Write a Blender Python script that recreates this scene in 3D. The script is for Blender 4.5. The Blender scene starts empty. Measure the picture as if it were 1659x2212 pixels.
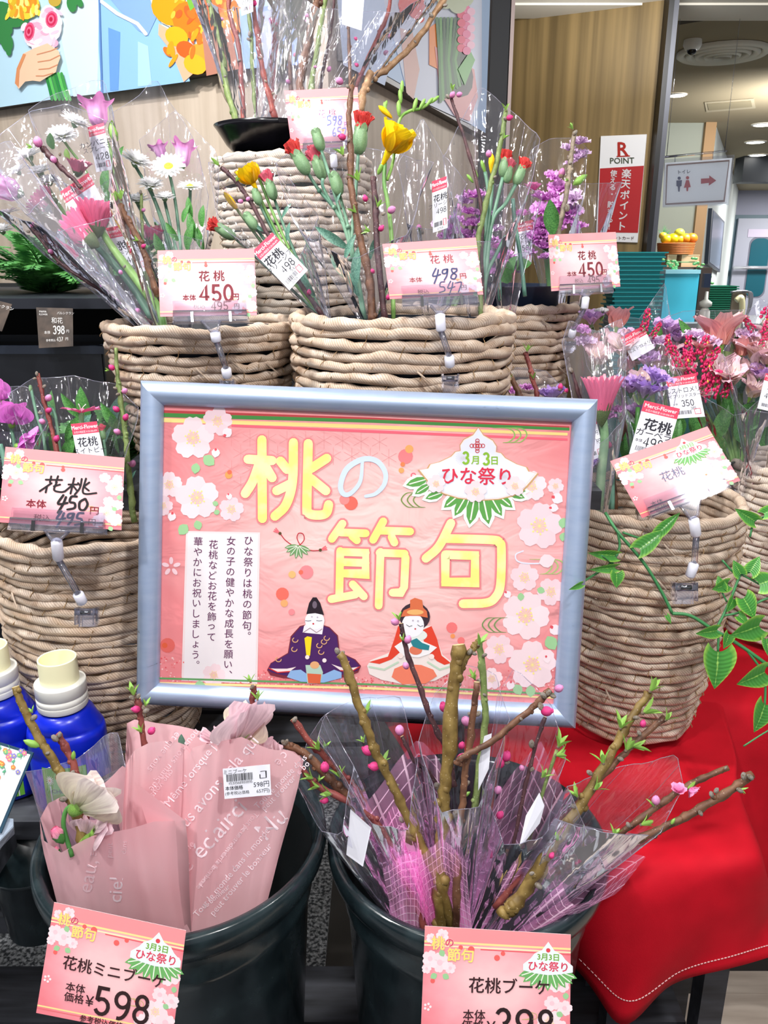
import bpy, math, random
import numpy as np
from mathutils import Vector, Matrix, noise

# ---------------------------------------------------------------- camera, world, lights, exposure
F = 1736.0; CX = 829.5; CY = 1106.0
PITCH = math.radians(17.4); CAM = Vector((0.0, 0.0, 1.15))
SP, CP = math.sin(PITCH), math.cos(PITCH)
scene = bpy.context.scene
COL = scene.collection
cd = bpy.data.cameras.new('camera'); cam = bpy.data.objects.new('camera', cd); COL.objects.link(cam)
cd.sensor_fit = 'VERTICAL'; cd.sensor_height = 24.0; cd.lens = 24.0 * F / 2212.0
cd.clip_start = 0.02; cd.clip_end = 100
cam.location = CAM; cam.rotation_euler = (math.pi/2 - PITCH, 0, 0)
scene.camera = cam
vs = scene.view_settings
vs.view_transform = 'Standard'; vs.look = 'None'; vs.gamma = 1.0; vs.use_curve_mapping = False
vs.exposure = 0.0
try:
    scene.cycles.transparent_max_bounces = 40
    scene.cycles.max_bounces = 8
except Exception:
    pass
wd = bpy.data.worlds.new('world'); scene.world = wd; wd.use_nodes = True
wb = wd.node_tree.nodes['Background']
wb.inputs['Color'].default_value = (0.90, 0.92, 1.0, 1); wb.inputs['Strength'].default_value = 0.56

def lamp(name, loc, aim, power, size, color=(1, 0.985, 0.97), spread=180):
    l = bpy.data.lights.new(name, 'AREA'); l.shape = 'DISK'; l.size = size; l.energy = power
    l.color = color; l.spread = math.radians(spread)
    o = bpy.data.objects.new(name, l); COL.objects.link(o); o.location = loc
    d = Vector(aim) - Vector(loc)
    o.rotation_euler = d.to_track_quat('-Z', 'Y').to_euler()
    return o
# ceiling spotlights over the flower stand, and two added fill spots
lamp('ceiling_spot_light', (0.60, -0.35, 2.37), (0.15, 0.9, 0.8), 21, 0.10)
lamp('ceiling_spot_light', (-0.60, -0.30, 2.37), (-0.2, 0.9, 0.8), 17, 0.10)
lamp('ceiling_spot_light', (0.95, 0.75, 2.37), (0.4, 1.0, 0.9), 9, 0.10)
lamp('ceiling_spot_light', (-0.75, 0.85, 2.37), (-0.4, 1.3, 1.1), 24, 0.10)
lamp('ceiling_spot_light', (-1.1, .55, 2.37), (-.7, 2.0, 1.3), 22, 0.10)  # extra spot, added to brighten the column wall
lamp('ceiling_spot_light', (1.6, 3.1, 2.37), (1.4, 4.4, .9), 26, 0.12)  # added fill in the hall, brightens the teal basket stack
lamp('ceiling_panel_light', (0.0, -0.9, 2.37), (0.0, 1.0, 0.8), 16, 0.9)
# lamps of the shop hall behind, plus two added uplights to brighten the ceiling
lamp('ceiling_fill_light', (1.0, 4.0, 2.1), (1.0, 4.2, 3), 9, 0.5)
lamp('ceiling_fill_light', (3.6, 7.2, 1.9), (3.8, 8.0, 3), 50, 0.8)
lamp('hall_light', (3.0, 6.0, 2.46), (3.0, 6.0, 0), 120, 0.8)
lamp('hall_light', (6.0, 12.0, 2.46), (6.0, 12.0, 0), 280, 1.0)
lamp('hall_light', (8.5, 15.5, 2.46), (8.5, 15.5, 0), 200, 1.0)

# ---------------------------------------------------------------- pixel rays (only used to find where things stand)
def D(px, py):
    u = (px - CX) / F; v = (py - CY) / F
    return Vector((u, CP - v*SP, -(SP + v*CP)))
def W(px, py, t): return CAM + D(px, py) * t
def WZ(px, py, z):
    d = D(px, py); return CAM + d * ((z - CAM.z) / d.z)
def WY(px, py, y):
    d = D(px, py); return CAM + d * (y / d.y)
def WX(px, py, x):
    d = D(px, py); return CAM + d * (x / d.x)
RGT = Vector((1, 0, 0)); UPV = Vector((0, SP, CP)); TOC = Vector((0, -CP, SP))
def cdir(r, u, c): return (RGT*r + UPV*u + TOC*c).normalized()
class Plane:
    def __init__(s, p, n): s.p = Vector(p); s.n = Vector(n).normalized()
    @classmethod
    def of3(cls, a, b, c):
        n = (b-a).cross(c-a).normalized()
        if n.dot(CAM - a) < 0: n = -n
        return cls(a, n)
    def hit(s, px, py):
        d = D(px, py); return CAM + d * ((s.p - CAM).dot(s.n) / d.dot(s.n))

# ---------------------------------------------------------------- materials
def lin(c):
    return tuple(((x/255)/12.92 if x/255 <= 0.04045 else ((x/255+0.055)/1.055)**2.4) for x in c[:3]) + (1,)
_M = {}
def mat(key, color=(200, 200, 200), rough=0.6, metal=0.0, spec=0.5, emit=0.0, trans=0.0, fn=None, alpha=1.0):
    if key in _M: return _M[key]
    m = bpy.data.materials.new(key); m.use_nodes = True
    nt = m.node_tree; b = nt.nodes['Principled BSDF']
    b.inputs['Base Color'].default_value = lin(color)
    b.inputs['Roughness'].default_value = rough; b.inputs['Metallic'].default_value = metal
    b.inputs['Specular IOR Level'].default_value = spec
    b.inputs['Alpha'].default_value = alpha
    if emit:
        b.inputs['Emission Color'].default_value = lin(color); b.inputs['Emission Strength'].default_value = emit
    if fn: fn(m, nt, b)
    if trans:
        out = nt.nodes['Material Output']; mx = nt.nodes.new('ShaderNodeMixShader'); tr = nt.nodes.new('ShaderNodeBsdfTranslucent')
        src = b.inputs['Base Color']
        if src.is_linked: nt.links.new(src.links[0].from_socket, tr.inputs['Color'])
        else: tr.inputs['Color'].default_value = src.default_value
        mx.inputs[0].default_value = trans
        nt.links.new(b.outputs[0], mx.inputs[1]); nt.links.new(tr.outputs[0], mx.inputs[2]); nt.links.new(mx.outputs[0], out.inputs[0])
    _M[key] = m; return m
def N(nt, t, **kw):
    n = nt.nodes.new(t)
    for k, v in kw.items():
        if k in n.inputs: n.inputs[k].default_value = v
        else: setattr(n, k, v)
    return n
def ramp(nt, fac, stops):
    r = nt.nodes.new('ShaderNodeValToRGB'); e = r.color_ramp.elements
    e[0].position = stops[0][0]; e[0].color = lin(stops[0][1]); e[1].position = stops[-1][0]; e[1].color = lin(stops[-1][1])
    for p, c in stops[1:-1]:
        x = e.new(p); x.color = lin(c)
    nt.links.new(fac, r.inputs[0]); return r.outputs[0]
def bump(nt, b, h, strength=0.3, dist=0.002):
    n = nt.nodes.new('ShaderNodeBump'); n.inputs['Strength'].default_value = strength; n.inputs['Distance'].default_value = dist
    nt.links.new(h, n.inputs['Height']); nt.links.new(n.outputs[0], b.inputs['Normal'])
def noisy(c1, c2, scale=8, bumpk=0.0, dist=0.002, coord='Object', stretch=(1, 1, 1), lo=0.35, hi=0.65, detail=4):
    def fn(m, nt, b):
        tc = N(nt, 'ShaderNodeTexCoord'); mp = N(nt, 'ShaderNodeMapping'); mp.inputs['Scale'].default_value = stretch
        nt.links.new(tc.outputs[coord], mp.inputs[0])
        no = N(nt, 'ShaderNodeTexNoise', Scale=scale, Detail=detail); nt.links.new(mp.outputs[0], no.inputs[0])
        nt.links.new(ramp(nt, no.outputs[0], [(lo, c1), (hi, c2)]), b.inputs['Base Color'])
        if bumpk: bump(nt, b, no.outputs[0], bumpk, dist)
    return fn
def mix_rgb(nt, f, a, c, mode='MIX'):
    n = nt.nodes.new('ShaderNodeMix'); n.data_type = 'RGBA'; n.blend_type = mode
    for s, v in ((n.inputs[0], f), (n.inputs[6], a), (n.inputs[7], c)):
        if hasattr(v, 'links') or hasattr(v, 'is_linked'): nt.links.new(v, s)
        else: s.default_value = v
    return n.outputs[2]
def flat(c, rough=0.55, spec=0.3):
    c = tuple(x*.925 for x in c)   # printing ink is a little duller than the paper white
    return mat('ink_%02x%02x%02x' % tuple(int(x) for x in c), c, rough, spec=spec)
def paint(c, rough=0.5, **k):
    return mat('paint_%02x%02x%02x_%d' % (*[int(x) for x in c], int(rough*100)), c, rough, **k)

# ---------------------------------------------------------------- mesh building
class MB:
    def __init__(s): s.v = []; s.f = []; s.m = []; s.sm = []; s.uv = []; s.mats = []
    def mi(s, m):
        if m not in s.mats: s.mats.append(m)
        return s.mats.index(m)
    def face(s, idx, m, smooth=True, uv=None):
        s.f.append(tuple(idx)); s.m.append(s.mi(m)); s.sm.append(smooth); s.uv.append(uv)
    def poly(s, pts, m, smooth=False, uv=None):
        b = len(s.v); s.v += [tuple(p) for p in pts]; s.face(range(b, b+len(pts)), m, smooth, uv)
    def grid(s, rows, m, closed=False, smooth=True):
        """rows: list of equal length lists of points; uv = (column, row)"""
        b = len(s.v); n = len(rows[0]); R = len(rows)
        for r in rows: s.v += [tuple(p) for p in r]
        for i in range(R-1):
            for j in range(n if closed else n-1):
                k = (j+1) % n
                u0, u1, v0, v1 = j/max(1, n-1), (j+1)/max(1, n-1), i/(R-1), (i+1)/(R-1)
                s.face((b+i*n+j, b+i*n+k, b+(i+1)*n+k, b+(i+1)*n+j), m, smooth, ((u0, v0), (u1, v0), (u1, v1), (u0, v1)))
    def tube(s, pts, rad, m, seg=8, cap=True, m2=None):
        pts = [Vector(p) for p in pts]; n = len(pts)
        if not hasattr(rad, '__len__'): rad = [rad]*n
        rows = []; t0 = (pts[1]-pts[0]).normalized()
        nx = t0.orthogonal().normalized()
        for i in range(n):
            t = (pts[min(i+1, n-1)] - pts[max(i-1, 0)])
            t = t.normalized() if t.length > 1e-9 else t0
            nx = (nx - t*nx.dot(t)); nx = nx.normalized() if nx.length > 1e-6 else t.orthogonal().normalized()
            ny = t.cross(nx)
            rows.append([pts[i] + (nx*math.cos(a)+ny*math.sin(a))*rad[i] for a in [2*math.pi*k/seg for k in range(seg)]])
        b = len(s.v); s.grid(rows, m, closed=True)
        if cap:
            s.face(range(b+seg-1, b-1, -1), m2 or m, False); s.face(range(b+(n-1)*seg, b+n*seg), m2 or m, False)
    def lathe(s, prof, m, seg=48, c=(0, 0, 0), cap0=False, cap1=False, M=None, wob=None):
        c = Vector(c); rows = []
        for i, (r, z) in enumerate(prof):
            row = []
            for k in range(seg):
                a = 2*math.pi*k/seg; rr = r*(wob(a, i) if wob else 1)
                p = Vector((rr*math.cos(a), rr*math.sin(a), z))
                row.append((M @ p if M else p) + c)
            rows.append(row)
        b = len(s.v); s.grid(rows, m, closed=True)
        if cap0: s.face(range(b+seg-1, b-1, -1), m, False)
        if cap1: s.face(range(b+(len(prof)-1)*seg, b+len(prof)*seg), m, False)
    def box(s, c, half, m, R=None, bevel=0):
        c = Vector(c); P = []
        for x in (-1, 1):
            for y in (-1, 1):
                for z in (-1, 1):
                    p = Vector((x*half[0], y*half[1], z*half[2])); P.append(tuple((R @ p if R else p) + c))
        b = len(s.v); s.v += P
        for q in ((0, 1, 3, 2), (4, 6, 7, 5), (0, 4, 5, 1), (2, 3, 7, 6), (0, 2, 6, 4), (1, 5, 7, 3)):
            s.face([b+i for i in q], m, False, ((0, 0), (0, 1), (1, 1), (1, 0)))
    def prism(s, pts, off, m):
        """closed polygon pts pushed by vector off"""
        b = len(s.v); n = len(pts); off = Vector(off)
        s.v += [tuple(p) for p in pts] + [tuple(Vector(p)+off) for p in pts]
        s.face(range(b, b+n), m, False); s.face(range(b+2*n-1, b+n-1, -1), m, False)
        for i in range(n):
            j = (i+1) % n; s.face((b+i, b+n+i, b+n+j, b+j), m, False)
    def ball(s, c, r, m, seg=10, rings=7, sc=(1, 1, 1), M=None):
        prof = [(max(1e-4, math.sin(math.pi*i/rings))*r, -math.cos(math.pi*i/rings)*r) for i in range(rings+1)]
        S = Matrix.Diagonal(Vector(sc)); S = (M @ S) if M else S
        s.lathe(prof, m, seg, c, M=S)
    def mesh(s, name):
        me = bpy.data.meshes.new(name); me.from_pydata(s.v, [], s.f)
        for m in s.mats: me.materials.append(m)
        me.polygons.foreach_set('material_index', s.m); me.polygons.foreach_set('use_smooth', s.sm)
        if any(u is not None for u in s.uv):
            l = me.uv_layers.new(name='UVMap'); buf = []
            for f, u in zip(s.f, s.uv):
                if u is None: buf += [0.0, 0.0]*len(f)
                else:
                    for a in u: buf += [a[0], a[1]]
            l.data.foreach_set('uv', buf)
        me.update(); return me
    def build(s, name, parent=None, M=None, **props):
        return put(name, s.mesh(name), parent, M, **props)

WM = {}
I4 = Matrix.Identity(4)
def put(name, data, parent=None, M=None, label=None, category=None, group=None, kind=None):
    o = bpy.data.objects.new(name, data); COL.objects.link(o)
    M = M.copy() if M is not None else I4.copy()
    WM[o.name] = M
    if parent is not None:
        o.parent = parent; L = WM[parent.name].inverted() @ M
    else: L = M
    o.matrix_basis = L
    for k, v in (('label', label), ('category', category), ('group', group), ('kind', kind)):
        if v: o[k] = v
    return o
def thing(name, label, cat, loc=(0, 0, 0), group=None):
    return put(name, None, None, Matrix.Translation(Vector(loc)), label=label, category=cat, group=group)
def struct(name, mb, **k): return mb.build(name, None, None, kind='structure', **k)
def frame_of(z, origin, scale=1.0, spin=0.0, up=None):
    z = Vector(z).normalized(); ref = up or Vector((0, 0, 1))
    if abs(z.dot(ref)) > 0.95: ref = Vector((1, 0, 0))
    x = ref.cross(z).normalized(); y = z.cross(x)
    R = Matrix((x, y, z)).transposed() @ Matrix.Rotation(spin, 3, 'Z')
    return Matrix.Translation(Vector(origin)) @ (R * scale).to_4x4()
def smooth_path(pts, n=6):
    """Catmull-Rom through vectors of any dimension"""
    P = [np.array(p, float) for p in pts]
    if len(P) < 3:
        return [P[0] + (P[-1]-P[0])*k/n for k in range(n+1)]
    P = [2*P[0]-P[1]] + P + [2*P[-1]-P[-2]]; out = []
    for i in range(1, len(P)-2):
        a, b, c, d = P[i-1:i+3]
        for k in range(n):
            t = k/n
            out.append(0.5*((2*b)+(-a+c)*t+(2*a-5*b+4*c-d)*t*t+(-a+3*b-3*c+d)*t**3))
    out.append(P[-2]); return out

# ---------------------------------------------------------------- flat print: lettering and pictures on a plane
_TX = {}
def glyphs(s, bold=0.0):
    k = (s, bold)
    if k not in _TX:
        c = bpy.data.curves.new('lettering', 'FONT'); c.body = s; c.resolution_u = 2; c.offset = bold
        o = bpy.data.objects.new('lettering', c); COL.objects.link(o)
        me = o.evaluated_get(bpy.context.evaluated_depsgraph_get()).to_mesh()
        v = np.array([tuple(x.co)[:2] for x in me.vertices]) if len(me.vertices) else np.zeros((0, 2))
        f = [tuple(p.vertices) for p in me.polygons]
        o.to_mesh_clear(); bpy.data.objects.remove(o); bpy.data.curves.remove(c)
        if len(v):
            v[:, 0] -= (v[:, 0].min()+v[:, 0].max())/2; v[:, 1] -= (v[:, 1].min()+v[:, 1].max())/2
        _TX[k] = (v, f)
    return _TX[k]
def arc(cx, cy, rx, ry, a0, a1, n=10):
    return [(cx+rx*math.cos(math.radians(a0+(a1-a0)*i/n)), cy+ry*math.sin(math.radians(a0+(a1-a0)*i/n))) for i in range(n+1)]
# sans digits as strokes, y up, box 0..0.56 x 0..1
DIG = {
 '0': [arc(.28, .5, .22, .44, 0, 360, 20)], '1': [[(.12, .78), (.3, .94), (.3, .03)]],
 '2': [arc(.28, .7, .21, .24, 165, -20, 9)+[(.06, .06), (.52, .06)]],
 '3': [arc(.27, .72, .19, .22, 160, -90, 10), arc(.27, .27, .22, .23, 90, -160, 10)],
 '4': [[(.38, .03), (.38, .94), (.04, .3), (.54, .3)]],
 '5': [[(.47, .94), (.13, .94), (.09, .52)]+arc(.27, .32, .22, .26, 130, -155, 11)],
 '6': [arc(.28, .3, .22, .25, 0, 360, 18), arc(.34, .4, .28, .54, 185, 75, 7)],
 '7': [[(.06, .94), (.5, .94), (.2, .03)]],
 '8': [arc(.28, .72, .18, .21, 0, 360, 16), arc(.28, .28, .22, .24, 0, 360, 18)],
 '9': [arc(.28, .67, .22, .25, 0, 360, 18), arc(.2, .55, .3, .52, 5, -100, 7)]}
class Art:
    def __init__(s, fn, n, mb=None, step=0.00012): s.fn = fn; s.n = Vector(n); s.mb = mb or MB(); s.step = step; s.L = 1; s.c = 0
    def P(s, x, y): return s.fn(x, y) + s.n*(s.step*(s.L + (s.c % 300)*.003))
    def poly(s, pts, c, L=None):
        if L: s.L = L
        s.c += 1
        m = c if not isinstance(c, tuple) else flat(c)
        s.mb.poly([s.P(*p) for p in pts], m)
    def circle(s, x, y, r, c, L=None, ry=None, rot=0, n=14):
        a0 = math.radians(rot); ry = ry or r; pts = []
        for i in range(n):
            a = 2*math.pi*i/n; X, Y = r*math.cos(a), ry*math.sin(a)
            pts.append((x+X*math.cos(a0)-Y*math.sin(a0), y+X*math.sin(a0)+Y*math.cos(a0)))
        s.poly(pts, c, L)
    def stroke(s, pts, w, c, L=None, cap=True, taper=None):
        if L: s.L = L
        m = c if not isinstance(c, tuple) else flat(c)
        s.c += 1; n = len(pts); A = []; B = []
        W_ = [w*(taper(i/(n-1)) if taper else 1) for i in range(n)]
        for i in range(n):
            x0, y0 = pts[max(i-1, 0)]; x1, y1 = pts[min(i+1, n-1)]
            dx, dy = x1-x0, y1-y0; l = math.hypot(dx, dy) or 1; k = 1.0
            if 0 < i < n-1:
                ax, ay = pts[i][0]-x0, pts[i][1]-y0; la = math.hypot(ax, ay) or 1
                k = min(1.6, 1/max(0.35, abs((ax*dx+ay*dy)/(la*l))))
            nx, ny = -dy/l*W_[i]/2*k, dx/l*W_[i]/2*k
            A.append((pts[i][0]+nx, pts[i][1]+ny)); B.append((pts[i][0]-nx, pts[i][1]-ny))
        b = len(s.mb.v); s.mb.v += [tuple(s.P(*p)) for p in A] + [tuple(s.P(*p)) for p in B]
        for i in range(n-1): s.mb.face((b+i, b+i+1, b+n+i+1, b+n+i), m, False)
        if cap:
            for q, wq in ((pts[0], W_[0]), (pts[-1], W_[-1])):
                if wq > 0.05*w: s.circle(q[0], q[1], wq/2, m, n=10)
    def curve(s, pts, w, c, L=None, n=6, **k): s.stroke([tuple(p) for p in smooth_path(pts, n)], w, c, L, **k)
    def text(s, t, x, y, h, c, L=None, rot=0, bold=0.0, sx=1.0, vertical=False, pitch=1.1, mirror=False):
        """x, y centre; h em height in picture units; rot degrees clockwise on the picture"""
        if L: s.L = L
        m = c if not isinstance(c, tuple) else flat(c)
        if vertical:
            n = len(t); r = math.radians(rot)
            for i, ch in enumerate(t):
                o = (i-(n-1)/2)*h*pitch
                s.text(ch, x-math.sin(r)*o + (h*0.3 if ch in '、。' else 0), y+math.cos(r)*o-(h*.3 if ch in '、。' else 0), h, c, L, rot, bold, sx)
            return
        if t.strip() and all(ch in '0123456789' for ch in t):
            return s.digits(t, x, y, h*0.78, m, rot, bold, sx)
        if bold:
            b_ = bold*.75
            for ox, oy in ((-b_, 0), (b_, 0), (0, -b_), (0, b_)): s.text(t, x+ox*h, y+oy*h, h, m, None, rot, 0.0, sx, False, pitch, mirror)
            return
        s.c += 1; v, f = glyphs(t, 0.0)
        r = math.radians(rot); ca, sa = math.cos(r), math.sin(r); b = len(s.mb.v)
        for a in v:
            X, Y = a[0]*h*sx*(-1 if mirror else 1), -a[1]*h
            s.mb.v.append(tuple(s.P(x+X*ca-Y*sa, y+X*sa+Y*ca)))
        for q in f: s.mb.face([b+i for i in q], m, False)
    def digits(s, t, x, y, h, m, rot=0, bold=0.0, sx=1.0, slant=0.0):
        r = math.radians(rot); ca, sa = math.cos(r), math.sin(r)
        n = len(t); adv = 0.66*h*sx; w = h*(0.11+bold*1.5)
        for i, ch in enumerate(t):
            ox = (i-(n-1)/2)*adv - 0.28*h*sx
            for st in DIG.get(ch, []):
                q = []
                for a in st:
                    X = ox+(a[0]+slant*a[1])*h*sx; Y = -(a[1]-.5)*h; q.append((x+X*ca-Y*sa, y+X*sa+Y*ca))
                s.stroke(q, w, m, cap=False)
    def blossom(s, x, y, r, L=None, rot=0, c=(247, 221, 226), c2=(242, 190, 200), n=5, stam=True):
        if L: s.L = L
        for k in range(n):
            a = math.radians(rot+72*k-90) if n == 5 else math.radians(rot+360*k/n)
            d = (math.cos(a), math.sin(a)); p = (-d[1], d[0]); pts = []
            for q, w in ((0.02, .03), (.3, .3), (.62, .46), (.9, .36), (1.0, .16), (.94, 0), (1.0, -.16), (.9, -.36), (.62, -.46), (.3, -.3), (.02, -.03)):
                pts.append((x+(d[0]*q+p[0]*w)*r, y+(d[1]*q+p[1]*w)*r))
            s.poly(pts, c if k % 2 else tuple(x*.975 for x in c))
        L0 = s.L; s.L = L0+1; s.circle(x, y, r*.3, c2)
        if stam:
            s.L = L0+2
            for k in range(13):
                a = 2*math.pi*k/13; rr = r*(.36 if k % 2 else .26)
                s.stroke([(x, y), (x+rr*math.cos(a), y+rr*math.sin(a))], r*.018, (245, 226, 150), cap=False)
                s.circle(x+rr*math.cos(a), y+rr*math.sin(a), r*.045, (250, 232, 140), n=6)
        s.L = L0
    def leaf(s, x, y, r, rot, c=(150, 200, 140), L=None, w=.42, vein=None):
        if L: s.L = L
        a = math.radians(rot); d = (math.cos(a), math.sin(a)); p = (-d[1], d[0]); pts = []
        for q, k in ((0, 0), (.2, .7), (.45, 1), (.75, .75), (1, 0), (.75, -.75), (.45, -1), (.2, -.7)):
            pts.append((x+(d[0]*q+p[0]*k*w)*r, y+(d[1]*q+p[1]*k*w)*r))
        s.poly(pts, c)
        if vein:
            s.L += 1; s.stroke([(x+d[0]*r*.1, y+d[1]*r*.1), (x+d[0]*r*.85, y+d[1]*r*.85)], r*.05, vein, cap=False); s.L -= 1
    def build(s, name, parent=None, **k): return s.mb.build(name, parent, **k)
# ================================================================ SETTING
WHITE = (240, 240, 244)
M_LAM = mat('laminate_beige', rough=0.55, fn=noisy((176, 160, 142), (196, 181, 164), 3, coord='Object', stretch=(14, 14, 0.6), lo=.3, hi=.7))
M_WOODWALL = mat('wood_veneer_dark', rough=0.5, fn=noisy((98, 80, 46), (146, 122, 78), 2.2, coord='Object', stretch=(9, 9, 0.25), lo=.3, hi=.7))
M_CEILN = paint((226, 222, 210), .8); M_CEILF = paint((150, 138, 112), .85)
M_BLACK = paint((14, 15, 19), .4); M_NAVY = paint((9, 13, 24), .5); M_STEEL = paint((150, 150, 158), .3, metal=.8)

# floor: boards on the right, grey stone-chip mat on the left
mb = MB(); mb.box((0, 9, -.03), (12, 12, .03), paint((60, 56, 52), .7)); floor = struct('floor', mb)
M_PLANK = mat('floor_board', rough=.45, fn=noisy((176, 160, 146), (210, 196, 182), 3, coord='Object', stretch=(2, 16, 2), lo=.3, hi=.7))
pm = MB(); pm.box((0, 0, .004), (.449, .0585, .004), M_PLANK); pmesh = pm.mesh('floor_board')
rng = random.Random(3)
for r in range(24):
    off = rng.uniform(0, .9)
    for c in range(3):
        put('floor_board', pmesh, floor, Matrix.Translation((.45+off+c*.9-.2, .25+r*.118, 0.0)))
mb = MB(); M_MAT = mat('stone_chip_mat', rough=.9, fn=noisy((70, 74, 78), (205, 208, 212), 160, .6, .004, lo=.42, hi=.62))
mb.box((-1.0, 1.0, .006), (.9, 1.4, .006), M_MAT); mb.build('floor_mat', None, label='grey speckled coarse mat on the floor at lower left, beneath the bench slats', category='mat')

# ceiling: near cream part, far beige part over the hall
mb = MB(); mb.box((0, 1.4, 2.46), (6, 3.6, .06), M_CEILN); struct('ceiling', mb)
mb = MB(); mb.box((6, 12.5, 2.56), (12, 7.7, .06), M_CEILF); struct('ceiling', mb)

# laminate column: corner C, left face, right face
Cc = Vector((-.112, 1.80, 0)); Lf = Vector((-1.034, 2.387, 0)); Rf = Vector((.317, 2.93, 0))
dl = (Lf-Cc).normalized(); dr = (Rf-Cc).normalized()
def wall_prism(name, a, b, thick, m, z0=0, z1=2.4):
    mb = MB(); n = (b-a).cross(Vector((0, 0, 1))).normalized()
    if n.dot(a - Vector((0, 0, 0))) < 0: n = -n
    mb.prism([(a.x, a.y, z0), (b.x, b.y, z0), (b.x, b.y, z1), (a.x, a.y, z1)], n*thick, m)
    return struct(name, mb)
wall_prism('wall_left', Cc, Cc+dl*2.2, .05, M_LAM)
wall_prism('wall_column', Cc, Rf, .05, M_LAM)
PL = Plane(Cc, Vector((dl.y, -dl.x, 0)) if Vector((dl.y, -dl.x, 0)).y < 0 else Vector((-dl.y, dl.x, 0)))
PR = Plane(Cc, Vector((dr.y, -dr.x, 0)))
def poster_panel(P, a, b, z0, z1, name, label):
    e = thing(name, label, 'poster', (*(a.xy), z0))
    off = P.n*.03; mb = MB()
    mb.prism([(a.x, a.y, z0), (b.x, b.y, z0), (b.x, b.y, z1), (a.x, a.y, z1)], off, paint((62, 56, 54), .4))
    mb.build('box_frame', e); return e
glow = {}
def G(c):
    c = tuple(int(x) for x in c)
    c = tuple(int(x*.94) for x in c)
    if c not in glow: glow[c] = mat('lightbox_%02x%02x%02x' % c, c, .5, emit=.10)
    return glow[c]
ZB = 1.535
eL = poster_panel(PL, Cc+dl*.03, Cc+dl*2.1, ZB, 2.37, 'photo_panel', 'large lit photo panel on the column, a hand holding a bouquet')
eR = poster_panel(PR, Cc+dr*.03, Cc+dr*1.2, ZB, 2.37, 'photo_panel', 'lit photo panel on the right column face, flowers in a pink vase')
pl = Plane(Cc+PL.n*.031, PL.n)
art = Art(pl.hit, PL.n, step=.0006)
def line_clip(a, b, z0, z1): return [(a.x, a.y, z0), (b.x, b.y, z0), (b.x, b.y, z1), (a.x, a.y, z1)]
q = [p for p in line_clip(Cc+dl*.05+PL.n*.0312, Cc+dl*2.08+PL.n*.0312, ZB+.012, 2.35)]
art.mb.poly(q, G((196, 224, 240)))
art.poly([(-40, 0), (45, -20), (210, -20), (222, 196), (120, 214), (-40, 238)], G((186, 220, 238)), 2)
art.poly([(120, -20), (216, -20), (212, 203), (160, 209), (135, 90)], G((204, 228, 232)), 3)
art.poly([(216, -20), (330, -20), (352, 60), (398, 120), (412, 176), (222, 202), (214, 100)], G((140, 186, 232)), 4)
art.poly([(236, 60), (262, 70), (258, 195), (240, 197)], G((102, 150, 210)), 5)
art.poly([(300, 90), (322, 100), (330, 184), (300, 188)], G((164, 204, 240)), 5)
art.poly([(225, -20), (330, -20), (340, 40), (322, 78), (300, 66), (262, 24)], G((128, 164, 216)), 6)
art.stroke([(222, 4), (256, 30), (300, 52), (318, 74)], 8, G((206, 208, 220)), 7)
art.poly([(322, -20), (350, -20), (372, 60), (352, 50), (334, 20)], G((236, 214, 196)), 7)
art.poly([(346, 52), (380, 70), (420, 160), (400, 178), (372, 110), (345, 76)], G((226, 172, 140)), 7)
for x, y, r, c in ((372, 20, 44, (250, 150, 10)), (420, 45, 48, (248, 120, 20)), (455, 20, 50, (252, 110, 30)), (385, 80, 26, (250, 170, 20)), (405, 108, 22, (246, 90, 24)),
                   (470, 80, 42, (240, 110, 40)), (500, 40, 40, (250, 140, 60)), (440, 120, 30, (244, 150, 50)), (425, 140, 26, (250, 170, 30))):
    art.circle(x, y, r, G(c), 8, ry=r*.8, rot=30)
art.poly([(400, -20), (425, -20), (432, 10), (415, 25)], G((110, 170, 60)), 9)
art.poly([(440, 70), (500, 60), (520, 150), (450, 165)], G((176, 120, 100)), 9)
art.poly([(520, 20), (640, 10), (660, 140), (530, 150)], G((150, 178, 226)), 9)
art.poly([(560, 30), (600, 20), (610, 150), (570, 150)], G((196, 206, 230)), 10)
art.poly([(216, -20), (219, -20), (226, 202), (222, 202)], G((90, 130, 190)), 9)
# bouquet, hand
for x, y, r, a in ((12, 20, 24, 20), (14, 55, 26, 60), (38, 50, 18, 0), (20, 92, 22, 80), (24, 112, 10, 90), (10, 76, 20, 100), (160, 10, 18, 80), (176, 6, 12, 60), (128, 8, 12, 80), (54, 42, 14, 30)):
    art.circle(x, y, r, G((52, 128, 66)), 11, ry=r*.6, rot=a)
art.circle(58, 14, 34, G((236, 206, 60)), 12, ry=30); art.circle(66, 6, 20, G((240, 140, 40)), 13, ry=24); art.circle(38, 26, 16, G((246, 228, 120)), 13)
art.circle(124, 2, 14, G((190, 160, 60)), 12)
art.circle(86, 74, 28, G((248, 214, 226)), 14, ry=32, rot=20); art.circle(116, 52, 24, G((250, 226, 234)), 15, ry=40, rot=-8)
art.circle(100, 84, 26, G((244, 206, 220)), 15, ry=24)
rq = random.Random(3)
for i in range(46):
    bx, by = ((82, 74), (118, 52), (102, 88))[i % 3]; an = rq.uniform(0, 6.28); q = rq.uniform(14, 27)
    art.circle(bx+q*math.cos(an), by+q*1.1*math.sin(an), rq.uniform(6, 12), G(((250, 220, 232), (244, 196, 214), (252, 236, 242), (238, 170, 196))[i % 4]), 15.5, ry=rq.uniform(3, 7), rot=math.degrees(an)+90)
for i in range(30): art.circle(58+rq.uniform(-34, 34), 12+rq.uniform(-20, 24), rq.uniform(6, 14), G(((240, 214, 70), (232, 150, 40), (250, 232, 130), (222, 180, 40))[i % 4]), 13.5, ry=4, rot=rq.uniform(60, 120))
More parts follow.
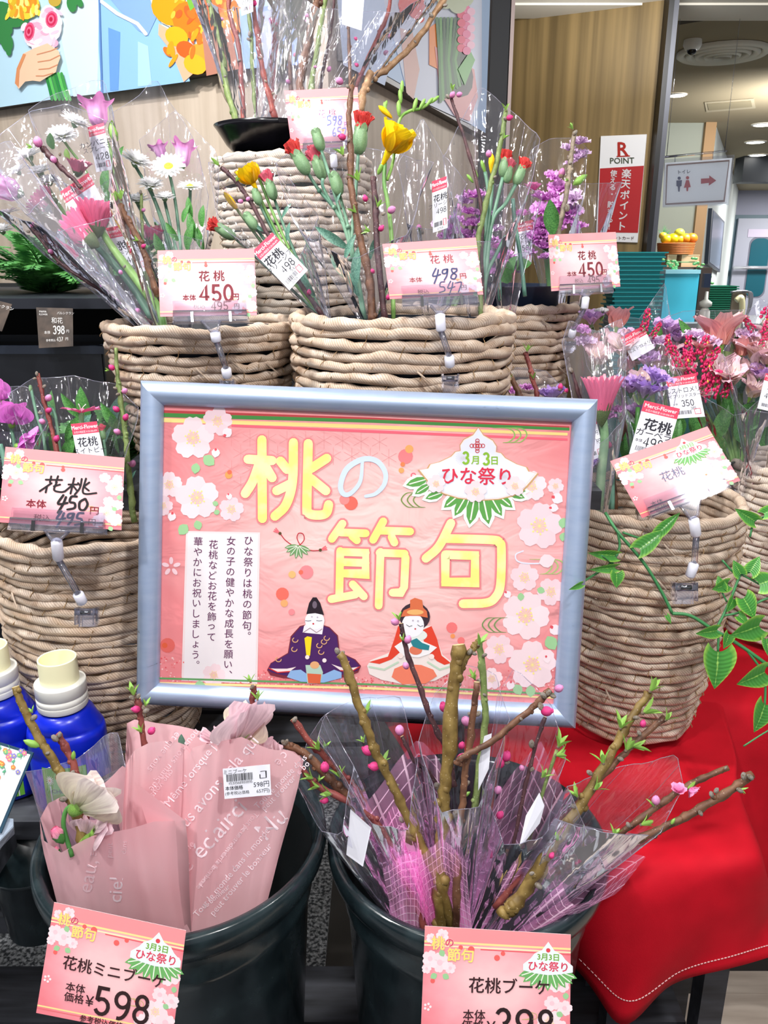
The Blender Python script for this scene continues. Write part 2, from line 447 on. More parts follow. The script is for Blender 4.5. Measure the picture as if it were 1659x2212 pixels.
for i in range(60): art.circle(360+rq.uniform(0, 160), rq.uniform(-10, 150), rq.uniform(8, 18), G(((250, 150, 20), (248, 110, 30), (252, 180, 60), (226, 90, 30))[i % 4]), 8.5, ry=rq.uniform(4, 8), rot=rq.uniform(40, 130)) if i % 3 else None
for x, y, rx, ry in ((71, 70, 11, 20), (119, 44, 13, 18)):
    for k, c in enumerate(((228, 90, 130), (206, 40, 86), (236, 110, 146), (190, 24, 66))):
        art.circle(x, y, rx*(1-k*.24), G(c), 16+k, ry=ry*(1-k*.24), rot=8)
for k in range(6):
    art.stroke([(104+k*7, 160), (112+k*7, 190), (118+k*8, 216)], 6, G(((36, 130, 60), (90, 190, 90), (60, 150, 70))[k % 3]), 12+k % 2)
art.poly([(42, 182), (46, 150), (60, 118), (84, 106), (112, 96), (124, 104), (136, 112), (140, 126), (134, 142), (130, 158), (112, 168), (96, 178), (80, 176), (64, 178), (50, 194)], G((240, 196, 164)), 20)
for p in (((90, 120), (120, 112), (134, 106)), ((92, 136), (118, 132), (138, 122)), ((94, 152), (116, 150), (134, 142)), ((88, 166), (104, 166), (124, 160))):
    art.stroke(list(p), 2.2, G((206, 140, 104)), 21)
art.poly([(42, 182), (46, 150), (60, 118), (66, 120), (52, 154), (50, 190)], G((214, 140, 92)), 21)
art.build('picture', eL)
pr = Plane(Cc+PR.n*.031, PR.n); art = Art(pr.hit, PR.n, step=.0006)
art.mb.poly(line_clip(Cc+dr*.05+PR.n*.0312, Cc+dr*1.17+PR.n*.0312, ZB+.012, 2.35), G((176, 200, 232)))
art.poly([(725, -30), (830, -30), (850, 100), (830, 185), (740, 140)], G((190, 206, 236)), 2)
art.poly([(820, -30), (1040, -30), (1040, 200), (1020, 270), (880, 205)], G((206, 212, 232)), 2)
art.poly([(862, 60), (890, 70), (905, 150), (892, 215), (876, 200), (870, 130)], G((216, 176, 170)), 3)
for x, y, r in ((880, 10, 22), (900, 22, 20), (892, -4, 24), (870, 28, 10), (905, 40, 10)): art.circle(x, y, r, G((224, 66, 66)), 4)
art.poly([(925, 60), (940, 50), (945, 150), (925, 140)], G((244, 140, 60)), 5)
art.poly([(936, 100), (1022, 150), (1030, 210), (1012, 262), (980, 250), (948, 200)], G((214, 142, 146)), 6)
art.circle(982, 150, 34, G((24, 30, 30)), 7, ry=62, rot=-18)
for k in range(9): art.stroke([(948+k*6, 200-k*5+20), (946+k*5, 130), (940+k*8, 40)], 6, G(((44, 110, 50), (84, 150, 70), (30, 80, 44))[k % 3]), 8)
art.poly([(985, 150), (1012, 110), (1022, 130), (1000, 185)], G((96, 170, 80)), 10)
for k in range(16):
    art.circle(1003+math.sin(k*2.1)*12, 20+k*6, 9, G(((236, 110, 160), (246, 190, 214), (230, 60, 110))[k % 3]), 9+k % 2)
for x, y in ((960, 0), (985, 10), (1000, -5)): art.circle(x, y, 20, G((190, 200, 170)), 9)
art.build('picture', eR)

# dark pillar, metal strip
mb = MB(); mb.box((.360, 3.02, 1.2), (.042, .10, 1.2), M_NAVY); struct('wall_pillar', mb)
mb = MB(); mb.box((.411, 3.0, 1.2), (.006, .08, 1.2), paint((150, 132, 128), .35, metal=.3)); struct('trim_1', mb)
# wood wall of the hall and its steel door post
A = WY(1080, 45, 5.0); B = WY(1440, 0, 4.63); A.z = B.z = 0; dW = (B-A).normalized()
A2 = A - dW*.9
wall_prism('wall_back', A2, B, .08, M_WOODWALL)
PW = Plane(A, Vector((dW.y, -dW.x, 0)))
px = WY(1440, 0, 4.6).x
mb = MB(); mb.box((px+.012, 4.6, 1.22), (.013, .05, 1.22), M_BLACK); mb.box((px+.042, 4.62, 1.22), (.014, .05, 1.22), paint((92, 94, 102), .35, metal=.5)); struct('trim_2', mb)
mb = MB(); mb.box((A2.x+.4, 4.8, 2.43), (1.9, .12, .04), M_CEILN); struct('trim_3', mb)

# hall beyond: grey block with timber post, slanting white side wall, end wall
XB0, XB1, XB2 = WY(1400, 300, 9.1).x, WY(1518, 300, 9.1).x, WY(1541, 300, 9.1).x
mb = MB(); mb.box(((XB0+XB1)/2-.5, 9.2, 1.25), ((XB1-XB0)/2+.5, .1, 1.25), paint((164, 170, 158), .8)); struct('wall_hall', mb)
mb = MB(); mb.box(((XB1+XB2)/2, 9.18, 1.25), ((XB2-XB1)/2, .13, 1.25), paint((178, 142, 100), .6)); struct('trim_4', mb)
a = Vector((XB2, 9.1, 0)); b = WY(1593, 430, 17.5); b.z = 0
mb = MB(); mb.prism([(a.x, a.y, 0), (b.x, b.y, 0), (b.x, b.y, 2.5), (a.x, a.y, 2.5)], (.0, .3, 0), paint((208, 216, 214), .8)); struct('wall_side', mb)
PS = Plane(a, Vector((b.y-a.y, -(b.x-a.x), 0)))
mb = MB(); w4 = [PS.hit(*p)+PS.n*.02 for p in ((1532, 455), (1556, 482), (1547, 582), (1524, 566))]
mb.prism([PS.hit(*p)+PS.n*.001 for p in ((1530, 450), (1559, 479), (1549, 588), (1521, 570))], PS.n*.04, paint((52, 60, 72), .4))
mb.prism([p+PS.n*.022 for p in w4], PS.n*.004, paint((112, 124, 146), .2)); struct('window_1', mb)
b2 = b + Vector((4.0, 0, 0))
mb = MB(); mb.box(((b.x+b2.x)/2, 17.6, 1.25), (2.0, .1, 1.25), paint((150, 152, 170), .7)); struct('wall_end', mb)
mb = MB(); q0, q1 = WY(1592, 395, 12.0), WY(1592, 350, 12.0)
mb.box((q0.x+1.6, 12, (q0.z+2.5)/2), (1.6, .15, (2.5-q0.z)/2), paint((38, 42, 48), .5)); struct('trim_5', mb)
# hall door: leaf, frame, oval pane, push bar
Yd = 17.45
d0 = WY(1592, 470, Yd); d1 = WY(1585, 700, Yd)
mb = MB(); mb.box((d0.x+.55, Yd, 1.0), (.62, .03, 1.03), paint((66, 92, 104), .5)); door = struct('door_1', mb)
mb = MB(); mb.box((d0.x+.55, Yd-.05, .98), (.54, .03, .98), paint((156, 158, 172), .5)); mb.build('door_leaf', door)
def rrect(x0, y0, x1, y1, r, n=5):
    o = []
    for cx, cy, a0 in ((x1-r, y1-r, 0), (x0+r, y1-r, 90), (x0+r, y0+r, 180), (x1-r, y0+r, 270)):
        o += arc(cx, cy, r, r, a0, a0+90, n)
    return o
c0, c1 = WY(1612, 640, Yd), WY(1650, 515, Yd); c0.x = WY(1612, 577, Yd).x; c1.x = WY(1652, 577, Yd).x
for k, (g, col, nm) in enumerate(((.03, (110, 112, 126), 'pane_rim'), (0, (24, 84, 98), 'pane'))):
    mb = MB(); mb.prism([(x, Yd-.085-k*.01, z) for x, z in rrect(c0.x-g, c0.z-g, c1.x+g, c1.z+g, .14)], (0, .01, 0), paint(col, .25)); mb.build(nm, door)
mb = MB(); h0, h1 = WY(1585, 582, Yd-.2), WY(1668, 578, Yd-.2)
mb.tube([(h0.x, Yd-.2, 1.0), (h1.x, Yd-.2, 1.0)], .035, paint((200, 200, 208), .25, metal=.6)); mb.tube([(h0.x+.05, Yd-.2, 1.0), (h0.x+.05, Yd-.05, 1.0)], .02, M_STEEL); mb.build('push_bar', door)
mb = MB(); n0 = WY(1617, 495, Yd-.09); n1 = WY(1659, 512, Yd-.09); mb.box(((n0.x+n1.x)/2, Yd-.085, (n0.z+n1.z)/2), ((n1.x-n0.x)/2, .004, (n0.z-n1.z)/2), paint((190, 180, 200), .6)); mb.build('notice', door)

# ceiling fittings
def pz(x, y, z=2.5): return WZ(x, y, z)
def downlight(x, y, r):
    c = pz(x, y); e = thing('ceiling_downlight', None, 'light', c)
    mb = MB(); mb.lathe([(r*1.25, -.001), (r*1.22, -.008), (r, -.012)], paint((225, 225, 220), .5), 20, c); mb.build('ring', e)
    mb = MB(); mb.lathe([(r, -.012), (r*.5, -.004), (.0001, -.004)], mat('lit_downlight', (255, 250, 240), .5, emit=14), 20, c); mb.build('bulb', e)
    return e
for x, y, r, lb in ((1462, 204, .07, 'lit round ceiling downlight just right of the steel door post'), (1650, 268, .10, 'lit round ceiling downlight at the right picture edge, largest of them'),
                (1632, 306, .10, 'lit ceiling downlight below and left of the one at the edge'), (1637, 334, .10, 'lit ceiling downlight right above the dark hall beam'),
                (1636, 381, .10, 'farthest lit downlight, in front of the dark hall beam')):
    if y < 350: e = downlight(x, y, r)
    else:
        e = downlight(x, y, r)
    e['label'] = lb; e['group'] = 'downlights in the hall ceiling'
# ringed air diffuser
c = pz(1562, 110); R0 = .30; e = thing('ceiling_diffuser', 'large round white air diffuser of concentric rings on the hall ceiling', 'air vent', c)
for k in range(5):
    r = R0*(1-k*.2); mb = MB(); mb.lathe([(r*.99, -.002), (r, -.02-.004*k), (r*.93, -.034-.004*k), (r*.8+.004, -.016-.004*k), (r*.8+.002, -.002)], paint((222, 220, 208), .5), 40, c); mb.build('ring', e)
mb = MB(); mb.lathe([(R0*.97, -.001), (.0001, -.001)], paint((120, 112, 96), .7), 32, c); mb.build('backing', e)
# dome camera
c = pz(1497, 86); e = thing('security_camera', 'small white dome security camera on the ceiling left of the round diffuser', 'camera', c)
mb = MB(); mb.lathe([(.055, 0), (.058, -.03), (.045, -.055), (.03, -.06)], paint((228, 228, 222), .4), 24, c); mb.build('housing', e)
mb = MB(); mb.ball(c+Vector((0, 0, -.055)), .033, paint((24, 24, 28), .1), 14, 8); mb.build('dome', e)
# access panel and dark slot
def ceil_quad(P, z, th, m): 
    mb = MB(); mb.prism([WZ(x, y, z) for x, y in P], (0, 0, th), m); return mb
e = thing('access_panel', 'pale rectangular access panel in the hall ceiling below the diffuser', 'ceiling panel', pz(1580, 228))
ceil_quad([(1522, 222), (1628, 214), (1632, 234), (1526, 243)], 2.492, .006, paint((170, 160, 136), .7)).build('rim', e)
ceil_quad([(1528, 225), (1622, 218), (1625, 231), (1531, 239)], 2.488, .006, paint((140, 130, 104), .7)).build('panel', e)
ceil_quad([(1466, 22), (1530, 10), (1538, 42), (1466, 54)], 2.492, .006, paint((58, 46, 26), .8)).build('ceiling_recess', None, label='dark brown square recess in the ceiling above the dome camera', category='ceiling recess')

# loyalty-point sign on the wood wall
pw = Plane(PW.p + PW.n*.012, PW.n); e = thing('wall_sign', 'red and white vertical point card sign on the dark wood wall', 'sign', pw.hit(1345, 520))
mb = MB(); q = [pw.hit(*p) for p in ((1298, 294), (1397, 290), (1377, 524), (1287, 521))]
mb.prism([p-PW.n*.012 for p in q], PW.n*.0118, paint((226, 226, 230), .5)); mb.build('board', e)
art = Art(pw.hit, PW.n, step=.0008)
art.poly([(1296, 364), (1391, 358), (1378, 503), (1291, 502)], paint((170, 24, 32), .5), 1)
art.text('R', 1346, 322, 42, (176, 40, 30), 2, bold=.03, rot=-1); art.stroke([(1333, 338), (1360, 337)], 2.5, (176, 40, 30), 2)
art.text('POINT', 1344, 347, 18, (70, 80, 60), 2, bold=.02, rot=-1)
art.text('楽天ポイント', 1349, 432, 21.5, (226, 222, 226), 3, rot=4.5, vertical=True, bold=.03, pitch=1.06)
art.text('使える・', 1324, 397, 15, (222, 218, 222), 3, rot=4.5, vertical=True, bold=.03, pitch=1.0)
art.text('貯まる!', 1318, 466, 16, (222, 218, 222), 3, rot=4.5, vertical=True, bold=.03, pitch=1.0)
art.text('Rポイントカード', 1336, 514, 9, (90, 40, 40), 2, rot=1, bold=.01)
art.build('print', e)
# hanging toilet sign in an acrylic holder
Ys = 4.95; ps = Plane((0, Ys, 0), (0, -1, 0)); e = thing('hanging_sign', 'hanging white restroom direction sign with a red arrow in clear acrylic', 'sign', ps.hit(1508, 343))
def cellmat(key, tint=(235, 238, 246), base=.03, rough=.06, bumpk=0.0, face=.9, haze=0.0, glossmax=1.0):
    """thin clear plastic: see-through with a fresnel gloss"""
    if key in _M: return _M[key]
    m = bpy.data.materials.new(key); m.use_nodes = True; nt = m.node_tree; nt.nodes.clear()
    out = nt.nodes.new('ShaderNodeOutputMaterial'); tr = N(nt, 'ShaderNodeBsdfTransparent'); gl = N(nt, 'ShaderNodeBsdfGlossy', Roughness=rough)
    tr.inputs[0].default_value = lin(tint); gl.inputs[0].default_value = (.95, .95, 1, 1)
    fr = N(nt, 'ShaderNodeFresnel', IOR=1.45); mx = nt.nodes.new('ShaderNodeMixShader')
    ad = N(nt, 'ShaderNodeMath', operation='MULTIPLY_ADD'); ad.inputs[1].default_value = glossmax; ad.inputs[2].default_value = base; ad.use_clamp = True
    nt.links.new(fr.outputs[0], ad.inputs[0]); nt.links.new(ad.outputs[0], mx.inputs[0])
    nt.links.new(tr.outputs[0], mx.inputs[1]); nt.links.new(gl.outputs[0], mx.inputs[2]); last = mx.outputs[0]
    if bumpk:
        tc = N(nt, 'ShaderNodeTexCoord'); mp = N(nt, 'ShaderNodeMapping'); mp.inputs['Scale'].default_value = (26, 26, 7); nt.links.new(tc.outputs['Object'], mp.inputs[0])
        no = N(nt, 'ShaderNodeTexNoise', Scale=1.6, Detail=2.0); nt.links.new(mp.outputs[0], no.inputs[0]); no.inputs['Distortion'].default_value = .6
        vo = N(nt, 'ShaderNodeTexVoronoi', Scale=1.3); vo.feature = 'DISTANCE_TO_EDGE'; nt.links.new(mp.outputs[0], vo.inputs[0])
        sm = N(nt, 'ShaderNodeMath', operation='MULTIPLY_ADD'); sm.inputs[1].default_value = .5; nt.links.new(vo.outputs[0], sm.inputs[0]); nt.links.new(no.outputs[0], sm.inputs[2])
        bp = N(nt, 'ShaderNodeBump', Strength=bumpk, Distance=.012); nt.links.new(sm.outputs[0], bp.inputs['Height'])
        nt.links.new(bp.outputs[0], gl.inputs['Normal']); nt.links.new(bp.outputs[0], fr.inputs['Normal'])
    if haze:
        df = nt.nodes.new('ShaderNodeAddShader'); d1 = nt.nodes.new('ShaderNodeBsdfDiffuse'); d2 = nt.nodes.new('ShaderNodeBsdfTranslucent'); d1.inputs[0].default_value = d2.inputs[0].default_value = lin((190, 190, 202)); nt.links.new(d1.outputs[0], df.inputs[0]); nt.links.new(d2.outputs[0], df.inputs[1]); m2 = nt.nodes.new('ShaderNodeMixShader'); m2.inputs[0].default_value = haze
        nt.links.new(last, m2.inputs[1]); nt.links.new(df.outputs[0], m2.inputs[2]); last = m2.outputs[0]
    nt.links.new(last, out.inputs[0]); _M[key] = m; return m
M_ACR = cellmat('clear_acrylic', (238, 240, 244), .05, .05, haze=.015)
mb = MB(); mb.prism([ps.hit(*p) for p in ((1436, 352), (1582, 341), (1570, 440), (1432, 446))], (0, .006, 0), paint((228, 230, 226), .4)); mb.build('board', e)
art = Art(ps.hit, (0, -1, 0), step=.0015)
art.stroke([(1441, 357), (1575, 347), (1564, 434), (1438, 441), (1441, 357)], 3.2, (140, 112, 100), 1)
art.text('トイレ', 1478, 371, 10, (60, 60, 70), 1, rot=-4, bold=.02)
art.circle(1467, 385, 3.6, (30, 44, 84), 1); art.poly([(1461, 390), (1473, 389), (1472, 402), (1469, 403), (1468, 414), (1465, 414), (1464, 403), (1461, 402)], (30, 44, 84), 1)
art.circle(1485, 384, 3.6, (176, 34, 34), 1); art.poly([(1482, 389), (1488, 389), (1492, 404), (1487, 405), (1486, 413), (1483, 413), (1482, 405), (1477, 406)], (176, 34, 34), 1)
art.poly([(1514, 386), (1532, 385), (1532, 379), (1547, 390), (1531, 401), (1531, 395), (1514, 397)], (176, 36, 38), 1)
art.build('print', e)
mb = MB(); mb.prism([ps.hit(*p)+Vector((0, -.012, 0)) for p in ((1434, 345), (1585, 335), (1572, 443), (1430, 449))], (0, .004, 0), M_ACR); mb.build('acrylic_holder', e)
mb = MB(); mb.tube([ps.hit(1428, 340), ps.hit(1570, 326)], .006, M_ACR, 6)
for x, y in ((1458, 350), (1540, 343)): mb.tube([ps.hit(x, y), ps.hit(x, y-15)], .003, M_ACR, 5)
mb.tube([ps.hit(1440, 338), (ps.hit(1440, 338).x, Ys, 2.4)], .002, M_ACR, 5); mb.tube([ps.hit(1565, 328), (ps.hit(1565, 328).x, Ys, 2.4)], .002, M_ACR, 5); mb.build('hanger', e)

# shop fittings behind: counter, stacked hand baskets, fruit, cartons, dispenser, chair
def lathe_at(mb, x, y, Y, prof_px, m, seg=24):
    """profile (radius px, height px up) at forward distance Y"""
    c = WY(x, y, Y); k = (Y/D(x, y).y)/F
    mb.lathe([(r*k, h*k) for r, h in prof_px], m, seg, c, cap1=True)
    return c
mb = MB(); mb.box((3.35, 6.6, .33), (1.1, .45, .33), paint((90, 96, 100), .6)); mb.box((3.35, 6.6, .68), (1.14, .48, .02), paint((120, 126, 128), .4))
mb.build('display_counter', None, label='grey counter far behind on the right, carrying the fruit basket', category='counter')
mb = MB(); mb.box((1.32, 4.05, .28), (.26, .26, .28), paint((40, 90, 90), .5)); mb.build('basket_trolley', None, label='teal trolley base under the stack of hand baskets', category='trolley')
TEAL = (18, 134, 140)
def hand_basket(name, x, y, Y, wpx, hpx, col, label, z=None, n=1, pitch=.02, group=None):
    c = WY(x, y, Y); k = (Y/D(x, y).y)/F; w = wpx*k/2; dz = hpx*k
    mb = MB(); m = paint(col, .4)
    def ring(w0, d0, z0, w1, d1, z1):
        mb.grid([[(c.x+sx*w0, c.y+sy*d0, z0) for sx, sy in ((-1, -1), (1, -1), (1, 1), (-1, 1))], [(c.x+sx*w1, c.y+sy*d1, z1) for sx, sy in ((-1, -1), (1, -1), (1, 1), (-1, 1))]], m, closed=True, smooth=False)
    ring(w*.9, w*.64, 0, w*.96, w*.68, dz*1.6); ring(w*.96, w*.68, dz*1.6, w*1.05, w*.76, dz*1.62); ring(w*1.05, w*.76, dz*1.62, w*1.05, w*.76, dz*1.25)
    me = mb.mesh(name)
    for i in range(n):
        q = n-1-i; w_ = ['topmost', 'second from the top', 'third from the top', 'fourth from the top', 'fifth from the top', 'sixth from the top', 'seventh from the top', 'eighth from the top', 'ninth from the top', 'tenth from the top']
        o = put(name, me, None, Matrix.Translation((rngb.uniform(-.008, .008), 0, (c.z if z is None else z)+i*pitch)), label=label+', '+(w_[q] if q < 10 else 'lower part'), category='basket', group=group)
    return c
rngb = random.Random(5)
hand_basket('shopping_basket', 1368, 600, 4.05, 104, 7.5, TEAL, 'teal shopping basket in the near tall stack', z=.56, n=31, pitch=.02, group='teal shopping basket stack')
hand_basket('shopping_basket', 1440+110, 650, 6.5, 66, 5, (10, 96, 70), 'dark green shopping basket in the far stack by the dispenser', z=.70, n=15, pitch=.0165, group='dark green shopping basket stack')
# blue box
Yb = 6.4; c = WY(1452, 690, Yb); k = Yb/F/1.04
e = thing('storage_box', 'light blue lidded container beside the teal basket stack, under the fruit', 'container', (c.x, Yb, .7))
mb = MB(); t0 = WY(1452, 590, Yb); mb.box((c.x, Yb, (.70+t0.z)/2), (36*k, .12, (t0.z-.70)/2), paint((70, 196, 226), .4)); mb.build('body', e)
mb = MB(); mb.box((c.x, Yb, t0.z+.012), (37*k, .13, .014), paint((150, 214, 230), .3)); mb.build('lid', e)
mb = MB(); mb.box((c.x+52*k, Yb+.1, (.70+t0.z)/2+.02), (12*k, .2, (t0.z-.70)/2+.02), paint((52, 40, 34), .6)); mb.box((c.x, Yb+.3, (.70+t0.z)/2), (60*k, .05, (t0.z-.70)/2), paint((52, 40, 34), .6))
mb.box((c.x+5*k, Yb+.2, t0.z+.035), (58*k, .16, .008), paint((60, 44, 34), .6)); mb.build('shelf_rack', None, label='dark brown rack that holds the fruit basket and cartons', category='shelf')
for i, (x, w) in enumerate(((1437, 10), (1476, 19))):
    cc = WY(x, 573, Yb+.2); mb = MB(); mb.box((cc.x, Yb+.14, t0.z+.088), (w*k, .08, .043), paint((206, 168, 128), .7)); mb.box((cc.x, Yb+.14, t0.z+.131), (w*k*1.02, .082, .003), paint((222, 190, 150), .7))
    mb.build('carton', None, label=('small brown carton left under the fruit basket', 'wider brown carton right under the fruit basket')[i], category='box')
# fruit basket
cb = WY(1457, 560, Yb+.15); zb = t0.z+.135
e = thing('wicker_tray', 'orange brown wicker tray full of artificial fruit on the rack', 'basket', (cb.x, Yb+.15, zb))
mb = MB()
for i in range(7): mb.tube([(cb.x+math.cos(a)*(36+i*.5)*k, Yb+.15+math.sin(a)*.11, zb+.008+i*.012) for a in [2*math.pi*j/28 for j in range(29)]], .0075, paint((186, 104, 44), .6), 5, cap=False)
mb.box((cb.x, Yb+.15, zb+.004), (30*k, .08, .004), paint((150, 84, 40), .6)); mb.build('weave', e)
for i, (dx, dz, r, col, nm) in enumerate(((-25, 8, 11, (250, 206, 20), 'lemon'), (-10, 9, 12, (252, 214, 10), 'lemon'), (3, 7, 11, (250, 190, 20), 'lemon'), (16, 9, 12, (246, 150, 30), 'orange'), (29, 10, 12, (236, 124, 20), 'orange'), (2, 24, 10, (216, 220, 70), 'lime'), (-33, 17, 8, (240, 190, 60), 'lemon'))):
    mb = MB(); mb.ball((cb.x+dx*k, Yb+.12, zb+.09+dz*k*.8), r*k, paint(col, .4), 12, 8, sc=(1.15, 1, .95))
    mb.build(nm, None, label=('yellow artificial lemon at left in the fruit tray', 'bright yellow lemon second from left in the tray', 'yellow lemon in the middle of the fruit tray', 'pale orange right of the lemons in the tray', 'deep orange fruit at the right end of the tray', 'yellow green fruit on top of the tray pile', 'small lemon beside the pineapple leaves in the tray')[i], category='fruit')
mb = MB()
for a in range(9): mb.tube([(cb.x-24*k, Yb+.2, zb+.12), (cb.x-24*k+(a-4)*.012, Yb+.2, zb+.2+.02*math.cos(a-4))], [.006, .001], paint((40, 120, 50), .5), 4)
mb.build('pineapple_crown', None, label='green spiky pineapple crown at the left of the fruit tray', category='fruit')
mb = MB(); rr = random.Random(2)
for (x, y) in ((1440, 566), (1450, 575), (1462, 570), (1500, 562), (1510, 575), (1518, 588), (1526, 600), (1530, 608), (1452, 584)):
    for j in range(5):
        p = WY(x+rr.uniform(-9, 9), y+rr.uniform(-6, 8), Yb-.02); mb.ball(p, .013, paint((84, 150, 84), .5), 6, 4, sc=(1.3, .5, .8))
mb.tube([WY(*p, Yb-.01) for p in ((1436, 562), (1470, 566), (1505, 566), (1520, 590), (1532, 612))], .004, paint((60, 120, 60), .5), 5)
mb.build('trailing_ivy', None, label='green artificial ivy garland hanging off the rack under the fruit', category='plant')
# hand sanitiser
Yz = 5.6; e = thing('pump_dispenser', 'white pump bottle standing before the dark green baskets', 'dispenser', (WY(1520, 690, Yz).x, Yz, .7))
mb = MB(); lathe_at(mb, 1520, 692, Yz, [(12, -26), (12, 0), (11, 18), (8, 24), (5, 26)], paint((226, 224, 218), .3)); mb.build('bottle', e)
mb = MB(); lathe_at(mb, 1520, 692, Yz, [(5, 26), (13, 30), (13, 38), (4, 44), (3, 60)], paint((210, 212, 206), .3)); mb.build('pump', e)
mb = MB(); c = WY(1526, 606, Yz); mb.box((c.x, Yz, c.z), (.022, .02, .045), paint((46, 62, 92), .4)); mb.build('spout', e)
mb = MB(); c = WY(1520, 690, Yz-.05); mb.ball(c, .012, paint((196, 40, 40), .4), 8, 5, sc=(1, .3, 1)); mb.build('mark', e)
mb = MB(); mb.box((WY(1520, 690, Yz).x, Yz, .33), (.05, .05, .33), paint((70, 74, 78), .5)); mb.box((WY(1520, 690, Yz).x, Yz, .672), (.06, .06, .012), paint((90, 94, 98), .5)); mb.build('dispenser_stand', None, label='slim grey post stand under the white pump bottle', category='stand')
# folding child chairs: cream loop and chrome frame
Yc = 6.0; e = thing('stacked_chair', 'cream plastic chair with bent chrome tubes at the far right', 'chair', WY(1600, 700, Yc))
P = lambda pts, dy=0: [WY(x, y, Yc+dy) for x, y in pts]
mb = MB(); mb.tube([Vector(p) for p in smooth_path(P([(1590, 650), (1600, 642), (1603, 655), (1602, 680), (1594, 700), (1590, 740)]), 5)], .022, paint((228, 222, 176), .4), 8); mb.build('seat_shell', e)
for i in range(3):
    mb = MB(); mb.tube([Vector(p) for p in smooth_path(P([(1578, 631), (1608, 629+i), (1618+i*3, 634), (1618+i*2, 660), (1610, 700), (1602, 790)], i*.05), 4)], .008, M_STEEL, 6); mb.build('tube_frame', e)
mb = MB(); mb.box(Vector(WY(1592, 668, Yc+.12)), (.05, .01, .12), paint((120, 110, 96), .5)); mb.build('backrest', e)
# ================================================================ DISPLAY FURNITURE
M_DWOOD = mat('black_stained_wood', rough=.6, fn=noisy((30, 31, 36), (66, 68, 76), 3, .4, .001, stretch=(3, 26, 20), lo=.3, hi=.75))
e = thing('display_table', 'low black slatted wooden table carrying bottles and baskets', 'table', (0, .95, .54))
sm = MB(); sm.box((0, 0, -.012), (.52, .034, .012), M_DWOOD); slat = sm.mesh('slat')
for i in range(5): put('slat', slat, e, Matrix.Translation((-.54, .868+i*.078, .549)))
sm = MB(); sm.box((0, 0, -.012), (.35, .034, .012), M_DWOOD); slat3 = sm.mesh('slat'); put('slat', slat3, e, Matrix.Translation((-.71, .79, .549))); put('slat', slat3, e, Matrix.Translation((-.76, .712, .549)))
sm = MB(); sm.box((0, 0, -.012), (.165, .034, .012), M_DWOOD); slat2 = sm.mesh('slat')
for i in range(6): put('slat', slat2, e, Matrix.Translation((.255, .90+i*.078, .535)))
for x, y in ((-.9, .86), (.0, .86), (-.9, 1.1), (.40, 1.1)):
    mb = MB(); mb.box((x, y, .26), (.02, .02, .26), M_DWOOD); mb.build('leg', e)
# small front stool under the red cloth
e = thing('stool', 'small dark wooden stool hidden under the red cloth', 'stool', (.38, .78, .0))
mb = MB(); mb.box((.335, .795, .520), (.075, .065, .012), M_DWOOD); mb.build('seat', e)
for x, y in ((.28, .75), (.39, .75), (.28, .84), (.39, .84)):
    mb = MB(); mb.box((x, y, .254), (.014, .014, .254), M_DWOOD); mb.build('leg', e)
# bucket bench: slats at the front, low
BZ = .235
e = thing('bucket_bench', 'low black wooden slatted bench that the two buckets stand on', 'bench', (-.1, .7, 0))
for i in range(4):
    mb = MB(); mb.box((-.12, .50+i*.105, BZ-.014), (.50, .042, .014), M_DWOOD); mb.build('slat', e)
for x in (-.55, -.05, .33):
    mb = MB(); mb.box((x, .66, BZ-.05), (.02, .21, .021), M_DWOOD); mb.build('crossbar', e)
for x, y in ((-.55, .5), (.33, .5), (-.55, .84), (.33, .84)):
    mb = MB(); mb.box((x, y, BZ/2-.036), (.022, .022, BZ/2-.036), M_DWOOD); mb.build('leg', e)
# upper shelf behind for the upper row of baskets
e = thing('upper_shelf', 'dark wooden upper shelf carrying the back row of baskets', 'shelf', (0, 1.3, .87))
mb = MB(); mb.box((-.045, 1.285, .870), (.31, .345, .012), M_DWOOD); mb.build('board', e)
for x, y in ((-.03, .97), (.12, .97), (-.3, 1.6), (.22, 1.6)):
    mb = MB(); mb.box((x, y, .429), (.016, .016, .429), M_DWOOD); mb.build('leg', e)
e = thing('riser_box', 'dark wooden riser box under the topmost basket', 'stand', (-.15, 1.5, .88))
mb = MB(); mb.box((-.165, 1.52, .925), (.13, .13, .042), M_DWOOD); mb.build('body', e)

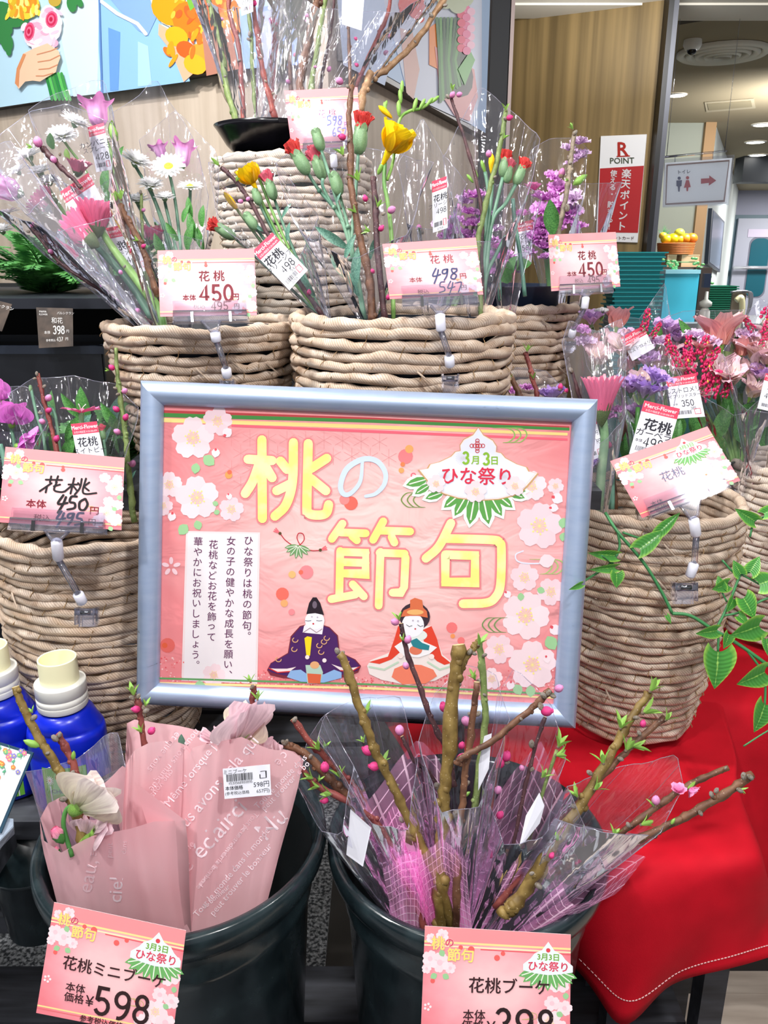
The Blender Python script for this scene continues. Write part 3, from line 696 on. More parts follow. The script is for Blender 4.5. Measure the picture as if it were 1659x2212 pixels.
# ---------------------------------------------------------------- coiled baskets
def husk(c1, c2, dark):
    def fn(m, nt, b):
        uv = N(nt, 'ShaderNodeUVMap'); wv = N(nt, 'ShaderNodeTexWave', Scale=95.0, Distortion=4.0, Detail=2.0); wv.inputs['Detail Scale'].default_value = 60
        nt.links.new(uv.outputs[0], wv.inputs[0])
        mp = N(nt, 'ShaderNodeMapping'); mp.inputs['Scale'].default_value = (30, 1.5, 1); nt.links.new(uv.outputs[0], mp.inputs[0])
        n1 = N(nt, 'ShaderNodeTexNoise', Scale=1.0, Detail=3.0); nt.links.new(mp.outputs[0], n1.inputs[0])
        tc = N(nt, 'ShaderNodeTexCoord'); n2 = N(nt, 'ShaderNodeTexNoise', Scale=60.0, Detail=2.0); nt.links.new(tc.outputs['Object'], n2.inputs[0])
        base = ramp(nt, n1.outputs[0], [(.32, c1), (.52, tuple((a+b_)/2 for a, b_ in zip(c1, c2))), (.68, c2)])
        ln = ramp(nt, wv.outputs[0], [(0, (196, 184, 176)), (.35, (255, 255, 255)), (1, (255, 255, 255))])
        k = mix_rgb(nt, 1.0, base, ln, 'MULTIPLY')
        sp = ramp(nt, n2.outputs[0], [(.30, dark), (.42, (255, 255, 255)), (1, (255, 255, 255))])
        nt.links.new(mix_rgb(nt, .4, k, sp, 'MULTIPLY'), b.inputs['Base Color'])
        ad = N(nt, 'ShaderNodeMath', operation='MULTIPLY_ADD'); ad.inputs[1].default_value = .5; nt.links.new(wv.outputs[0], ad.inputs[0]); nt.links.new(n1.outputs[0], ad.inputs[2])
        bump(nt, b, ad.outputs[0], .6, .0012)
    return fn
H_A = mat('corn_husk', rough=.62, spec=.35, fn=husk((212, 184, 158), (246, 230, 214), (160, 126, 98)))
H_B = mat('corn_husk_pale', rough=.62, spec=.35, fn=husk((222, 204, 186), (250, 240, 228), (170, 138, 112)))
M_THREAD = paint((150, 120, 84), .7); M_LINER = paint((26, 32, 42), .35)
def basket(label, cx, cy, zt, zb, Rt, Rb, n, m, seed, belly=.0, liner=True, seg=132, z_seen=None, group='coiled corn husk baskets'):
    e = thing('woven_basket', label, 'basket', (cx, cy, zb), group)
    rg = random.Random(seed); h = (zt-zb)/n
    def rad(f): return Rb+(Rt-Rb)*f + belly*math.sin(math.pi*f)
    for k in range(n):
        f = (k+.5)/n; R = rad(f); z = zb+h*(k+.5); rt = h*.50*(1.18 if k == n-1 else 1)
        mb = MB(); rows = []; ns = 9; s0 = rg.uniform(0, 50); ph = rg.uniform(0, 6.28); lift = rg.uniform(-.1, .1)*h
        for j in range(seg+1):
            a = math.pi/2 + 2*math.pi*(j % seg)/seg; ca, sa = math.cos(a), math.sin(a)
            q1 = noise.noise(Vector((ca*3, sa*3, s0))); q2 = noise.noise(Vector((ca*9, sa*9, s0+7)))
            q3 = noise.noise(Vector((ca*2.2, sa*2.2, s0+20)))
            r_ = rt*(1+.30*q2+.16*q1); RR = R - r_ + .0022*q1*2 + .0015*q2; zz = z + lift + h*.38*q3 + h*.2*q2
            rows.append([(cx+(RR+r_*math.cos(t))*ca, cy+(RR+r_*math.cos(t))*sa, zz+r_*1.02*math.sin(t)) for t in [2*math.pi*i/ns for i in range(ns)]])
        b = 0; L = 2*math.pi*R/seg
        for r in rows: mb.v += r
        for j in range(seg):
            for i in range(ns):
                i2 = (i+1) % ns; v0, v1 = i/ns, (i+1)/ns; sk = .030
                mb.face((j*ns+i, j*ns+i2, (j+1)*ns+i2, (j+1)*ns+i), m, True, ((j*L+v0*sk, v0+k), (j*L+v1*sk, v1+k), ((j+1)*L+v1*sk, v1+k), ((j+1)*L+v0*sk, v0+k)))
        mb.build('coil', e)
    # stitching threads that run over neighbouring coils
    mb = MB()
    for k in range(0, n-1):
        for a0 in range(7):
            a = -math.pi/2 + (a0-3)*.52 + (k*.19 % .5) + rg.uniform(-.05, .05); f = (k+1)/n; R = rad(f); z = zb+h*(k+1)
            pts = []
            for t in (-1.05, -.75, -.4, 0, .4, .75, 1.05):
                bul = .0006 + (h*.32 if False else 0) - .42*h*(1-abs(math.sin(math.pi*(t)*.5+0))) * (1 if abs(t) < .5 else .0)
                aa = a+.02*t; pts.append((cx+(R+bul+.0005)*math.cos(aa), cy+(R+bul+.0005)*math.sin(aa), z+t*h*.55))
            mb.tube(pts, .0006, M_THREAD, 4, cap=False)
    # loose husk strips
    for k in range(5):
        a = rg.uniform(-2.6, -.5); f = rg.uniform(.2, .95); R = rad(f); z = zb+(zt-zb)*f
        mb.tube([(cx+(R+.001+q*.003)*math.cos(a+q*.05), cy+(R+.001+q*.003)*math.sin(a+q*.05), z-q*.006) for q in (0, .7, 1.5, 2.0, 2.6)], [.0012, .0014, .001, .0008, .0003], m, 4)
    mb.build('stitching', e, kind='stuff')
    if liner:
        mb = MB(); mb.lathe([(Rb*.86, zb+.004), (Rb*.9, zb+.004), (rad(.5)-h*1.5, zb+(zt-zb)*.5), (Rt-h*1.25, zt-.012)], M_LINER, 40, (cx, cy, 0), cap0=True); mb.build('liner', e)
    return e
def on(px_, py_, t):
    p = W(px_, py_, t); return p.x, p.y, p.z
SH = .884
x, y, z = on(438, 690, 1.05); B1 = (x, y, z); basket('upper left woven basket, behind the sign frame top left corner', x, y, z, SH, .130, .092, 17, H_A, 11)
x, y, z = on(870, 672, 1.0); B2 = (x, y, z); basket('upper middle woven basket right above the framed sign', x, y, z, SH, .141, .118, 17, H_A, 12, belly=.006)
x, y, z = on(632, 347, 1.39); B3 = (x, y, z); basket('tall topmost woven basket standing behind, with a black dish on it', x, y, z, .968, .138, .118, 29, H_B, 13)
x, y, z = on(1070, 652, 1.35); B4 = (x, y, z); basket('upper right woven basket partly behind the middle one', x, y, z, SH, .140, .118, 16, H_A, 14)
x, y, z = on(212, 1110, 1.0); B5 = (x, y, z); basket('lower left woven basket behind the blue bottles', x, y, z, .552, .130, .105, 28, H_A, 15, belly=.006, liner=False)
x, y, z = on(1402, 1066, 1.02); B6 = (x, y, z); basket('tall lower right woven basket on red cloth, right of the frame', x, y, z, .552, .119, .083, 29, H_A, 16, belly=.008, liner=False)
x, y, z = on(1748, 992, 1.27); B7 = (x, y, z); basket('woven basket cut off by the right picture edge', x, y, z, .56, .125, .10, 26, H_B, 17, belly=.005, liner=False)

# ---------------------------------------------------------------- buckets
def speck(m, nt, b):
    tc = N(nt, 'ShaderNodeTexCoord'); n2 = N(nt, 'ShaderNodeTexNoise', Scale=28.0, Detail=6.0); nt.links.new(tc.outputs['Object'], n2.inputs[0])
    nt.links.new(ramp(nt, n2.outputs[0], [(.4, (24, 34, 38)), (.75, (44, 58, 62))]), b.inputs['Base Color'])
    mp = ramp(nt, n2.outputs[0], [(.3, (90, 90, 90)), (.7, (150, 150, 150))]); nt.links.new(mp, b.inputs['Roughness'])
    bump(nt, b, n2.outputs[0], .08, .001)
M_BUCK = mat('bucket_plastic', rough=.4, fn=speck, spec=.45)
def bucket(label, cx, cy, zr, R, zb):
    e = thing('flower_bucket', label, 'bucket', (cx, cy, zb), 'dark plastic flower buckets')
    prof = [(R*.70, zb), (R*.74, zb+.012), (R*.86, zr-.075), (R*.885, zr-.068), (R*.885, zr-.06), (R*.875, zr-.055), (R*.90, zr-.034), (R*.955, zr-.03), (R*.985, zr-.022), (R, zr-.012), (R*.995, zr-.003), (R*.97, zr), (R*.93, zr-.002), (R*.905, zr-.010), (R*.895, zr-.028),
            (R*.84, zr-.06), (R*.72, zb+.012), (.001, zb+.010)]
    mb = MB(); mb.lathe(prof[:7], M_BUCK, 96, (cx, cy, 0), cap0=True); mb.build('body', e)
    mb = MB(); mb.lathe(prof[6:15], M_BUCK, 96, (cx, cy, 0)); mb.build('rim', e)
    mb = MB(); mb.lathe(prof[14:], paint((16, 22, 24), .5), 64, (cx, cy, 0)); mb.build('inner_wall', e)
    return e
x, y, z = on(396, 1790, .78); K1 = (x, y, z); bucket('left dark plastic bucket holding the pink paper bouquets', x, y, z, .1385, BZ)
x, y, z = on(1008, 1798, .80); K2 = (x, y, z); bucket('right dark green plastic bucket holding peach branch bouquets', x, y, z, .1385, BZ)
# black dish on top basket
x, y = B3[0]-.030, B3[1]-.02; zd = B3[2]-.002
e = thing('black_dish', 'shallow black plastic dish on top of the highest basket', 'dish', (x, y, zd))
mb = MB(); mb.lathe([(.05, zd+.002), (.062, zd+.006), (.078, zd+.022), (.092, zd+.044), (.098, zd+.052), (.094, zd+.052), (.06, zd+.012), (.001, zd+.01)], paint((16, 15, 20), .18), 56, (x, y, 0), cap0=True); mb.build('bowl', e)
DISH = (x, y, zd)
# dark planter rim behind the upper right basket
p0 = W(1000, 655, 1.32); e = thing('planter_tray', 'dark navy tray edge visible above the upper right basket', 'tray', (B4[0], B4[1], B4[2]))
mb = MB(); rr = .116; mb.lathe([(rr*.9, B4[2]-.05), (rr, B4[2]+.026), (rr*1.02, B4[2]+.028), (rr*.98, B4[2]+.028), (rr*.86, B4[2]-.04), (.001, B4[2]-.04)], paint((26, 34, 52), .3), 48, (B4[0], B4[1], 0)); mb.build('wall', e)

# ---------------------------------------------------------------- the framed sign
FR = [(300, 830), (1290, 872), (1258, 1567), (285, 1508)]
# plane leaning back: fitted rectangle
def fit_rect(px4, t0, wdt, hgt):
    """rigid rectangle w x h whose corners project onto px4 (TL,TR,BR,BL): Gauss-Newton on centre + rotation"""
    def corners(p):
        R = Matrix.Rotation(p[5], 3, 'Z') @ Matrix.Rotation(p[3], 3, 'X') @ Matrix.Rotation(p[4], 3, 'Y')
        return [Vector((p[0], p[1], p[2])) + R @ Vector((sx*wdt/2, 0, sz*hgt/2)) for sx, sz in ((-1, 1), (1, 1), (1, -1), (-1, -1))]
    def proj(P):
        d = P-CAM; a = d.y*CP - d.z*SP; return np.array([CX+F*d.x/a, CY-F*(d.y*SP+d.z*CP)/a])
    cx_ = sum(q[0] for q in px4)/4; cy_ = sum(q[1] for q in px4)/4; c0 = W(cx_, cy_, t0)
    p = np.array([c0.x, c0.y, c0.z, -.25, 0, 0.]); T = np.array([c for q in px4 for c in q], float)
    f = lambda p: np.concatenate([proj(c) for c in corners(p)])
    for _ in range(40):
        r = T-f(p); J = np.array([(f(p+np.eye(6)[i]*1e-5)-f(p))/1e-5 for i in range(6)]).T
        p = p+np.linalg.solve(J.T@J+np.eye(6)*1e-3*np.array([1, 1, 1, 30, 30, 30]), J.T@r)
    return corners(p), float(np.abs(r).max())
fc, err = fit_rect(FR, .82, .470, .345)
print('FRAMEFIT', err, fc)
FP = Plane.of3(fc[0], fc[1], fc[2]); fx = (fc[1]-fc[0]).normalized(); fz = (fc[0]-fc[3]).normalized(); fn_ = FP.n
def alu(m, nt, b):
    tc = N(nt, 'ShaderNodeTexCoord'); mp = N(nt, 'ShaderNodeMapping'); mp.inputs['Scale'].default_value = (30, 60, 160); nt.links.new(tc.outputs['Object'], mp.inputs[0])
    n1 = N(nt, 'ShaderNodeTexNoise', Scale=1.0, Detail=5.0); nt.links.new(mp.outputs[0], n1.inputs[0])
    nt.links.new(ramp(nt, n1.outputs[0], [(.24, (110, 114, 124)), (.29, (160, 178, 208)), (.7, (172, 188, 214))]), b.inputs['Base Color'])
M_ALU = mat('brushed_aluminium', rough=.38, metal=.55, fn=alu)
e = thing('framed_sign', 'silver aluminium snap frame holding the large pink poster', 'picture frame', fc[3]); SIGN = e
Wf, Hf, bw = .470, .345, .0245
sec = [(-.0, -.012), (0, .0), (.0022, .0062), (.006, .0095), (.011, .0108), (.016, .0096), (.021, .0062), (bw, .0015), (bw, -.012)]
def fpt(u, v, d): return fc[0] + fx*u - fz*v + fn_*d
for (x0, y0), (x1, y1), (inx, iny), nm in (((0, 0), (Wf, 0), (0, 1), 'top'), ((0, Hf), (Wf, Hf), (0, -1), 'bottom'), ((0, 0), (0, Hf), (1, 0), 'left'), ((Wf, 0), (Wf, Hf), (-1, 0), 'right')):
    mb = MB(); rows = []
    for q, (X, Y) in ((0, (x0, y0)), (1, (x1, y1))):
        row = []
        for s, d in sec:
            ax = (1 if q == 0 else -1)*s
            if inx == 0: row.append(fpt(X+ax, Y+iny*s, d))
            else: row.append(fpt(X+inx*s, Y+ax, d))
        rows.append(row)
    mb.grid(rows, M_ALU, smooth=True)
    for r in rows: mb.poly(r, M_ALU)
    mb.build('frame_rail', e)
mb = MB(); mb.prism([fpt(.004, .004, -.012), fpt(Wf-.004, .004, -.012), fpt(Wf-.004, Hf-.004, -.012), fpt(.004, Hf-.004, -.012)], fn_*.004, paint((120, 120, 126), .6)); mb.build('backboard', e)
# poster sheet with slight waves
def posterfn(m, nt, b):
    uv = N(nt, 'ShaderNodeUVMap'); sx = nt.nodes.new('ShaderNodeSeparateXYZ'); nt.links.new(uv.outputs[0], sx.inputs[0])
    n1 = N(nt, 'ShaderNodeTexNoise', Scale=3.5, Detail=4.0); nt.links.new(uv.outputs[0], n1.inputs[0])
    # distance from the centre gives the darker pink print at the rim of the design
    vd = N(nt, 'ShaderNodeVectorMath', operation='DISTANCE'); vd.inputs[1].default_value = (.56, .45, 0); nt.links.new(uv.outputs[0], vd.inputs[0])
    ad = N(nt, 'ShaderNodeMath', operation='MULTIPLY_ADD'); ad.inputs[1].default_value = .35; nt.links.new(n1.outputs[0], ad.inputs[0]); nt.links.new(vd.outputs['Value'], ad.inputs[2])
    nt.links.new(ramp(nt, ad.outputs[0], [(.30, (226, 186, 182)), (.52, (226, 166, 166)), (.75, (218, 128, 132))]), b.inputs['Base Color'])
    n3 = N(nt, 'ShaderNodeTexNoise', Scale=7.0, Detail=3.0); nt.links.new(uv.outputs[0], n3.inputs[0]); n3.inputs['Distortion'].default_value = 1.0
    bump(nt, b, n3.outputs[0], .28, .012)
M_POST = mat('poster_paper', rough=.42, spec=.3, fn=posterfn)
pb = .0235; PO = -.0015
mb = MB(); u0, u1, v0, v1 = pb, Wf-pb, pb, Hf-pb
mb.grid([[fpt(u0+(u1-u0)*i/24, v0+(v1-v0)*j/16, PO) for i in range(25)] for j in range(17)], M_POST); poster = mb.build('poster', e)
FPP = Plane(FP.p + FP.n*PO, FP.n)
a = Art(FPP.hit, FP.n, step=.00009)
import sys
sys.stdout.flush()
YEL = mat('poster_yellow', rough=.5, spec=.3, fn=noisy((226, 218, 122), (234, 228, 166), 40, coord='Object', lo=.4, hi=.6))
RIM = (232, 128, 136)
# inner picture edge lines
def e_line(dy0, dy1, w, c, L, x0=352, x1=1228):
    a.stroke([(x0, 893+dy0), (x0+430, 893+dy0+21), (x1, 893+dy1+27)], w, c, L, cap=False)
a.poly([(352, 886), (800, 902), (1230, 921), (1230, 926), (800, 908), (352, 894)], (188, 62, 66), 1)
a.poly([(352, 892), (800, 906), (1230, 924), (1230, 930), (800, 913), (352, 901)], (66, 140, 64), 2)
a.poly([(354, 903), (800, 918), (1226, 935), (1226, 941), (800, 926), (354, 912)], (252, 222, 140), 2)
a.poly([(500, 917), (800, 929), (1226, 947), (1226, 952), (800, 935), (500, 922)], (240, 100, 120), 2)
a.poly([(344, 1467), (800, 1480), (1210, 1502), (1210, 1498), (800, 1476), (344, 1463)], (96, 160, 96), 4)
a.poly([(344, 1478), (800, 1489), (1210, 1510), (1210, 1506), (800, 1484), (344, 1473)], (246, 222, 150), 4)
# star lattice, fine lines upper left
for i in range(9):
    for j in range(4):
        cx_, cy_ = 500+i*40+(j % 2)*20, 945+j*34+i*1.2
        if 520+j*40 < cx_ and j > 1: continue
        for k in range(6):
            an = math.radians(60*k+30); a.stroke([(cx_, cy_), (cx_+19*math.cos(an), cy_+19*math.sin(an))], .8, (226, 146, 148), 1, cap=False)
# red cloth of beads along the bottom
rg = random.Random(8)
for i in range(900):
    x = rg.uniform(345, 1210); h = rg.random()**1.5; y = 1462+(x-345)*.03-h*(26+34*(abs(x-760)/400)**2); 
    a.circle(x, y+14, rg.uniform(1.2, 2.4), ((226, 86, 96), (246, 196, 196), (236, 120, 124))[i % 3], 1+i % 2, n=5)
# white text panel
def panelfn(m, nt, b): b.inputs['Base Color'].default_value = lin((238, 234, 238))
M_PAN = mat('poster_white_panel', rough=.45, spec=.3, fn=panelfn)
a.poly([(402, 1147), (562, 1150), (556, 1477), (392, 1470)], (240, 222, 224), 2)
a.poly([(406, 1151), (558, 1154), (552, 1473), (397, 1466)], (238, 232, 236), 3)
PUR = (96, 36, 84)
for s, x, y, hh in (('ひな祭りは桃の節句。', 535, 1271, 22.2), ('女の子の健やかな成長を願い、', 496, 1313, 21.6), ('花桃などお花を飾って', 459, 1276, 21.6), ('華やかにお祝いしましょう。', 425, 1303, 21.6)):
    n = len(s); a.text(s, x, y, hh-1, PUR, 5, rot=1.4, vertical=True, pitch=1.08, bold=.006)
# big rounded characters by their strokes
BIG = {
 'momo': ([[(566, 950), (567, 1120)], [(536, 992), (588, 995)], [(560, 1002), (546, 1040), (530, 1066)], [(572, 1005), (588, 1032)],
           [(634, 956), (632, 1040), (618, 1090), (594, 1115)], [(606, 996), (620, 1014)], [(598, 1060), (626, 1046)],
           [(666, 958), (663, 1094), (666, 1107), (676, 1112), (696, 1112), (706, 1106), (710, 1090)], [(706, 990), (672, 1012)], [(672, 1034), (704, 1060)]], 20),
 'setsu': ([[(740, 1131), (717, 1164)], [(736, 1150), (790, 1152)], [(761, 1158), (771, 1167)], [(828, 1126), (806, 1166)], [(822, 1146), (886, 1148)], [(846, 1160), (852, 1172)],
            [(735, 1192), (790, 1194), (790, 1240), (735, 1238)], [(735, 1190), (733, 1288)], [(735, 1214), (790, 1216)], [(716, 1294), (768, 1284)], [(762, 1262), (786, 1288)],
            [(820, 1194), (874, 1196), (876, 1204), (873, 1268), (866, 1280), (848, 1280)], [(822, 1192), (818, 1308)], ], 17),
 'ku': ([[(974, 1130), (948, 1180), (920, 1206)], [(958, 1163), (1062, 1166), (1078, 1172), (1083, 1186), (1081, 1262), (1070, 1290), (1050, 1302), (1000, 1304)],
         [(962, 1198), (1026, 1200), (1026, 1258), (962, 1257), (962, 1198)]], 19)}
for ch, (sts, w) in BIG.items():
    for st in sts:
        pts = [tuple(p) for p in smooth_path(st, 5)] if len(st) > 2 and st[0] != st[-1] and ch != 'setsu' else st
        a.stroke(pts, w+9, (238, 156, 158), 3); a.stroke(pts, w+5.5, RIM, 4)
        for p in st[1:-1]: a.circle(p[0], p[1], (w+5.5)/2, RIM, 4, n=12)
        a.stroke(pts, w, YEL, 6)
        for p in st[1:-1]: a.circle(p[0], p[1], w/2, YEL, 6, n=12)
a.curve([(783, 996), (778, 1040), (757, 1066), (741, 1066), (736, 1046), (750, 1012), (784, 992), (814, 996), (832, 1020), (830, 1046), (812, 1066), (790, 1072)], 10, (206, 222, 250), 6, taper=lambda q: .7+.5*math.sin(q*3.14))
# blossoms
FL = [(417, 946, 46, 0), (470, 910, 32, 10), (426, 1075, 47, -6), (500, 1100, 27, 10), (366, 1047, 28, 0), (352, 1092, 22, 20), (462, 1458, 25, 15),
      (1165, 1136, 50, 10), (1148, 1050, 33, 0), (1133, 1247, 31, 0), (1135, 1330, 52, 20), (1190, 1278, 30, 40), (1150, 1436, 52, 0), (1078, 1402, 32, 30), (1062, 1466, 24, 0), (1200, 1050, 18, 30)]
for i, (x, y, r, ro) in enumerate(FL): a.blossom(x, y, r, 3, ro, c=((248, 222, 228), (246, 214, 222))[i % 2])
for x, y, r, ro in ((425, 1000, 24, 100), (440, 985, 30, 40), (405, 1133, 28, 130), (424, 1124, 22, 70), (420, 1480, 24, 0), (448, 1480, 16, 80), (1182, 1374, 34, 60), (1112, 1478, 26, 60), (1146, 1480, 26, 90), (1125, 1280, 18, 90), (1160, 1272, 18, 20), (472, 1090, 14, 200), (475, 1104, 14, 160), (1218, 1118, 24, 100), (1218, 1150, 20, 100)):
    a.leaf(x, y, r, ro, (158, 204, 150), 4, w=.42)
for x, y, r, ro in ((482, 942, 16, -40), (468, 968, 14, 100), (375, 1106, 14, 110), (1192, 1070, 18, 30), (1190, 1350, 18, 50), (1186, 1095, 14, 10), (1106, 1470, 14, 110), (1180, 1415, 12, 80), (494, 1065, 10, 80), (1092, 1276, 12, 60)):
    a.leaf(x, y, r*1.5, ro, (250, 228, 234), 5, w=.45); a.leaf(x, y, r*.5, ro+20, (226, 84, 96), 6)
for k in range(5):
    an = math.radians(72*k-90); a.circle(370+13*math.cos(an), 1224+13*math.sin(an), 4.5, (246, 208, 216), 3, ry=8, rot=72*k)
for x, y, r, c in ((494, 1026, 8, (240, 160, 90)), (496, 1020, 5, (240, 110, 80)), (758, 1087, 15, (236, 106, 92)), (744, 1079, 11, (238, 140, 138)), (876, 986, 16, (236, 128, 132)), (884, 970, 9, (240, 170, 100)), (870, 1003, 5, (240, 130, 80)), (867, 1016, 6, (240, 166, 100)),
                   (662, 1236, 15, (240, 140, 146)), (650, 1236, 5, (238, 110, 90)), (631, 1241, 8, (240, 186, 120)), (610, 1283, 14, (236, 110, 96)), (614, 1303, 8, (240, 170, 110)), (630, 1322, 7, (240, 140, 146)), (362, 1394, 16, (228, 104, 96)), (356, 1394, 6, (226, 96, 60)),
                   (976, 1356, 12, (238, 120, 120)), (978, 1374, 5, (240, 150, 90)), (996, 1384, 8, (238, 120, 120))):
    a.circle(x, y, r, c, 2 + (r < 9))
for x, y in ((893, 1027), (974, 1094), (1075, 1096), ): a.circle(x, y, 6, (230, 100, 116), 2); a.circle(x, y, 3.4, (246, 190, 194), 3)
# knot with bamboo
a.curve([(605, 1152), (618, 1168), (640, 1180), (656, 1168), (655, 1154), (645, 1152), (642, 1164), (652, 1180), (672, 1189), (688, 1189)], 1.8, (190, 30, 50), 4)
for x, y, r in ((605, 1152, 215), (692, 1188, -20)):
    for k in (-16, 0, 16): a.stroke([(x, y), (x+14*math.cos(math.radians(r+k)), y+14*math.sin(math.radians(r+k)))], 2.6, (238, 110, 120), 4)
    a.circle(x, y, 3.4, (90, 70, 40), 5)
for k, an in enumerate((170, 150, 128, 100, 74, 44, 24)): a.leaf(644, 1178, 30, an, (110, 156, 100), 4, w=.16, vein=(236, 236, 220))
# badge
def both(pts, cx_): return pts + [(2*cx_-x, y+(cx_-x)*.06) for x, y in reversed(pts)]
BD = [(1033, 924), (1022, 940), (1002, 950), (994, 962), (995, 974), (984, 976), (975, 986), (950, 998), (930, 1003), (925, 1012), (906, 1015), (918, 1030), (928, 1042), (940, 1056), (960, 1066), (990, 1075), (1033, 1080)]
def scale(pts, k, cx_=1033, cy_=1010): return [(cx_+(x-cx_)*k, cy_+(y-cy_)*k) for x, y in pts]
for k, an in enumerate((196, 212, 160, 140, 120, 100, 78, 60, 40, 20, -16, 8)):
    bx, by = ((925, 1034), (930, 1046), (960, 1062), (1000, 1062), (1010, 1066), (1026, 1068), (1042, 1068), (1056, 1066), (1066, 1062), (1096, 1062), (1100, 1058), (1100, 1056))[k]
    ln = (50, 40, 44, 54, 56, 66, 66, 56, 54, 40, 0, 36)[k]
    if ln: a.leaf(bx, by, ln+8, an if k > 1 else 180-(an-180), (240, 244, 236), 7, w=.27); a.leaf(bx, by, ln, an if k > 1 else 180-(an-180), (92, 160, 76), 8, w=.2, vein=(238, 244, 226))
a.poly(both(scale(BD, 1.03), 1033), (206, 160, 108), 9); a.poly(both(BD, 1033), (246, 226, 222), 10); a.poly(both(scale(BD, .965), 1033), (228, 230, 244), 11)
for k in range(3):
    for cx_, cy_ in ((960, 1030), (1000, 990), (1090, 1030)):
        for m_ in range(4): an = math.radians(45*m_+k*15); a.stroke([(cx_-16*math.cos(an), cy_-16*math.sin(an)), (cx_+16*math.cos(an), cy_+16*math.sin(an))], .6, (210, 206, 216), 12, cap=False)
for dx, dy in ((0, 0), (6, 0), (-6, 0), (0, 6), (0, -6), (12, 0), (-12, 0), (0, 11), (0, -11)):
    a.stroke([(1031+dx+4*math.cos(q), 963+dy+4*math.sin(q)) for q in [k*math.pi/5 for k in range(11)]], 1.5, (196, 50, 60), 13, cap=False)
GRN = (136, 184, 48)
a.digits('3', 1006, 989, 27, flat(GRN), bold=.05); a.text('月', 1026, 994, 20, GRN, 13, bold=.03); a.digits('3', 1050, 991, 27, flat(GRN), bold=.05); a.text('日', 1068, 995, 20, GRN, 13, bold=.03)
a.L = 13; a.text('ひな祭り', 1029, 1028, 40, (214, 44, 72), 14, rot=1, bold=.02)
a.blossom(1027, 1062, 24, 15, 0); a.blossom(942, 1045, 20, 15, 0); a.blossom(1112, 1050, 22, 15, 0)
# flowing water lines
for cx_, cy_, sg, c in ((1100, 936, 1, (150, 190, 100)), (905, 1076, -1, (120, 150, 80)), (1080, 1346, -1, (120, 150, 90)), (1180, 1220, 1, (170, 200, 120))):
    for k in range(3): a.curve([(cx_-26*sg+k*14*sg-10, cy_-12), (cx_+k*14*sg, cy_-10), (cx_+12*sg+k*13*sg, cy_+4), (cx_+k*13*sg, cy_+18), (cx_-14*sg+k*13*sg, cy_+20)], 1.8, c, 3, taper=lambda q: .4+1.2*math.sin(q*3.14))
a.curve([(1130, 1190), (1114, 1198), (1118, 1212), (1142, 1217), (1186, 1216)], 3, (226, 226, 246), 4); a.leaf(1164, 1216, 36, -15, (248, 218, 224), 5)
# prince doll
PUL = (72, 30, 96)
def ell(x, y, rx, ry, c, L, rot=0): a.circle(x, y, rx, c, L, ry=ry, rot=rot, n=20)
a.poly([(577, 1447), (585, 1432), (622, 1410), (628, 1374), (648, 1352), (680, 1344), (712, 1354), (730, 1372), (734, 1408), (768, 1424), (780, 1438), (774, 1452), (748, 1462), (680, 1470), (610, 1464), (584, 1458)], (120, 40, 56), 6)
a.poly([(579, 1446), (586, 1433), (624, 1411), (630, 1376), (649, 1354), (680, 1346), (711, 1356), (728, 1374), (732, 1409), (766, 1425), (777, 1438), (772, 1448), (746, 1456), (680, 1466), (612, 1458), (586, 1452)], PUL, 7)
for P_ in ([(582, 1443), (600, 1452), (626, 1450), (640, 1440), (620, 1444), (596, 1444)], [(776, 1440), (760, 1450), (736, 1448), (716, 1434), (740, 1442), (760, 1442)]): a.poly(P_, (240, 224, 224), 8); a.stroke(P_[:3], 2.4, (206, 50, 50), 9)
a.poly([(620, 1462), (628, 1448), (650, 1446), (664, 1456), (700, 1456), (722, 1446), (738, 1452), (738, 1464), (700, 1474), (650, 1472)], (140, 178, 224), 9)
a.poly([(660, 1436), (692, 1436), (698, 1452), (692, 1476), (664, 1476), (662, 1452)], (176, 206, 190), 10); ell(680, 1436, 10, 8, (226, 170, 120), 11); a.poly([(664, 1454), (694, 1456), (692, 1476), (666, 1475)], (216, 98, 60), 11)
a.poly([(654, 1366), (657, 1352), (664, 1345), (700, 1346), (696, 1370)], (240, 236, 244), 8); ell(680, 1340, 21, 20, (244, 242, 250), 9)
a.poly([(662, 1326), (668, 1302), (676, 1290), (684, 1290), (692, 1302), (700, 1328), (681, 1324)], (34, 22, 34), 10); ell(680, 1306, 5, 8, (110, 96, 112), 11)
for x0, x1 in ((660, 672), (684, 696)): a.stroke([(x0, 1340), ((x0+x1)/2, 1341), (x1, 1340)], 1.1, (60, 50, 60), 11)
ell(677, 1347, 2, 2, (206, 50, 60), 11); ell(674, 1332, 2, 1.6, (190, 180, 196), 11); ell(686, 1333, 2, 1.6, (190, 180, 196), 11)
a.stroke([(655, 1366), (670, 1356), (684, 1366), (696, 1358)], 1.2, (150, 110, 120), 11)
a.poly([(658, 1378), (664, 1374), (674, 1376), (670, 1416), (662, 1416)], (250, 214, 30), 11); ell(664, 1419, 4.6, 4.6, (248, 226, 226), 12); ell(701, 1426, 4.6, 4.6, (248, 230, 230), 12)
for x, y in ((638, 1382), (636, 1402), (690, 1394), (700, 1386), (694, 1408), (706, 1378), (602, 1424), (748, 1428)):
    a.stroke([(x+6*math.cos(q), y+5*math.sin(q)) for q in [k*.7 for k in range(7)]], 1.9, (222, 170, 120), 12)
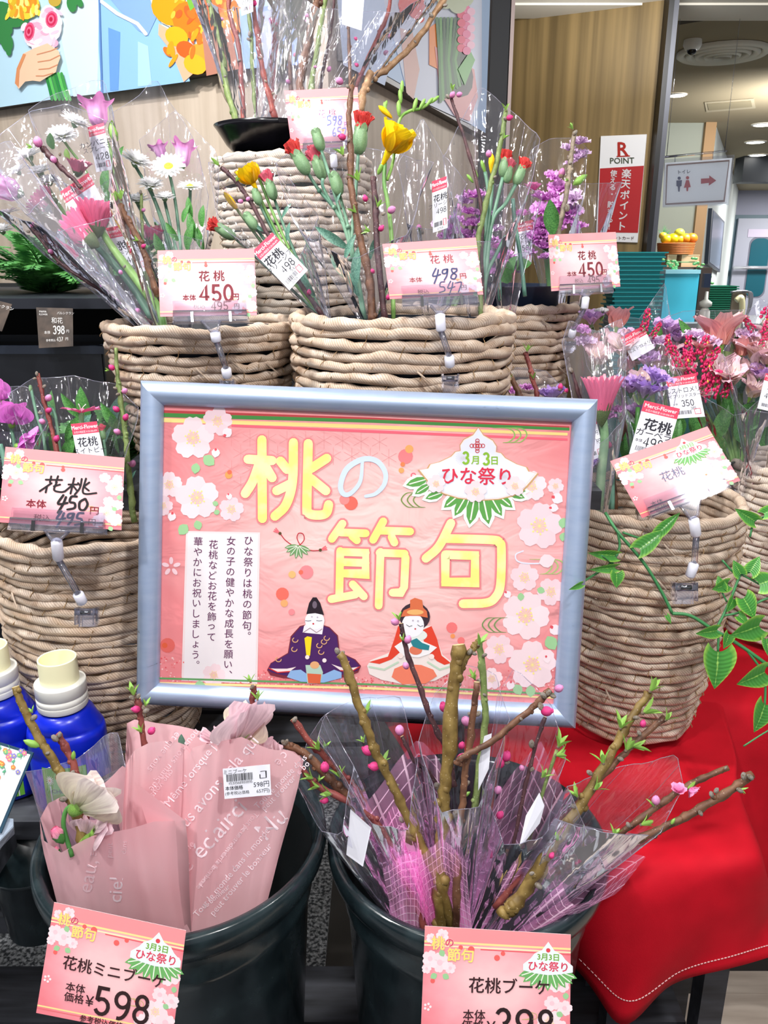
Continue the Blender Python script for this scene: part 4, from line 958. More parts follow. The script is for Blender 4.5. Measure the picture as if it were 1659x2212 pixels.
# princess doll
RED = (224, 66, 44)
a.poly([(793, 1438), (800, 1426), (840, 1410), (856, 1372), (862, 1352), (930, 1352), (944, 1380), (956, 1414), (978, 1432), (974, 1452), (940, 1470), (880, 1480), (824, 1468), (798, 1456)], (238, 226, 222), 6)
a.poly([(796, 1430), (838, 1418), (852, 1380), (860, 1352), (876, 1356), (874, 1400), (846, 1424), (820, 1434)], RED, 7)
a.poly([(974, 1432), (954, 1416), (944, 1380), (932, 1352), (914, 1360), (916, 1400), (944, 1428), (960, 1436)], RED, 7)
a.stroke([(798, 1440), (830, 1446), (860, 1430)], 4, (190, 214, 190), 8); a.stroke([(976, 1438), (950, 1446), (924, 1430)], 4, (190, 214, 190), 8)
a.poly([(846, 1462), (852, 1444), (876, 1434), (910, 1436), (936, 1446), (944, 1460), (920, 1476), (870, 1478)], (238, 128, 100), 9)
ell(896, 1332, 33, 30, (58, 40, 52), 7); ell(892, 1350, 24, 26, (240, 240, 246), 9); ell(893, 1372, 30, 14, (226, 232, 228), 8)
a.poly([(866, 1332), (872, 1318), (886, 1312), (886, 1296), (896, 1291), (912, 1296), (914, 1312), (922, 1320), (924, 1334), (904, 1330), (886, 1330)], (216, 110, 70), 10); ell(897, 1322, 18, 6, (234, 178, 110), 11)
for x0, x1 in ((878, 890), (902, 914)): a.stroke([(x0, 1349), ((x0+x1)/2, 1353), (x1, 1351)], 1.1, (60, 50, 60), 11)
ell(897, 1358, 1.8, 1.8, (200, 50, 60), 11); ell(892, 1340, 2, 2, (190, 180, 196), 11); ell(903, 1341, 2, 2, (190, 180, 196), 11)
a.poly([(852, 1396), (876, 1380), (912, 1384), (944, 1398), (928, 1412), (904, 1420), (870, 1416)], (240, 238, 240), 10)
a.poly([(886, 1384), (900, 1378), (912, 1388), (928, 1394), (926, 1404), (908, 1402), (892, 1396)], (40, 128, 140), 12); ell(898, 1404, 14, 10, (222, 120, 90), 11); ell(865, 1416, 6, 6, (246, 226, 220), 12); ell(932, 1418, 6, 6, (246, 226, 220), 12)
a.build('poster_print', poster)
# clear cover of the frame is too matt to see; easel legs behind carry it
e = thing('sign_easel', 'black metal easel propping the framed sign from behind', 'easel', fc[3])
for u in (.12, .35):
    p0 = fpt(u, Hf-.004, -.016); p1 = fpt(u, .06, -.018)
    mb = MB(); mb.tube([p1, p0, Vector((p0.x, p0.y+.0, .556))], .005, M_BLACK, 8); mb.build('leg', e)
mb = MB(); p0 = fpt(.10, Hf+.004, -.01); p1 = fpt(.37, Hf+.004, -.01); mb.tube([p0, p1], .004, M_BLACK, 8); mb.build('lip', e)
# ================================================================ PRICE CARDS
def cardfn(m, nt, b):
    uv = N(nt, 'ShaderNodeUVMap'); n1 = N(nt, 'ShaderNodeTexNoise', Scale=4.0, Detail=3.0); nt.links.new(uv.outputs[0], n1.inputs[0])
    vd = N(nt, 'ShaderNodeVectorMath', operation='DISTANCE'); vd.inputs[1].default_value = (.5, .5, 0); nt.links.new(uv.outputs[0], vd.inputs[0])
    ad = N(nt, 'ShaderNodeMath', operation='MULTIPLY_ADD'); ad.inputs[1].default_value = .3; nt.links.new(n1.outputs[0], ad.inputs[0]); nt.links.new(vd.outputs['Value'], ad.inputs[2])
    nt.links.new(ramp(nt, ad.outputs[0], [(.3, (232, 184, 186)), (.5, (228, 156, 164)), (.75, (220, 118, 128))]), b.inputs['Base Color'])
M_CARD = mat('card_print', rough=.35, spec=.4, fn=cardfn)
def cardgloss(m, nt, b):
    cardfn(m, nt, b); tc = N(nt, 'ShaderNodeTexCoord'); n = N(nt, 'ShaderNodeTexNoise', Scale=150.0, Detail=3.0); nt.links.new(tc.outputs['Object'], n.inputs[0])
    bump(nt, b, n.outputs[0], .07, .0008)
M_CARDG = mat('card_print_laminated', rough=.05, spec=.22, fn=cardgloss)
M_CLEAR = cellmat('holder_plastic', (247, 248, 252), .04, .04, haze=.04)
M_JOINT = mat('milky_joint', (226, 226, 238), .3, spec=.5)
M_CLIPM = paint((120, 122, 128), .15, metal=.9)
def bil(c, u, v):
    (x0, y0), (x1, y1), (x2, y2), (x3, y3) = c
    return ((x0*(1-u)+x1*u)*(1-v)+(x3*(1-u)+x2*u)*v, (y0*(1-u)+y1*u)*(1-v)+(y3*(1-u)+y2*u)*v)
def card(label, c, t, tops=.0, side=.0, A=1.42, items=(), badge=False, gloss=False, name='price_card', glare=None, deco=True, vbot=.93, top=.15, titlek=.78, cat='price card'):
    TL, TR, BR, BL = c
    P0 = W(*TL, t+tops-side); P1 = W(*TR, t+tops+side); P3 = W(*BL, t-tops-side)
    pl = Plane.of3(P0, P1, P3)
    if glare:
        c0 = W(sum(q[0] for q in c)/4+glare[3], sum(q[1] for q in c)/4+glare[4], t); n_ = ((CAM-c0).normalized()+(Vector(glare[:3])-c0).normalized()).normalized(); pl = Plane(c0, n_)
    e = thing(name, label, cat, pl.hit(*BL), None)
    fnm = lambda u, v: pl.hit(*bil(c, u/A, v))
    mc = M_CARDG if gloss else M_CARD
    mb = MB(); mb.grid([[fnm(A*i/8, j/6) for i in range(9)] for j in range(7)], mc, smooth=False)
    q = [fnm(0, 0), fnm(A, 0), fnm(A, 1), fnm(0, 1)]; mb.prism([p - pl.n*.0003 for p in q], -pl.n*.0003, paint((236, 226, 228), .5))
    sheet = mb.build('sheet', e)
    a = Art(fnm, pl.n, step=.00004)
    a.poly([(0, 0), (A, 0), (A, top), (0, top)], (236, 148, 152), 1)
    a.stroke([(0, top), (A, top)], .018, (248, 222, 150), 2, cap=False); a.stroke([(0, top+.03), (A, top+.03)], .012, (250, 236, 190), 2, cap=False); a.stroke([(.5, top+.045), (A, top+.05)], .009, (230, 90, 96), 2, cap=False)
    if vbot: a.stroke([(0, vbot), (A, vbot)], .014, (248, 222, 150), 2, cap=False); a.stroke([(0, vbot+.025), (A, vbot+.025)], .01, (232, 110, 116), 2, cap=False)
    if deco:
        K = titlek
        for x, y, r in ((.22*K, .1*K, .08*K), (.08*K, .14*K, .06*K), (.08*K, .38*K, .10*K), (.2*K, .42*K, .12*K), (.33*K, .48*K, .07*K), (.04*K, .5*K, .06*K), (A-.1, .42, .11), (A-.22, .30, .07), (A-.07, .30, .06), (A-.16, .62, .07), (A-.05, .66, .07), (A-.18, .78, .11), (A-.28, .90, .08), (A-.08, .86, .09)):
            a.blossom(x, y, r, 3, x*300, c=(249, 224, 230), c2=(246, 200, 210), stam=r > .09 and A*0+1)
        for x, y, an in ((.17*K, .56*K, 150), (.24*K, .56*K, 30), (.2*K, .27*K, 60), (A-.04, .52, 90), (A-.12, .70, 30), (A-.14, .96, 60)): a.leaf(x, y, .09*K, an, (156, 204, 150), 4)
        for x, y, r in ((.12*K, .64*K, .028*K), (.45*K, .23*K, .02), (.58*K, .25*K, .03), (.9*K, .24, .026), (.7, .2, .02), (A-.36, .72, .018)): a.circle(x, y, r, (236, 100, 96), 3)
        for k in range(5): an = math.radians(72*k); a.circle(.05+.025*math.cos(an), .68+.025*math.sin(an), .011, (252, 230, 234), 3)
        for k in range(3): a.curve([(A-.42+k*.03, .70), (A-.36+k*.03, .72), (A-.36+k*.03, .76), (A-.42+k*.03, .77)], .006, (200, 180, 120), 3)
        for tx, x, y, h, cc in (('桃', .17*K, .19*K, .17*K, (250, 226, 120)), ('の', .31*K, .18*K, .12*K, (220, 60, 90)), ('節句', .45*K, .32*K, .17*K, (250, 226, 120))):
            a.text(tx, x, y, h, (240, 160, 160) if cc[2] > 100 else (250, 220, 220), 5, bold=.06); a.text(tx, x, y, h, cc, 7, bold=.025)
    if badge:
        bx, by, bk = badge
        for k in range(9): an = math.radians(20+k*17.5); a.leaf(bx+.02*math.cos(an)*bk*4, by+.06*bk, .17*bk, 20+k*17.5, (110, 176, 100), 5, w=.18, vein=(236, 244, 226))
        B = [(0, -.17), (.05, -.10), (.11, -.07), (.14, -.03), (.2, .02), (.2, .07), (.1, .09), (0, .1)]
        a.poly([(bx+x*bk, by+y*bk) for x, y in B] + [(bx-x*bk, by+y*bk) for x, y in reversed(B)], (232, 240, 246), 8)
        a.text('3月3日', bx, by-.045*bk, .062*bk, (120, 176, 70), 9, bold=.04); a.text('ひな祭り', bx, by+.03*bk, .085*bk, (222, 70, 96), 9, bold=.03); a.circle(bx, by-.10*bk, .018*bk, (220, 70, 80), 9)
    BR_ = (120, 20, 40); BK = (60, 32, 34)
    for it in items:
        tx, u, v, h = it[:4]; kw = dict(it[4]) if len(it) > 4 else {}
        col = kw.pop('c', BR_)
        if 'pts' in kw: 
            for st in kw['pts']: a.curve([(u+x*h, v+y*h) for x, y in st], kw.get('w', .02), col, 9, n=4)
        else: a.text(tx, u, v, h, col, 9, **kw)
    a.build('card_lettering', e)
    return e, pl, fnm
def tbar(pl, pts, d0, th): return [pl.hit(*p)+pl.n*d0 for p in pts], pl.n*th
def holder(label, pl, barc, yoke, chain, t, clamp, cl_sz=30):
    """barc: four px corners of the clear strip over the card's foot; yoke: point below; chain: px joints down to the clamp"""
    e = thing('card_holder', label, 'card holder', W(*clamp, t), 'clear clip-on price card holders')
    mb = MB(); q, off = tbar(pl, barc, .0012, .0012); mb.prism(q, off, M_CLEAR)
    q2, off = tbar(pl, [bil(barc, .0, .5), bil(barc, 1.0, .5), bil(barc, 1.02, 1.12), bil(barc, -.02, 1.12)], -.003, .007); mb.prism(q2, off, M_CLEAR)
    for v in (.55, .8, 1.05): mb.tube([pl.hit(*bil(barc, 0, v))+pl.n*.0045, pl.hit(*bil(barc, 1, v))+pl.n*.0045], .0006, M_CLEAR, 5)
    mb.build('clear_strip', e)
    for u in (.26, .78):
        mb = MB(); q, off = tbar(pl, [bil(barc, u-.018, .62), bil(barc, u+.018, .62), bil(barc, u+.018, 1.14), bil(barc, u-.018, 1.14)], .0046, .0015); mb.prism(q, off, M_CLIPM)
        mb.build('metal_clip', e)
    m0 = bil(barc, .37, 1.05); m1 = bil(barc, .63, 1.05); dx, dy = yoke[0]-(m0[0]+m1[0])/2, yoke[1]-(m0[1]+m1[1])/2
    mb = MB(); Wd = math.hypot(m1[0]-m0[0], m1[1]-m0[1]); ux, uy = (m1[0]-m0[0])/Wd, (m1[1]-m0[1])/Wd
    e0 = (yoke[0]-ux*Wd*.18, yoke[1]-uy*Wd*.18); e1 = (yoke[0]+ux*Wd*.18, yoke[1]+uy*Wd*.18)
    pp = [pl.hit(*p)+pl.n*.002 for p in (m0, e0, e1, m1)]
    mb.tube(pp, .0016, M_CLEAR, 6); mb.prism(pp, pl.n*.001, M_CLEAR)
    mb.build('yoke', e)
    P = [pl.hit(*yoke)] + [W(x, y, t+dt) for x, y, dt in chain]
    for i in range(0, len(P)-1, 2):
        mb = MB(); a_, b_ = P[i], P[i+1]; mb.tube([a_, a_+(b_-a_)*.1, a_+(b_-a_)*.9, b_], [.0032, .0056, .0056, .0042], M_JOINT, 12); mb.build('joint', e)
    if len(P) > 2:
        mb = MB(); mb.tube([P[1], P[2]], .0034, M_CLEAR, 10); mb.tube([P[1], P[2]], .0012, M_CLEAR, 6); mb.build('rod', e)
    cc = W(*clamp, t+.012); k = t/F; s = cl_sz*k
    mb = MB()
    Rm = Matrix((RGT, UPV, TOC)).transposed()
    mb.box(cc, (s*.5, s*.12, .006), M_CLEAR, Rm); mb.box(cc-UPV*s*.45, (s*.42, s*.35, .0015), M_CLEAR, Rm); mb.box(cc-UPV*s*.45-TOC*.008, (s*.42, s*.4, .0015), M_CLEAR, Rm)
    mb.tube([cc-RGT*s*.5, cc+RGT*s*.5], s*.2, M_CLEAR, 10)
    for sx in (-1, 1): mb.box(cc+RGT*sx*s*.5-UPV*s*.2, (.001, s*.45, .007), M_CLEAR, Rm)
    mb.build('clamp', e)
    mb = MB(); mb.tube([cc-RGT*s*.26+TOC*.004, cc+RGT*s*.26+TOC*.004], s*.13, M_CLIPM, 10); mb.build('spring', e)
    return e
K4 = {'w': .018}
def std(name, base, tax, hb=.17):
    R = (128, 20, 44)
    return [(name, .78, .40, .17, {'bold': .02}), ('本体', .44, .72, .10, {'bold': .02}), (base, .84, .66, .34, {'bold': .02}), ('円', 1.12, .72, .11, {'bold': .02}),
            ('税込', .58, .85, .09, {}), (tax, .88, .85, .17, {'bold': .0}), ('円', 1.13, .86, .09, {})]
C1 = [(340, 541), (549, 537), (555, 681), (346, 684)]
_, pl, _ = card('pink price card reading 450 at upper left, clipped to the woven basket', C1, .885, .004, 0, items=std('花 桃', '450', '495'))
holder('clear card holder under the 450 card on the upper left basket', pl, [(374, 652), (532, 650), (535, 692), (377, 694)], (464, 716), [(468, 738, .0), (488, 795, .012), (491, 815, .02)], .885, (492, 828), 28)
C2 = [(826, 527), (1028, 513), (1044, 636), (842, 646)]
HW4 = [[(.35, 0), (.0, .55), (.62, .5)], [(.48, .1), (.22, 1.15)]]
INK = (54, 66, 110)
def scribble(s, u, v, h, col, w=.02):
    """handwritten digits as loose strokes"""
    G_ = {'4': [[(.34, .0), (.06, .56), (.30, .60), (.60, .5)], [(.5, .12), (.36, .6), (.1, 1.2)]], '5': [[(.50, .02), (.2, .06), (.12, .42), (.40, .48), (.42, .8), (.02, .95)], ], '9': [[(.5, .1), (.2, .16), (.14, .42), (.38, .42), (.52, .1), (.42, .6), (.2, .98)]],
          '8': [[(.5, .12), (.2, .1), (.2, .38), (.44, .62), (.3, .92), (.06, .84), (.16, .56), (.5, .3), (.52, .1)]], '0': [[(.36, .14), (.08, .4), (.1, .84), (.36, .9), (.54, .5), (.4, .14)]], '7': [[(.05, .2), (.5, .12), (.46, .4), (.2, 1.0)]], '6': [[(.4, .05), (.1, .5), (.14, .9), (.4, .86), (.42, .6), (.14, .62)]]}
    out = []
    for i, ch in enumerate(s):
        out.append(('', u+i*.62*h, v, h, {'pts': G_[ch], 'w': w, 'c': col}))
    return out
_, pl, _ = card('pink price card with handwritten 498 on the upper middle basket', C2, .865, .004, 0, items=[('花 桃', .86, .34, .16, {'c': (150, 40, 60)}), ('本体', .43, .68, .10, {}), ('円', 1.15, .66, .11, {}), ('税込', .52, .90, .09, {}), ('円', 1.14, .86, .10, {})] + scribble('498', .68, .50, .22, INK, .024) + scribble('547', .76, .74, .20, INK, .020))
holder('clear card holder in front of the upper middle basket', pl, [(866, 620), (1028, 612), (1032, 655), (870, 662)], (950, 676), [(953, 716, .0), (970, 768, .012), (972, 792, .02)], .865, (972, 818), 34)
C3 = [(1184, 507), (1330, 501), (1340, 619), (1191, 629)]
_, pl, _ = card('pink price card reading 450, rightmost, beside the teal shopping baskets', C3, 1.18, .004, 0, items=std('花 桃', '450', '495'))
holder('clear card holder on the basket at right, under the rightmost 450 card', pl, [(1208, 598), (1318, 594), (1322, 628), (1208, 634)], (1266, 640), [(1262, 668, .0), (1238, 712, .012), (1234, 728, .02)], 1.18, (1230, 742), 22)
C4 = [(12, 965), (269, 989), (262, 1145), (-4, 1128)]
KA = [[(-.55, -.25), (.4, -.32)], [(-.25, -.5), (-.3, -.1)], [(.15, -.55), (.05, -.12)], [(-.2, -.05), (-.85, .55)], [(-.45, .2), (-.5, .6)], [(.3, 0), (-.05, .15)], [(.1, -.15), (-.02, .4), (.4, .5), (.62, .42)]]
MO = [[(-.7, -.05), (-.2, -.1)], [(-.4, -.5), (-.55, .55)], [(-.5, .0), (-.9, .45)], [(-.4, .05), (-.2, .3)], [(.05, -.5), (-.02, .1), (-.3, .6)], [(-.15, -.2), (0, 0)], [(.3, -.55), (.15, .3), (.35, .5), (.95, .38)], [(.5, -.3), (.25, -.05)], [(.25, .05), (.5, .25)]]
BKI = (22, 18, 24)
_, pl, _ = card('pink price card with black handwritten 450 at the left edge', C4, .80, .006, -.004, items=[('', .62, .44, .20, {'pts': KA, 'w': .024, 'c': BKI}), ('', .92, .44, .20, {'pts': MO, 'w': .024, 'c': BKI}), ('本体', .42, .72, .12, {'bold': .02}), ('円', 1.10, .76, .12, {'bold': .01}), ('税込', .50, .905, .10, {}), ('円', 1.08, .92, .10, {})] + scribble('450', .66, .58, .20, BKI, .03) + scribble('495', .66, .80, .18, (50, 50, 90), .028))
holder('clear card holder on the lower left basket behind the bottles', pl, [(28, 1096), (228, 1108), (226, 1150), (24, 1140)], (122, 1166), [(126, 1208, .0), (168, 1282, .010), (178, 1302, .02)], .81, (188, 1322), 40)
C5 = [(1318, 996), (1528, 921), (1599, 1038), (1387, 1119)]
_, pl, _ = card('tilted glossy pink price card with white glare on the right basket', C5, .86, .012, .0, glare=(.60, -.35, 2.37, 60, 26), badge=(1.02, .24, 1.15), gloss=True, items=[('花桃', .66, .52, .17, {'c': (110, 120, 150)}), ('本体', .28, .86, .09, {'c': (60, 40, 60)}), ('価格', .29, .96, .09, {'c': (60, 40, 60)}), ('547.80', 1.0, .90, .12, {'c': (120, 130, 160)})])
holder('clear card holder hooked on the tall right basket, tilted', pl, [(1388, 1080), (1552, 1020), (1572, 1052), (1406, 1116)], (1498, 1118), [(1504, 1158, .0), (1500, 1215, .014), (1490, 1246, .02)], .86, (1478, 1268), 46)
C6 = [(614, 196), (772, 188), (783, 316), (630, 322)]
_, pl, _ = card('glaring white-lit price card reading 598 beside the black dish', C6, 1.22, .008, .0, glare=(-.60, -.30, 2.37, -20, -10), gloss=True, items=[('花 桃', .78, .42, .16, {'c': (150, 90, 130)}), ('円', 1.14, .62, .10, {'c': (150, 120, 190)})] + scribble('598', .76, .46, .17, (120, 130, 190), .022) + scribble('657', .84, .66, .16, (120, 130, 190), .02))
holder('clear card holder on the topmost basket under the 598 card', pl, [(654, 296), (768, 290), (770, 318), (656, 326)], (720, 332), [(722, 362, .0), (724, 392, .012), (724, 404, .02)], 1.235, (724, 416), 22)
C7 = [(117, 1949), (402, 2010), (372, 2246), (78, 2188)]
c7i = [('花桃ミニブーケ', .63, .50, .135, {'c': (60, 30, 34), 'bold': .02}), ('本体', .31, .71, .09, {'c': (60, 30, 34), 'bold': .02}), ('価格', .31, .80, .09, {'c': (60, 30, 34), 'bold': .02}), ('¥', .45, .80, .13, {'c': (50, 26, 30), 'bold': .01}), ('598', .74, .78, .34, {'c': (46, 24, 26), 'bold': .01}),
       ('参考税込価格', .58, .965, .065, {'c': (60, 30, 34), 'bold': .02}), ('¥657.80', .88, .985, .1, {'c': (60, 30, 34), 'bold': .01})]
card('pink price card reading 598 taped to the left dark bucket', C7, .638, .006, .004, A=1.22, badge=(.98, .26, 1.15), items=c7i, top=.14, vbot=.93, titlek=.68)
C8 = [(918, 2000), (1233, 2019), (1231, 2260), (908, 2256)]
c8i = [('花桃ブーケ', .76, .48, .145, {'c': (56, 30, 34), 'bold': .02}), ('本体', .46, .74, .10, {'c': (56, 30, 34), 'bold': .02}), ('価格', .45, .83, .10, {'c': (56, 30, 34), 'bold': .02}), ('¥', .61, .84, .14, {'c': (46, 26, 30), 'bold': .01}), ('398', .90, .81, .36, {'c': (40, 24, 26), 'bold': .01})]
card('pink price card reading 398 taped to the right dark bucket', C8, .652, .006, -.001, A=1.30, badge=(1.1, .26, 1.1), items=c8i, top=.13, vbot=None, titlek=.72)
# dark card on the left flower stand
def dark_card(label, c, t, items):
    pl = Plane.of3(W(*c[0], t), W(*c[1], t), W(*c[3], t)); e = thing('shelf_tag', label, 'price tag', pl.hit(*c[3]))
    fnm = lambda u, v: pl.hit(*bil(c, u, v)); mb = MB(); mb.prism([fnm(0, 0), fnm(1, 0), fnm(1, 1), fnm(0, 1)], -pl.n*.001, mat('tag_brown', rough=.35, fn=noisy((50, 42, 38), (78, 66, 58), 60))); mb.build('sheet', e)
    a = Art(fnm, pl.n, step=.0001)
    for tx, u, v, h, kw in items: a.text(tx, u, v, h, (226, 224, 222), 2, **kw)
    a.build('tag_lettering', e)
dark_card('small dark brown price tag reading 398 on the black plant stand', [(78, 664), (157, 666), (158, 748), (84, 752)], 1.22, [('和花', .56, .32, .17, {'sx': .95}), ('398', .60, .56, .28, {'bold': .01, 'sx': .8}), ('本体', .27, .62, .09, {}), ('円', .85, .60, .09, {}), ('参考税込', .36, .82, .07, {}), ('437', .62, .80, .15, {'sx': .8}), ('円', .82, .80, .09, {}), ('MAMA', .18, .10, .07, {}), ('FLOWER', .19, .17, .06, {}), ('パルシクラン', .80, .13, .08, {'rot': 0})])
dark_card('dark brown price tag cut off at the left edge of the plant stand', [(-40, 640), (26, 657), (4, 716), (-60, 700)], 1.16, [('ルシクラン', .76, .16, .14, {'rot': 0}), ('398', .3, .6, .3, {})])
# ================================================================ LEFT SIDE: plant stand, bottles, small card
e = thing('plant_stand', 'black tiered metal plant stand in the dark left background', 'plant stand', (-.95, 1.75, 0))
mb = MB(); mb.box((-.98, 1.90, .55), (.55, .02, .55), paint((8, 9, 12), .7)); mb.build('back_panel', e)
for z, y in ((1.085, 1.40), (.88, 1.30), (.50, 1.4)):
    mb = MB(); mb.box((-.93, y+.2, z), (.50, .30, .008), paint((18, 22, 32), .5)); mb.build('shelf_board', e)
for x in (-1.4, -.46):
    mb = MB(); mb.box((x, 1.85, .54), (.012, .012, .54), M_BLACK); mb.build('post', e)
# black plant crates on the stand
for i, (x, y, z, w) in enumerate(((-.605, 1.37, .955, .165), (-.96, 1.37, .955, .165), (-1.25, 1.37, .955, .10))):
    mb = MB(); mb.box((x, y, z-.065), (w, .10, .004), paint((12, 13, 17), .45)); P_ = paint((14, 16, 22), .35)
    for sx, sy, hx, hy in ((0, -1, w, .003), (0, 1, w, .003), (-1, 0, .003, .1), (1, 0, .003, .1)): mb.box((x+sx*w, y+sy*.1, z), (hx, hy, .065), P_)
    for sx, sy, hx, hy in ((0, -1, w+.006, .006), (0, 1, w+.006, .006), (-1, 0, .006, .106), (1, 0, .006, .106)): mb.box((x+sx*w, y+sy*.1, z+.062), (hx, hy, .006), paint((26, 32, 44), .35))
    mb.build('plant_crate', None, label=('black plastic plant crate below the ferns, right one', 'black plastic plant crate at the left picture edge', 'black crate at the far end of the plant stand')[i], category='crate')
M_FERN = mat('fern_green', rough=.5, fn=noisy((40, 96, 48), (96, 164, 84), 30), trans=.2)
def fern(label, x, y, z, n, L, seed, wd=.5):
    e = thing('fern', label, 'plant', (x, y, z)); r = random.Random(seed)
    for k in range(n):
        a = 2*math.pi*k/n+r.uniform(-.3, .3); el = r.uniform(.5, 1.35); mb = MB(); pts = []
        for i in range(9):
            s = i/8; ee = el-1.0*s; pts.append(Vector((x+math.cos(a)*L*s*math.cos(el)*1.1*wd*2, y+math.sin(a)*L*s*math.cos(el)*wd*2, z+L*(math.sin(el)*s-.45*s*s))))
        mb.tube(pts, .0015, M_FERN, 4, cap=False)
        for i in range(1, 9):
            t = (pts[i]-pts[i-1]).normalized(); sd = t.cross(Vector((0, 0, 1))).normalized(); w = L*.22*(1-i/9)+.008
            for sg in (-1, 1):
                for off in (0, .5):
                    b = pts[i-1].lerp(pts[i], off); tip = b+sd*sg*w+t*w*.5+Vector((0, 0, -.1*w)); mb.poly([b-t*.004, b.lerp(tip, .5)+t*.006, tip, b.lerp(tip, .5)-t*.006], M_FERN)
        mb.build('frond', e)
fern('bushy green fern in the stand below the pink bouquet', -.62, 1.55, 1.093, 40, .22, 4)
fern('green fern at the left picture edge behind the bouquets', -.86, 1.55, 1.093, 36, .24, 5)
fern('dark green fern between the left baskets and the crate', -.50, 1.60, 1.093, 34, .19, 6)
fern('upright dark foliage behind the sweet peas at lower left', -.48, 1.24, .82, 24, .16, 7)
fern('dark leafy foliage behind the small pink dianthus', -.40, 1.20, .86, 24, .14, 8)
# blue bottles of flower food
BLUE = mat('blue_bottle', (10, 36, 190), .28, spec=.5); CREAM = paint((240, 236, 196), .4); CAPW = paint((232, 232, 226), .4)
def bottle(label, px_, py_, t, face):
    b0 = W(px_, py_, t); k = t/F; e = thing('plastic_bottle', label, 'bottle', (b0.x, b0.y, .549), 'blue flower food bottles'); z0 = .549
    s = .92
    def wob(a, i): return 1+.10*math.cos(2*(a)) if 1 <= i <= 9 else 1
    pr = [(.034, 0), (.040, .004), (.0425, .015), (.0425, .080), (.0412, .083), (.0426, .086), (.0425, .105), (.0405, .113), (.0392, .1135), (.0392, .116), (.0385, .120), (.034, .131), (.029, .136), (.0265, .137)]
    mb = MB(); mb.lathe([(r*s, z*s*1.0+z0) for r, z in pr], BLUE, 48, (b0.x, b0.y, 0), cap0=True, wob=wob)
    mb.build('body', e)
    mb = MB(); mb.lathe([(.026, .131), (.0270, .1325), (.0272, .138), (.0272, .1382), (.0265, .139), (.0265, .1392), (.0272, .140), (.0272, .146), (.0265, .1465), (.0265, .147), (.0272, .1475), (.0272, .160), (.0271, .1612), (.0262, .1618), (.0260, .1619), (.020, .1622)], CAPW, 48, (b0.x, b0.y, z0-.003)); mb.build('collar', e)
    mb = MB(); pr = [(.0205, .160), (.0205, .1615), (.0205, .1885), (.0204, .1892), (.0200, .1894), (.0190, .1894), (.0187, .189), (.0185, .188), (.018, .168), (.0179, .1675), (.001, .167)]
    mb.lathe(pr, CREAM, 72, (b0.x, b0.y, z0-.003), wob=lambda a, i: 1+.008*(int(a*36/math.pi) % 2) if i < 2 else 1); mb.build('cap', e)
    mb = MB(); rows = []
    R_ = .0432*s
    def lp(u, v):
        a = -math.pi/2+face+(u-.5)*1.3; rr = R_*(1+.10*math.cos(2*a)); return Vector((b0.x+rr*math.cos(a), b0.y+rr*math.sin(a), z0+.076*s-v*.066*s))
    mb.grid([[lp(i/12, j/4) for i in range(13)] for j in range(5)], paint((108, 178, 60), .4)); lb = mb.build('bottle_label', e)
    a = Art(lp, (0, -1, 0), step=.0003)
    def nfn(u, v): p = lp(u, v); d = (p-Vector((b0.x, b0.y, p.z))).normalized(); return p+d*.0004*a.L
    a.P = lambda x, y: nfn(x, y)
    a.poly([(.15, .38), (.9, .38), (.9, 1), (.15, 1)], (226, 232, 236), 1)
    for x, y, r in ((.55, .2, .12), (.18, .25, .09)):
        for q in range(12): an = 2*math.pi*q/12; a.stroke([(x, y), (x+r*math.cos(an), y+r*1.1*math.sin(an))], .018, (244, 236, 214), 2, cap=False)
        a.circle(x, y, r*.25, (236, 130, 60), 3)
    a.stroke([(.55, .3), (.55, .5)], .012, (30, 60, 30), 2, cap=False)
    a.text('CHRYSAL', .52, .47, .11, (30, 40, 60), 3, bold=.02, sx=1.4)
    for q in range(10): a.circle(.5+.03*(q % 2), .60+.03*q, .10-.008*abs(q-5), (120, 120, 180), 2, ry=.008, n=8)
    a.build('label_print', lb)
bottle('blue bottle with cream measuring cap and green flower label, right one', 147, 1600, .910, .15)
bottle('blue bottle with cream cap cut off by the left picture edge', 4, 1585, .940, .2)
# small card in a white foot at the left edge
pl = Plane.of3(W(0, 1600, .80), W(74, 1628, .79), W(0, 1780, .78)); e = thing('menu_card', 'white floral-printed card in a clear stand at the left edge', 'card', W(0, 1800, .79))
mb = MB(); mb.prism([pl.hit(*p) for p in ((-60, 1585), (72, 1626), (2, 1800), (-120, 1780))], -pl.n*.0015, paint((40, 70, 90), .3)); mb.build('backing', e)
a = Art(pl.hit, pl.n, step=.0003); a.poly([(-55, 1592), (66, 1630), (0, 1788), (-115, 1770)], (238, 244, 246), 1)
rg = random.Random(4)
for i in range(34):
    x, y = rg.uniform(-20, 62), 0; y = 1604+(x*.3)+rg.uniform(2, 80)*(1-x/160)
    if x > 66-(y-1630)*.42 - 6: continue
    c = ((250, 200, 70), (250, 150, 90), (240, 130, 160), (90, 170, 210), (120, 190, 140), (150, 140, 210))[i % 6]
    if i % 3: a.blossom(x, y, 5.5, 3, i*40, c=c, c2=(250, 230, 120), stam=False)
    else: a.curve([(x, y-8), (x+3, y), (x, y+10)], 1.2, (90, 160, 120), 2); a.leaf(x, y, 6, 40, (100, 180, 140), 2); a.leaf(x+2, y+2, 6, 150, (100, 180, 140), 2)
a.build('card_print', e)
mb = MB(); q = [W(-30, 1768, .79), W(30, 1776, .785), W(30, 1790, .785), W(-8, 1828, .78), W(-40, 1826, .785)]; mb.prism(q, (0, 0, -.006), M_CLEAR); mb.prism([p+Vector((0, 0, .004)) for p in q[:3]]+[q[3]+Vector((0, 0, .003))], (0, 0, -.002), paint((190, 206, 226), .3)); mb.build('foot', e)
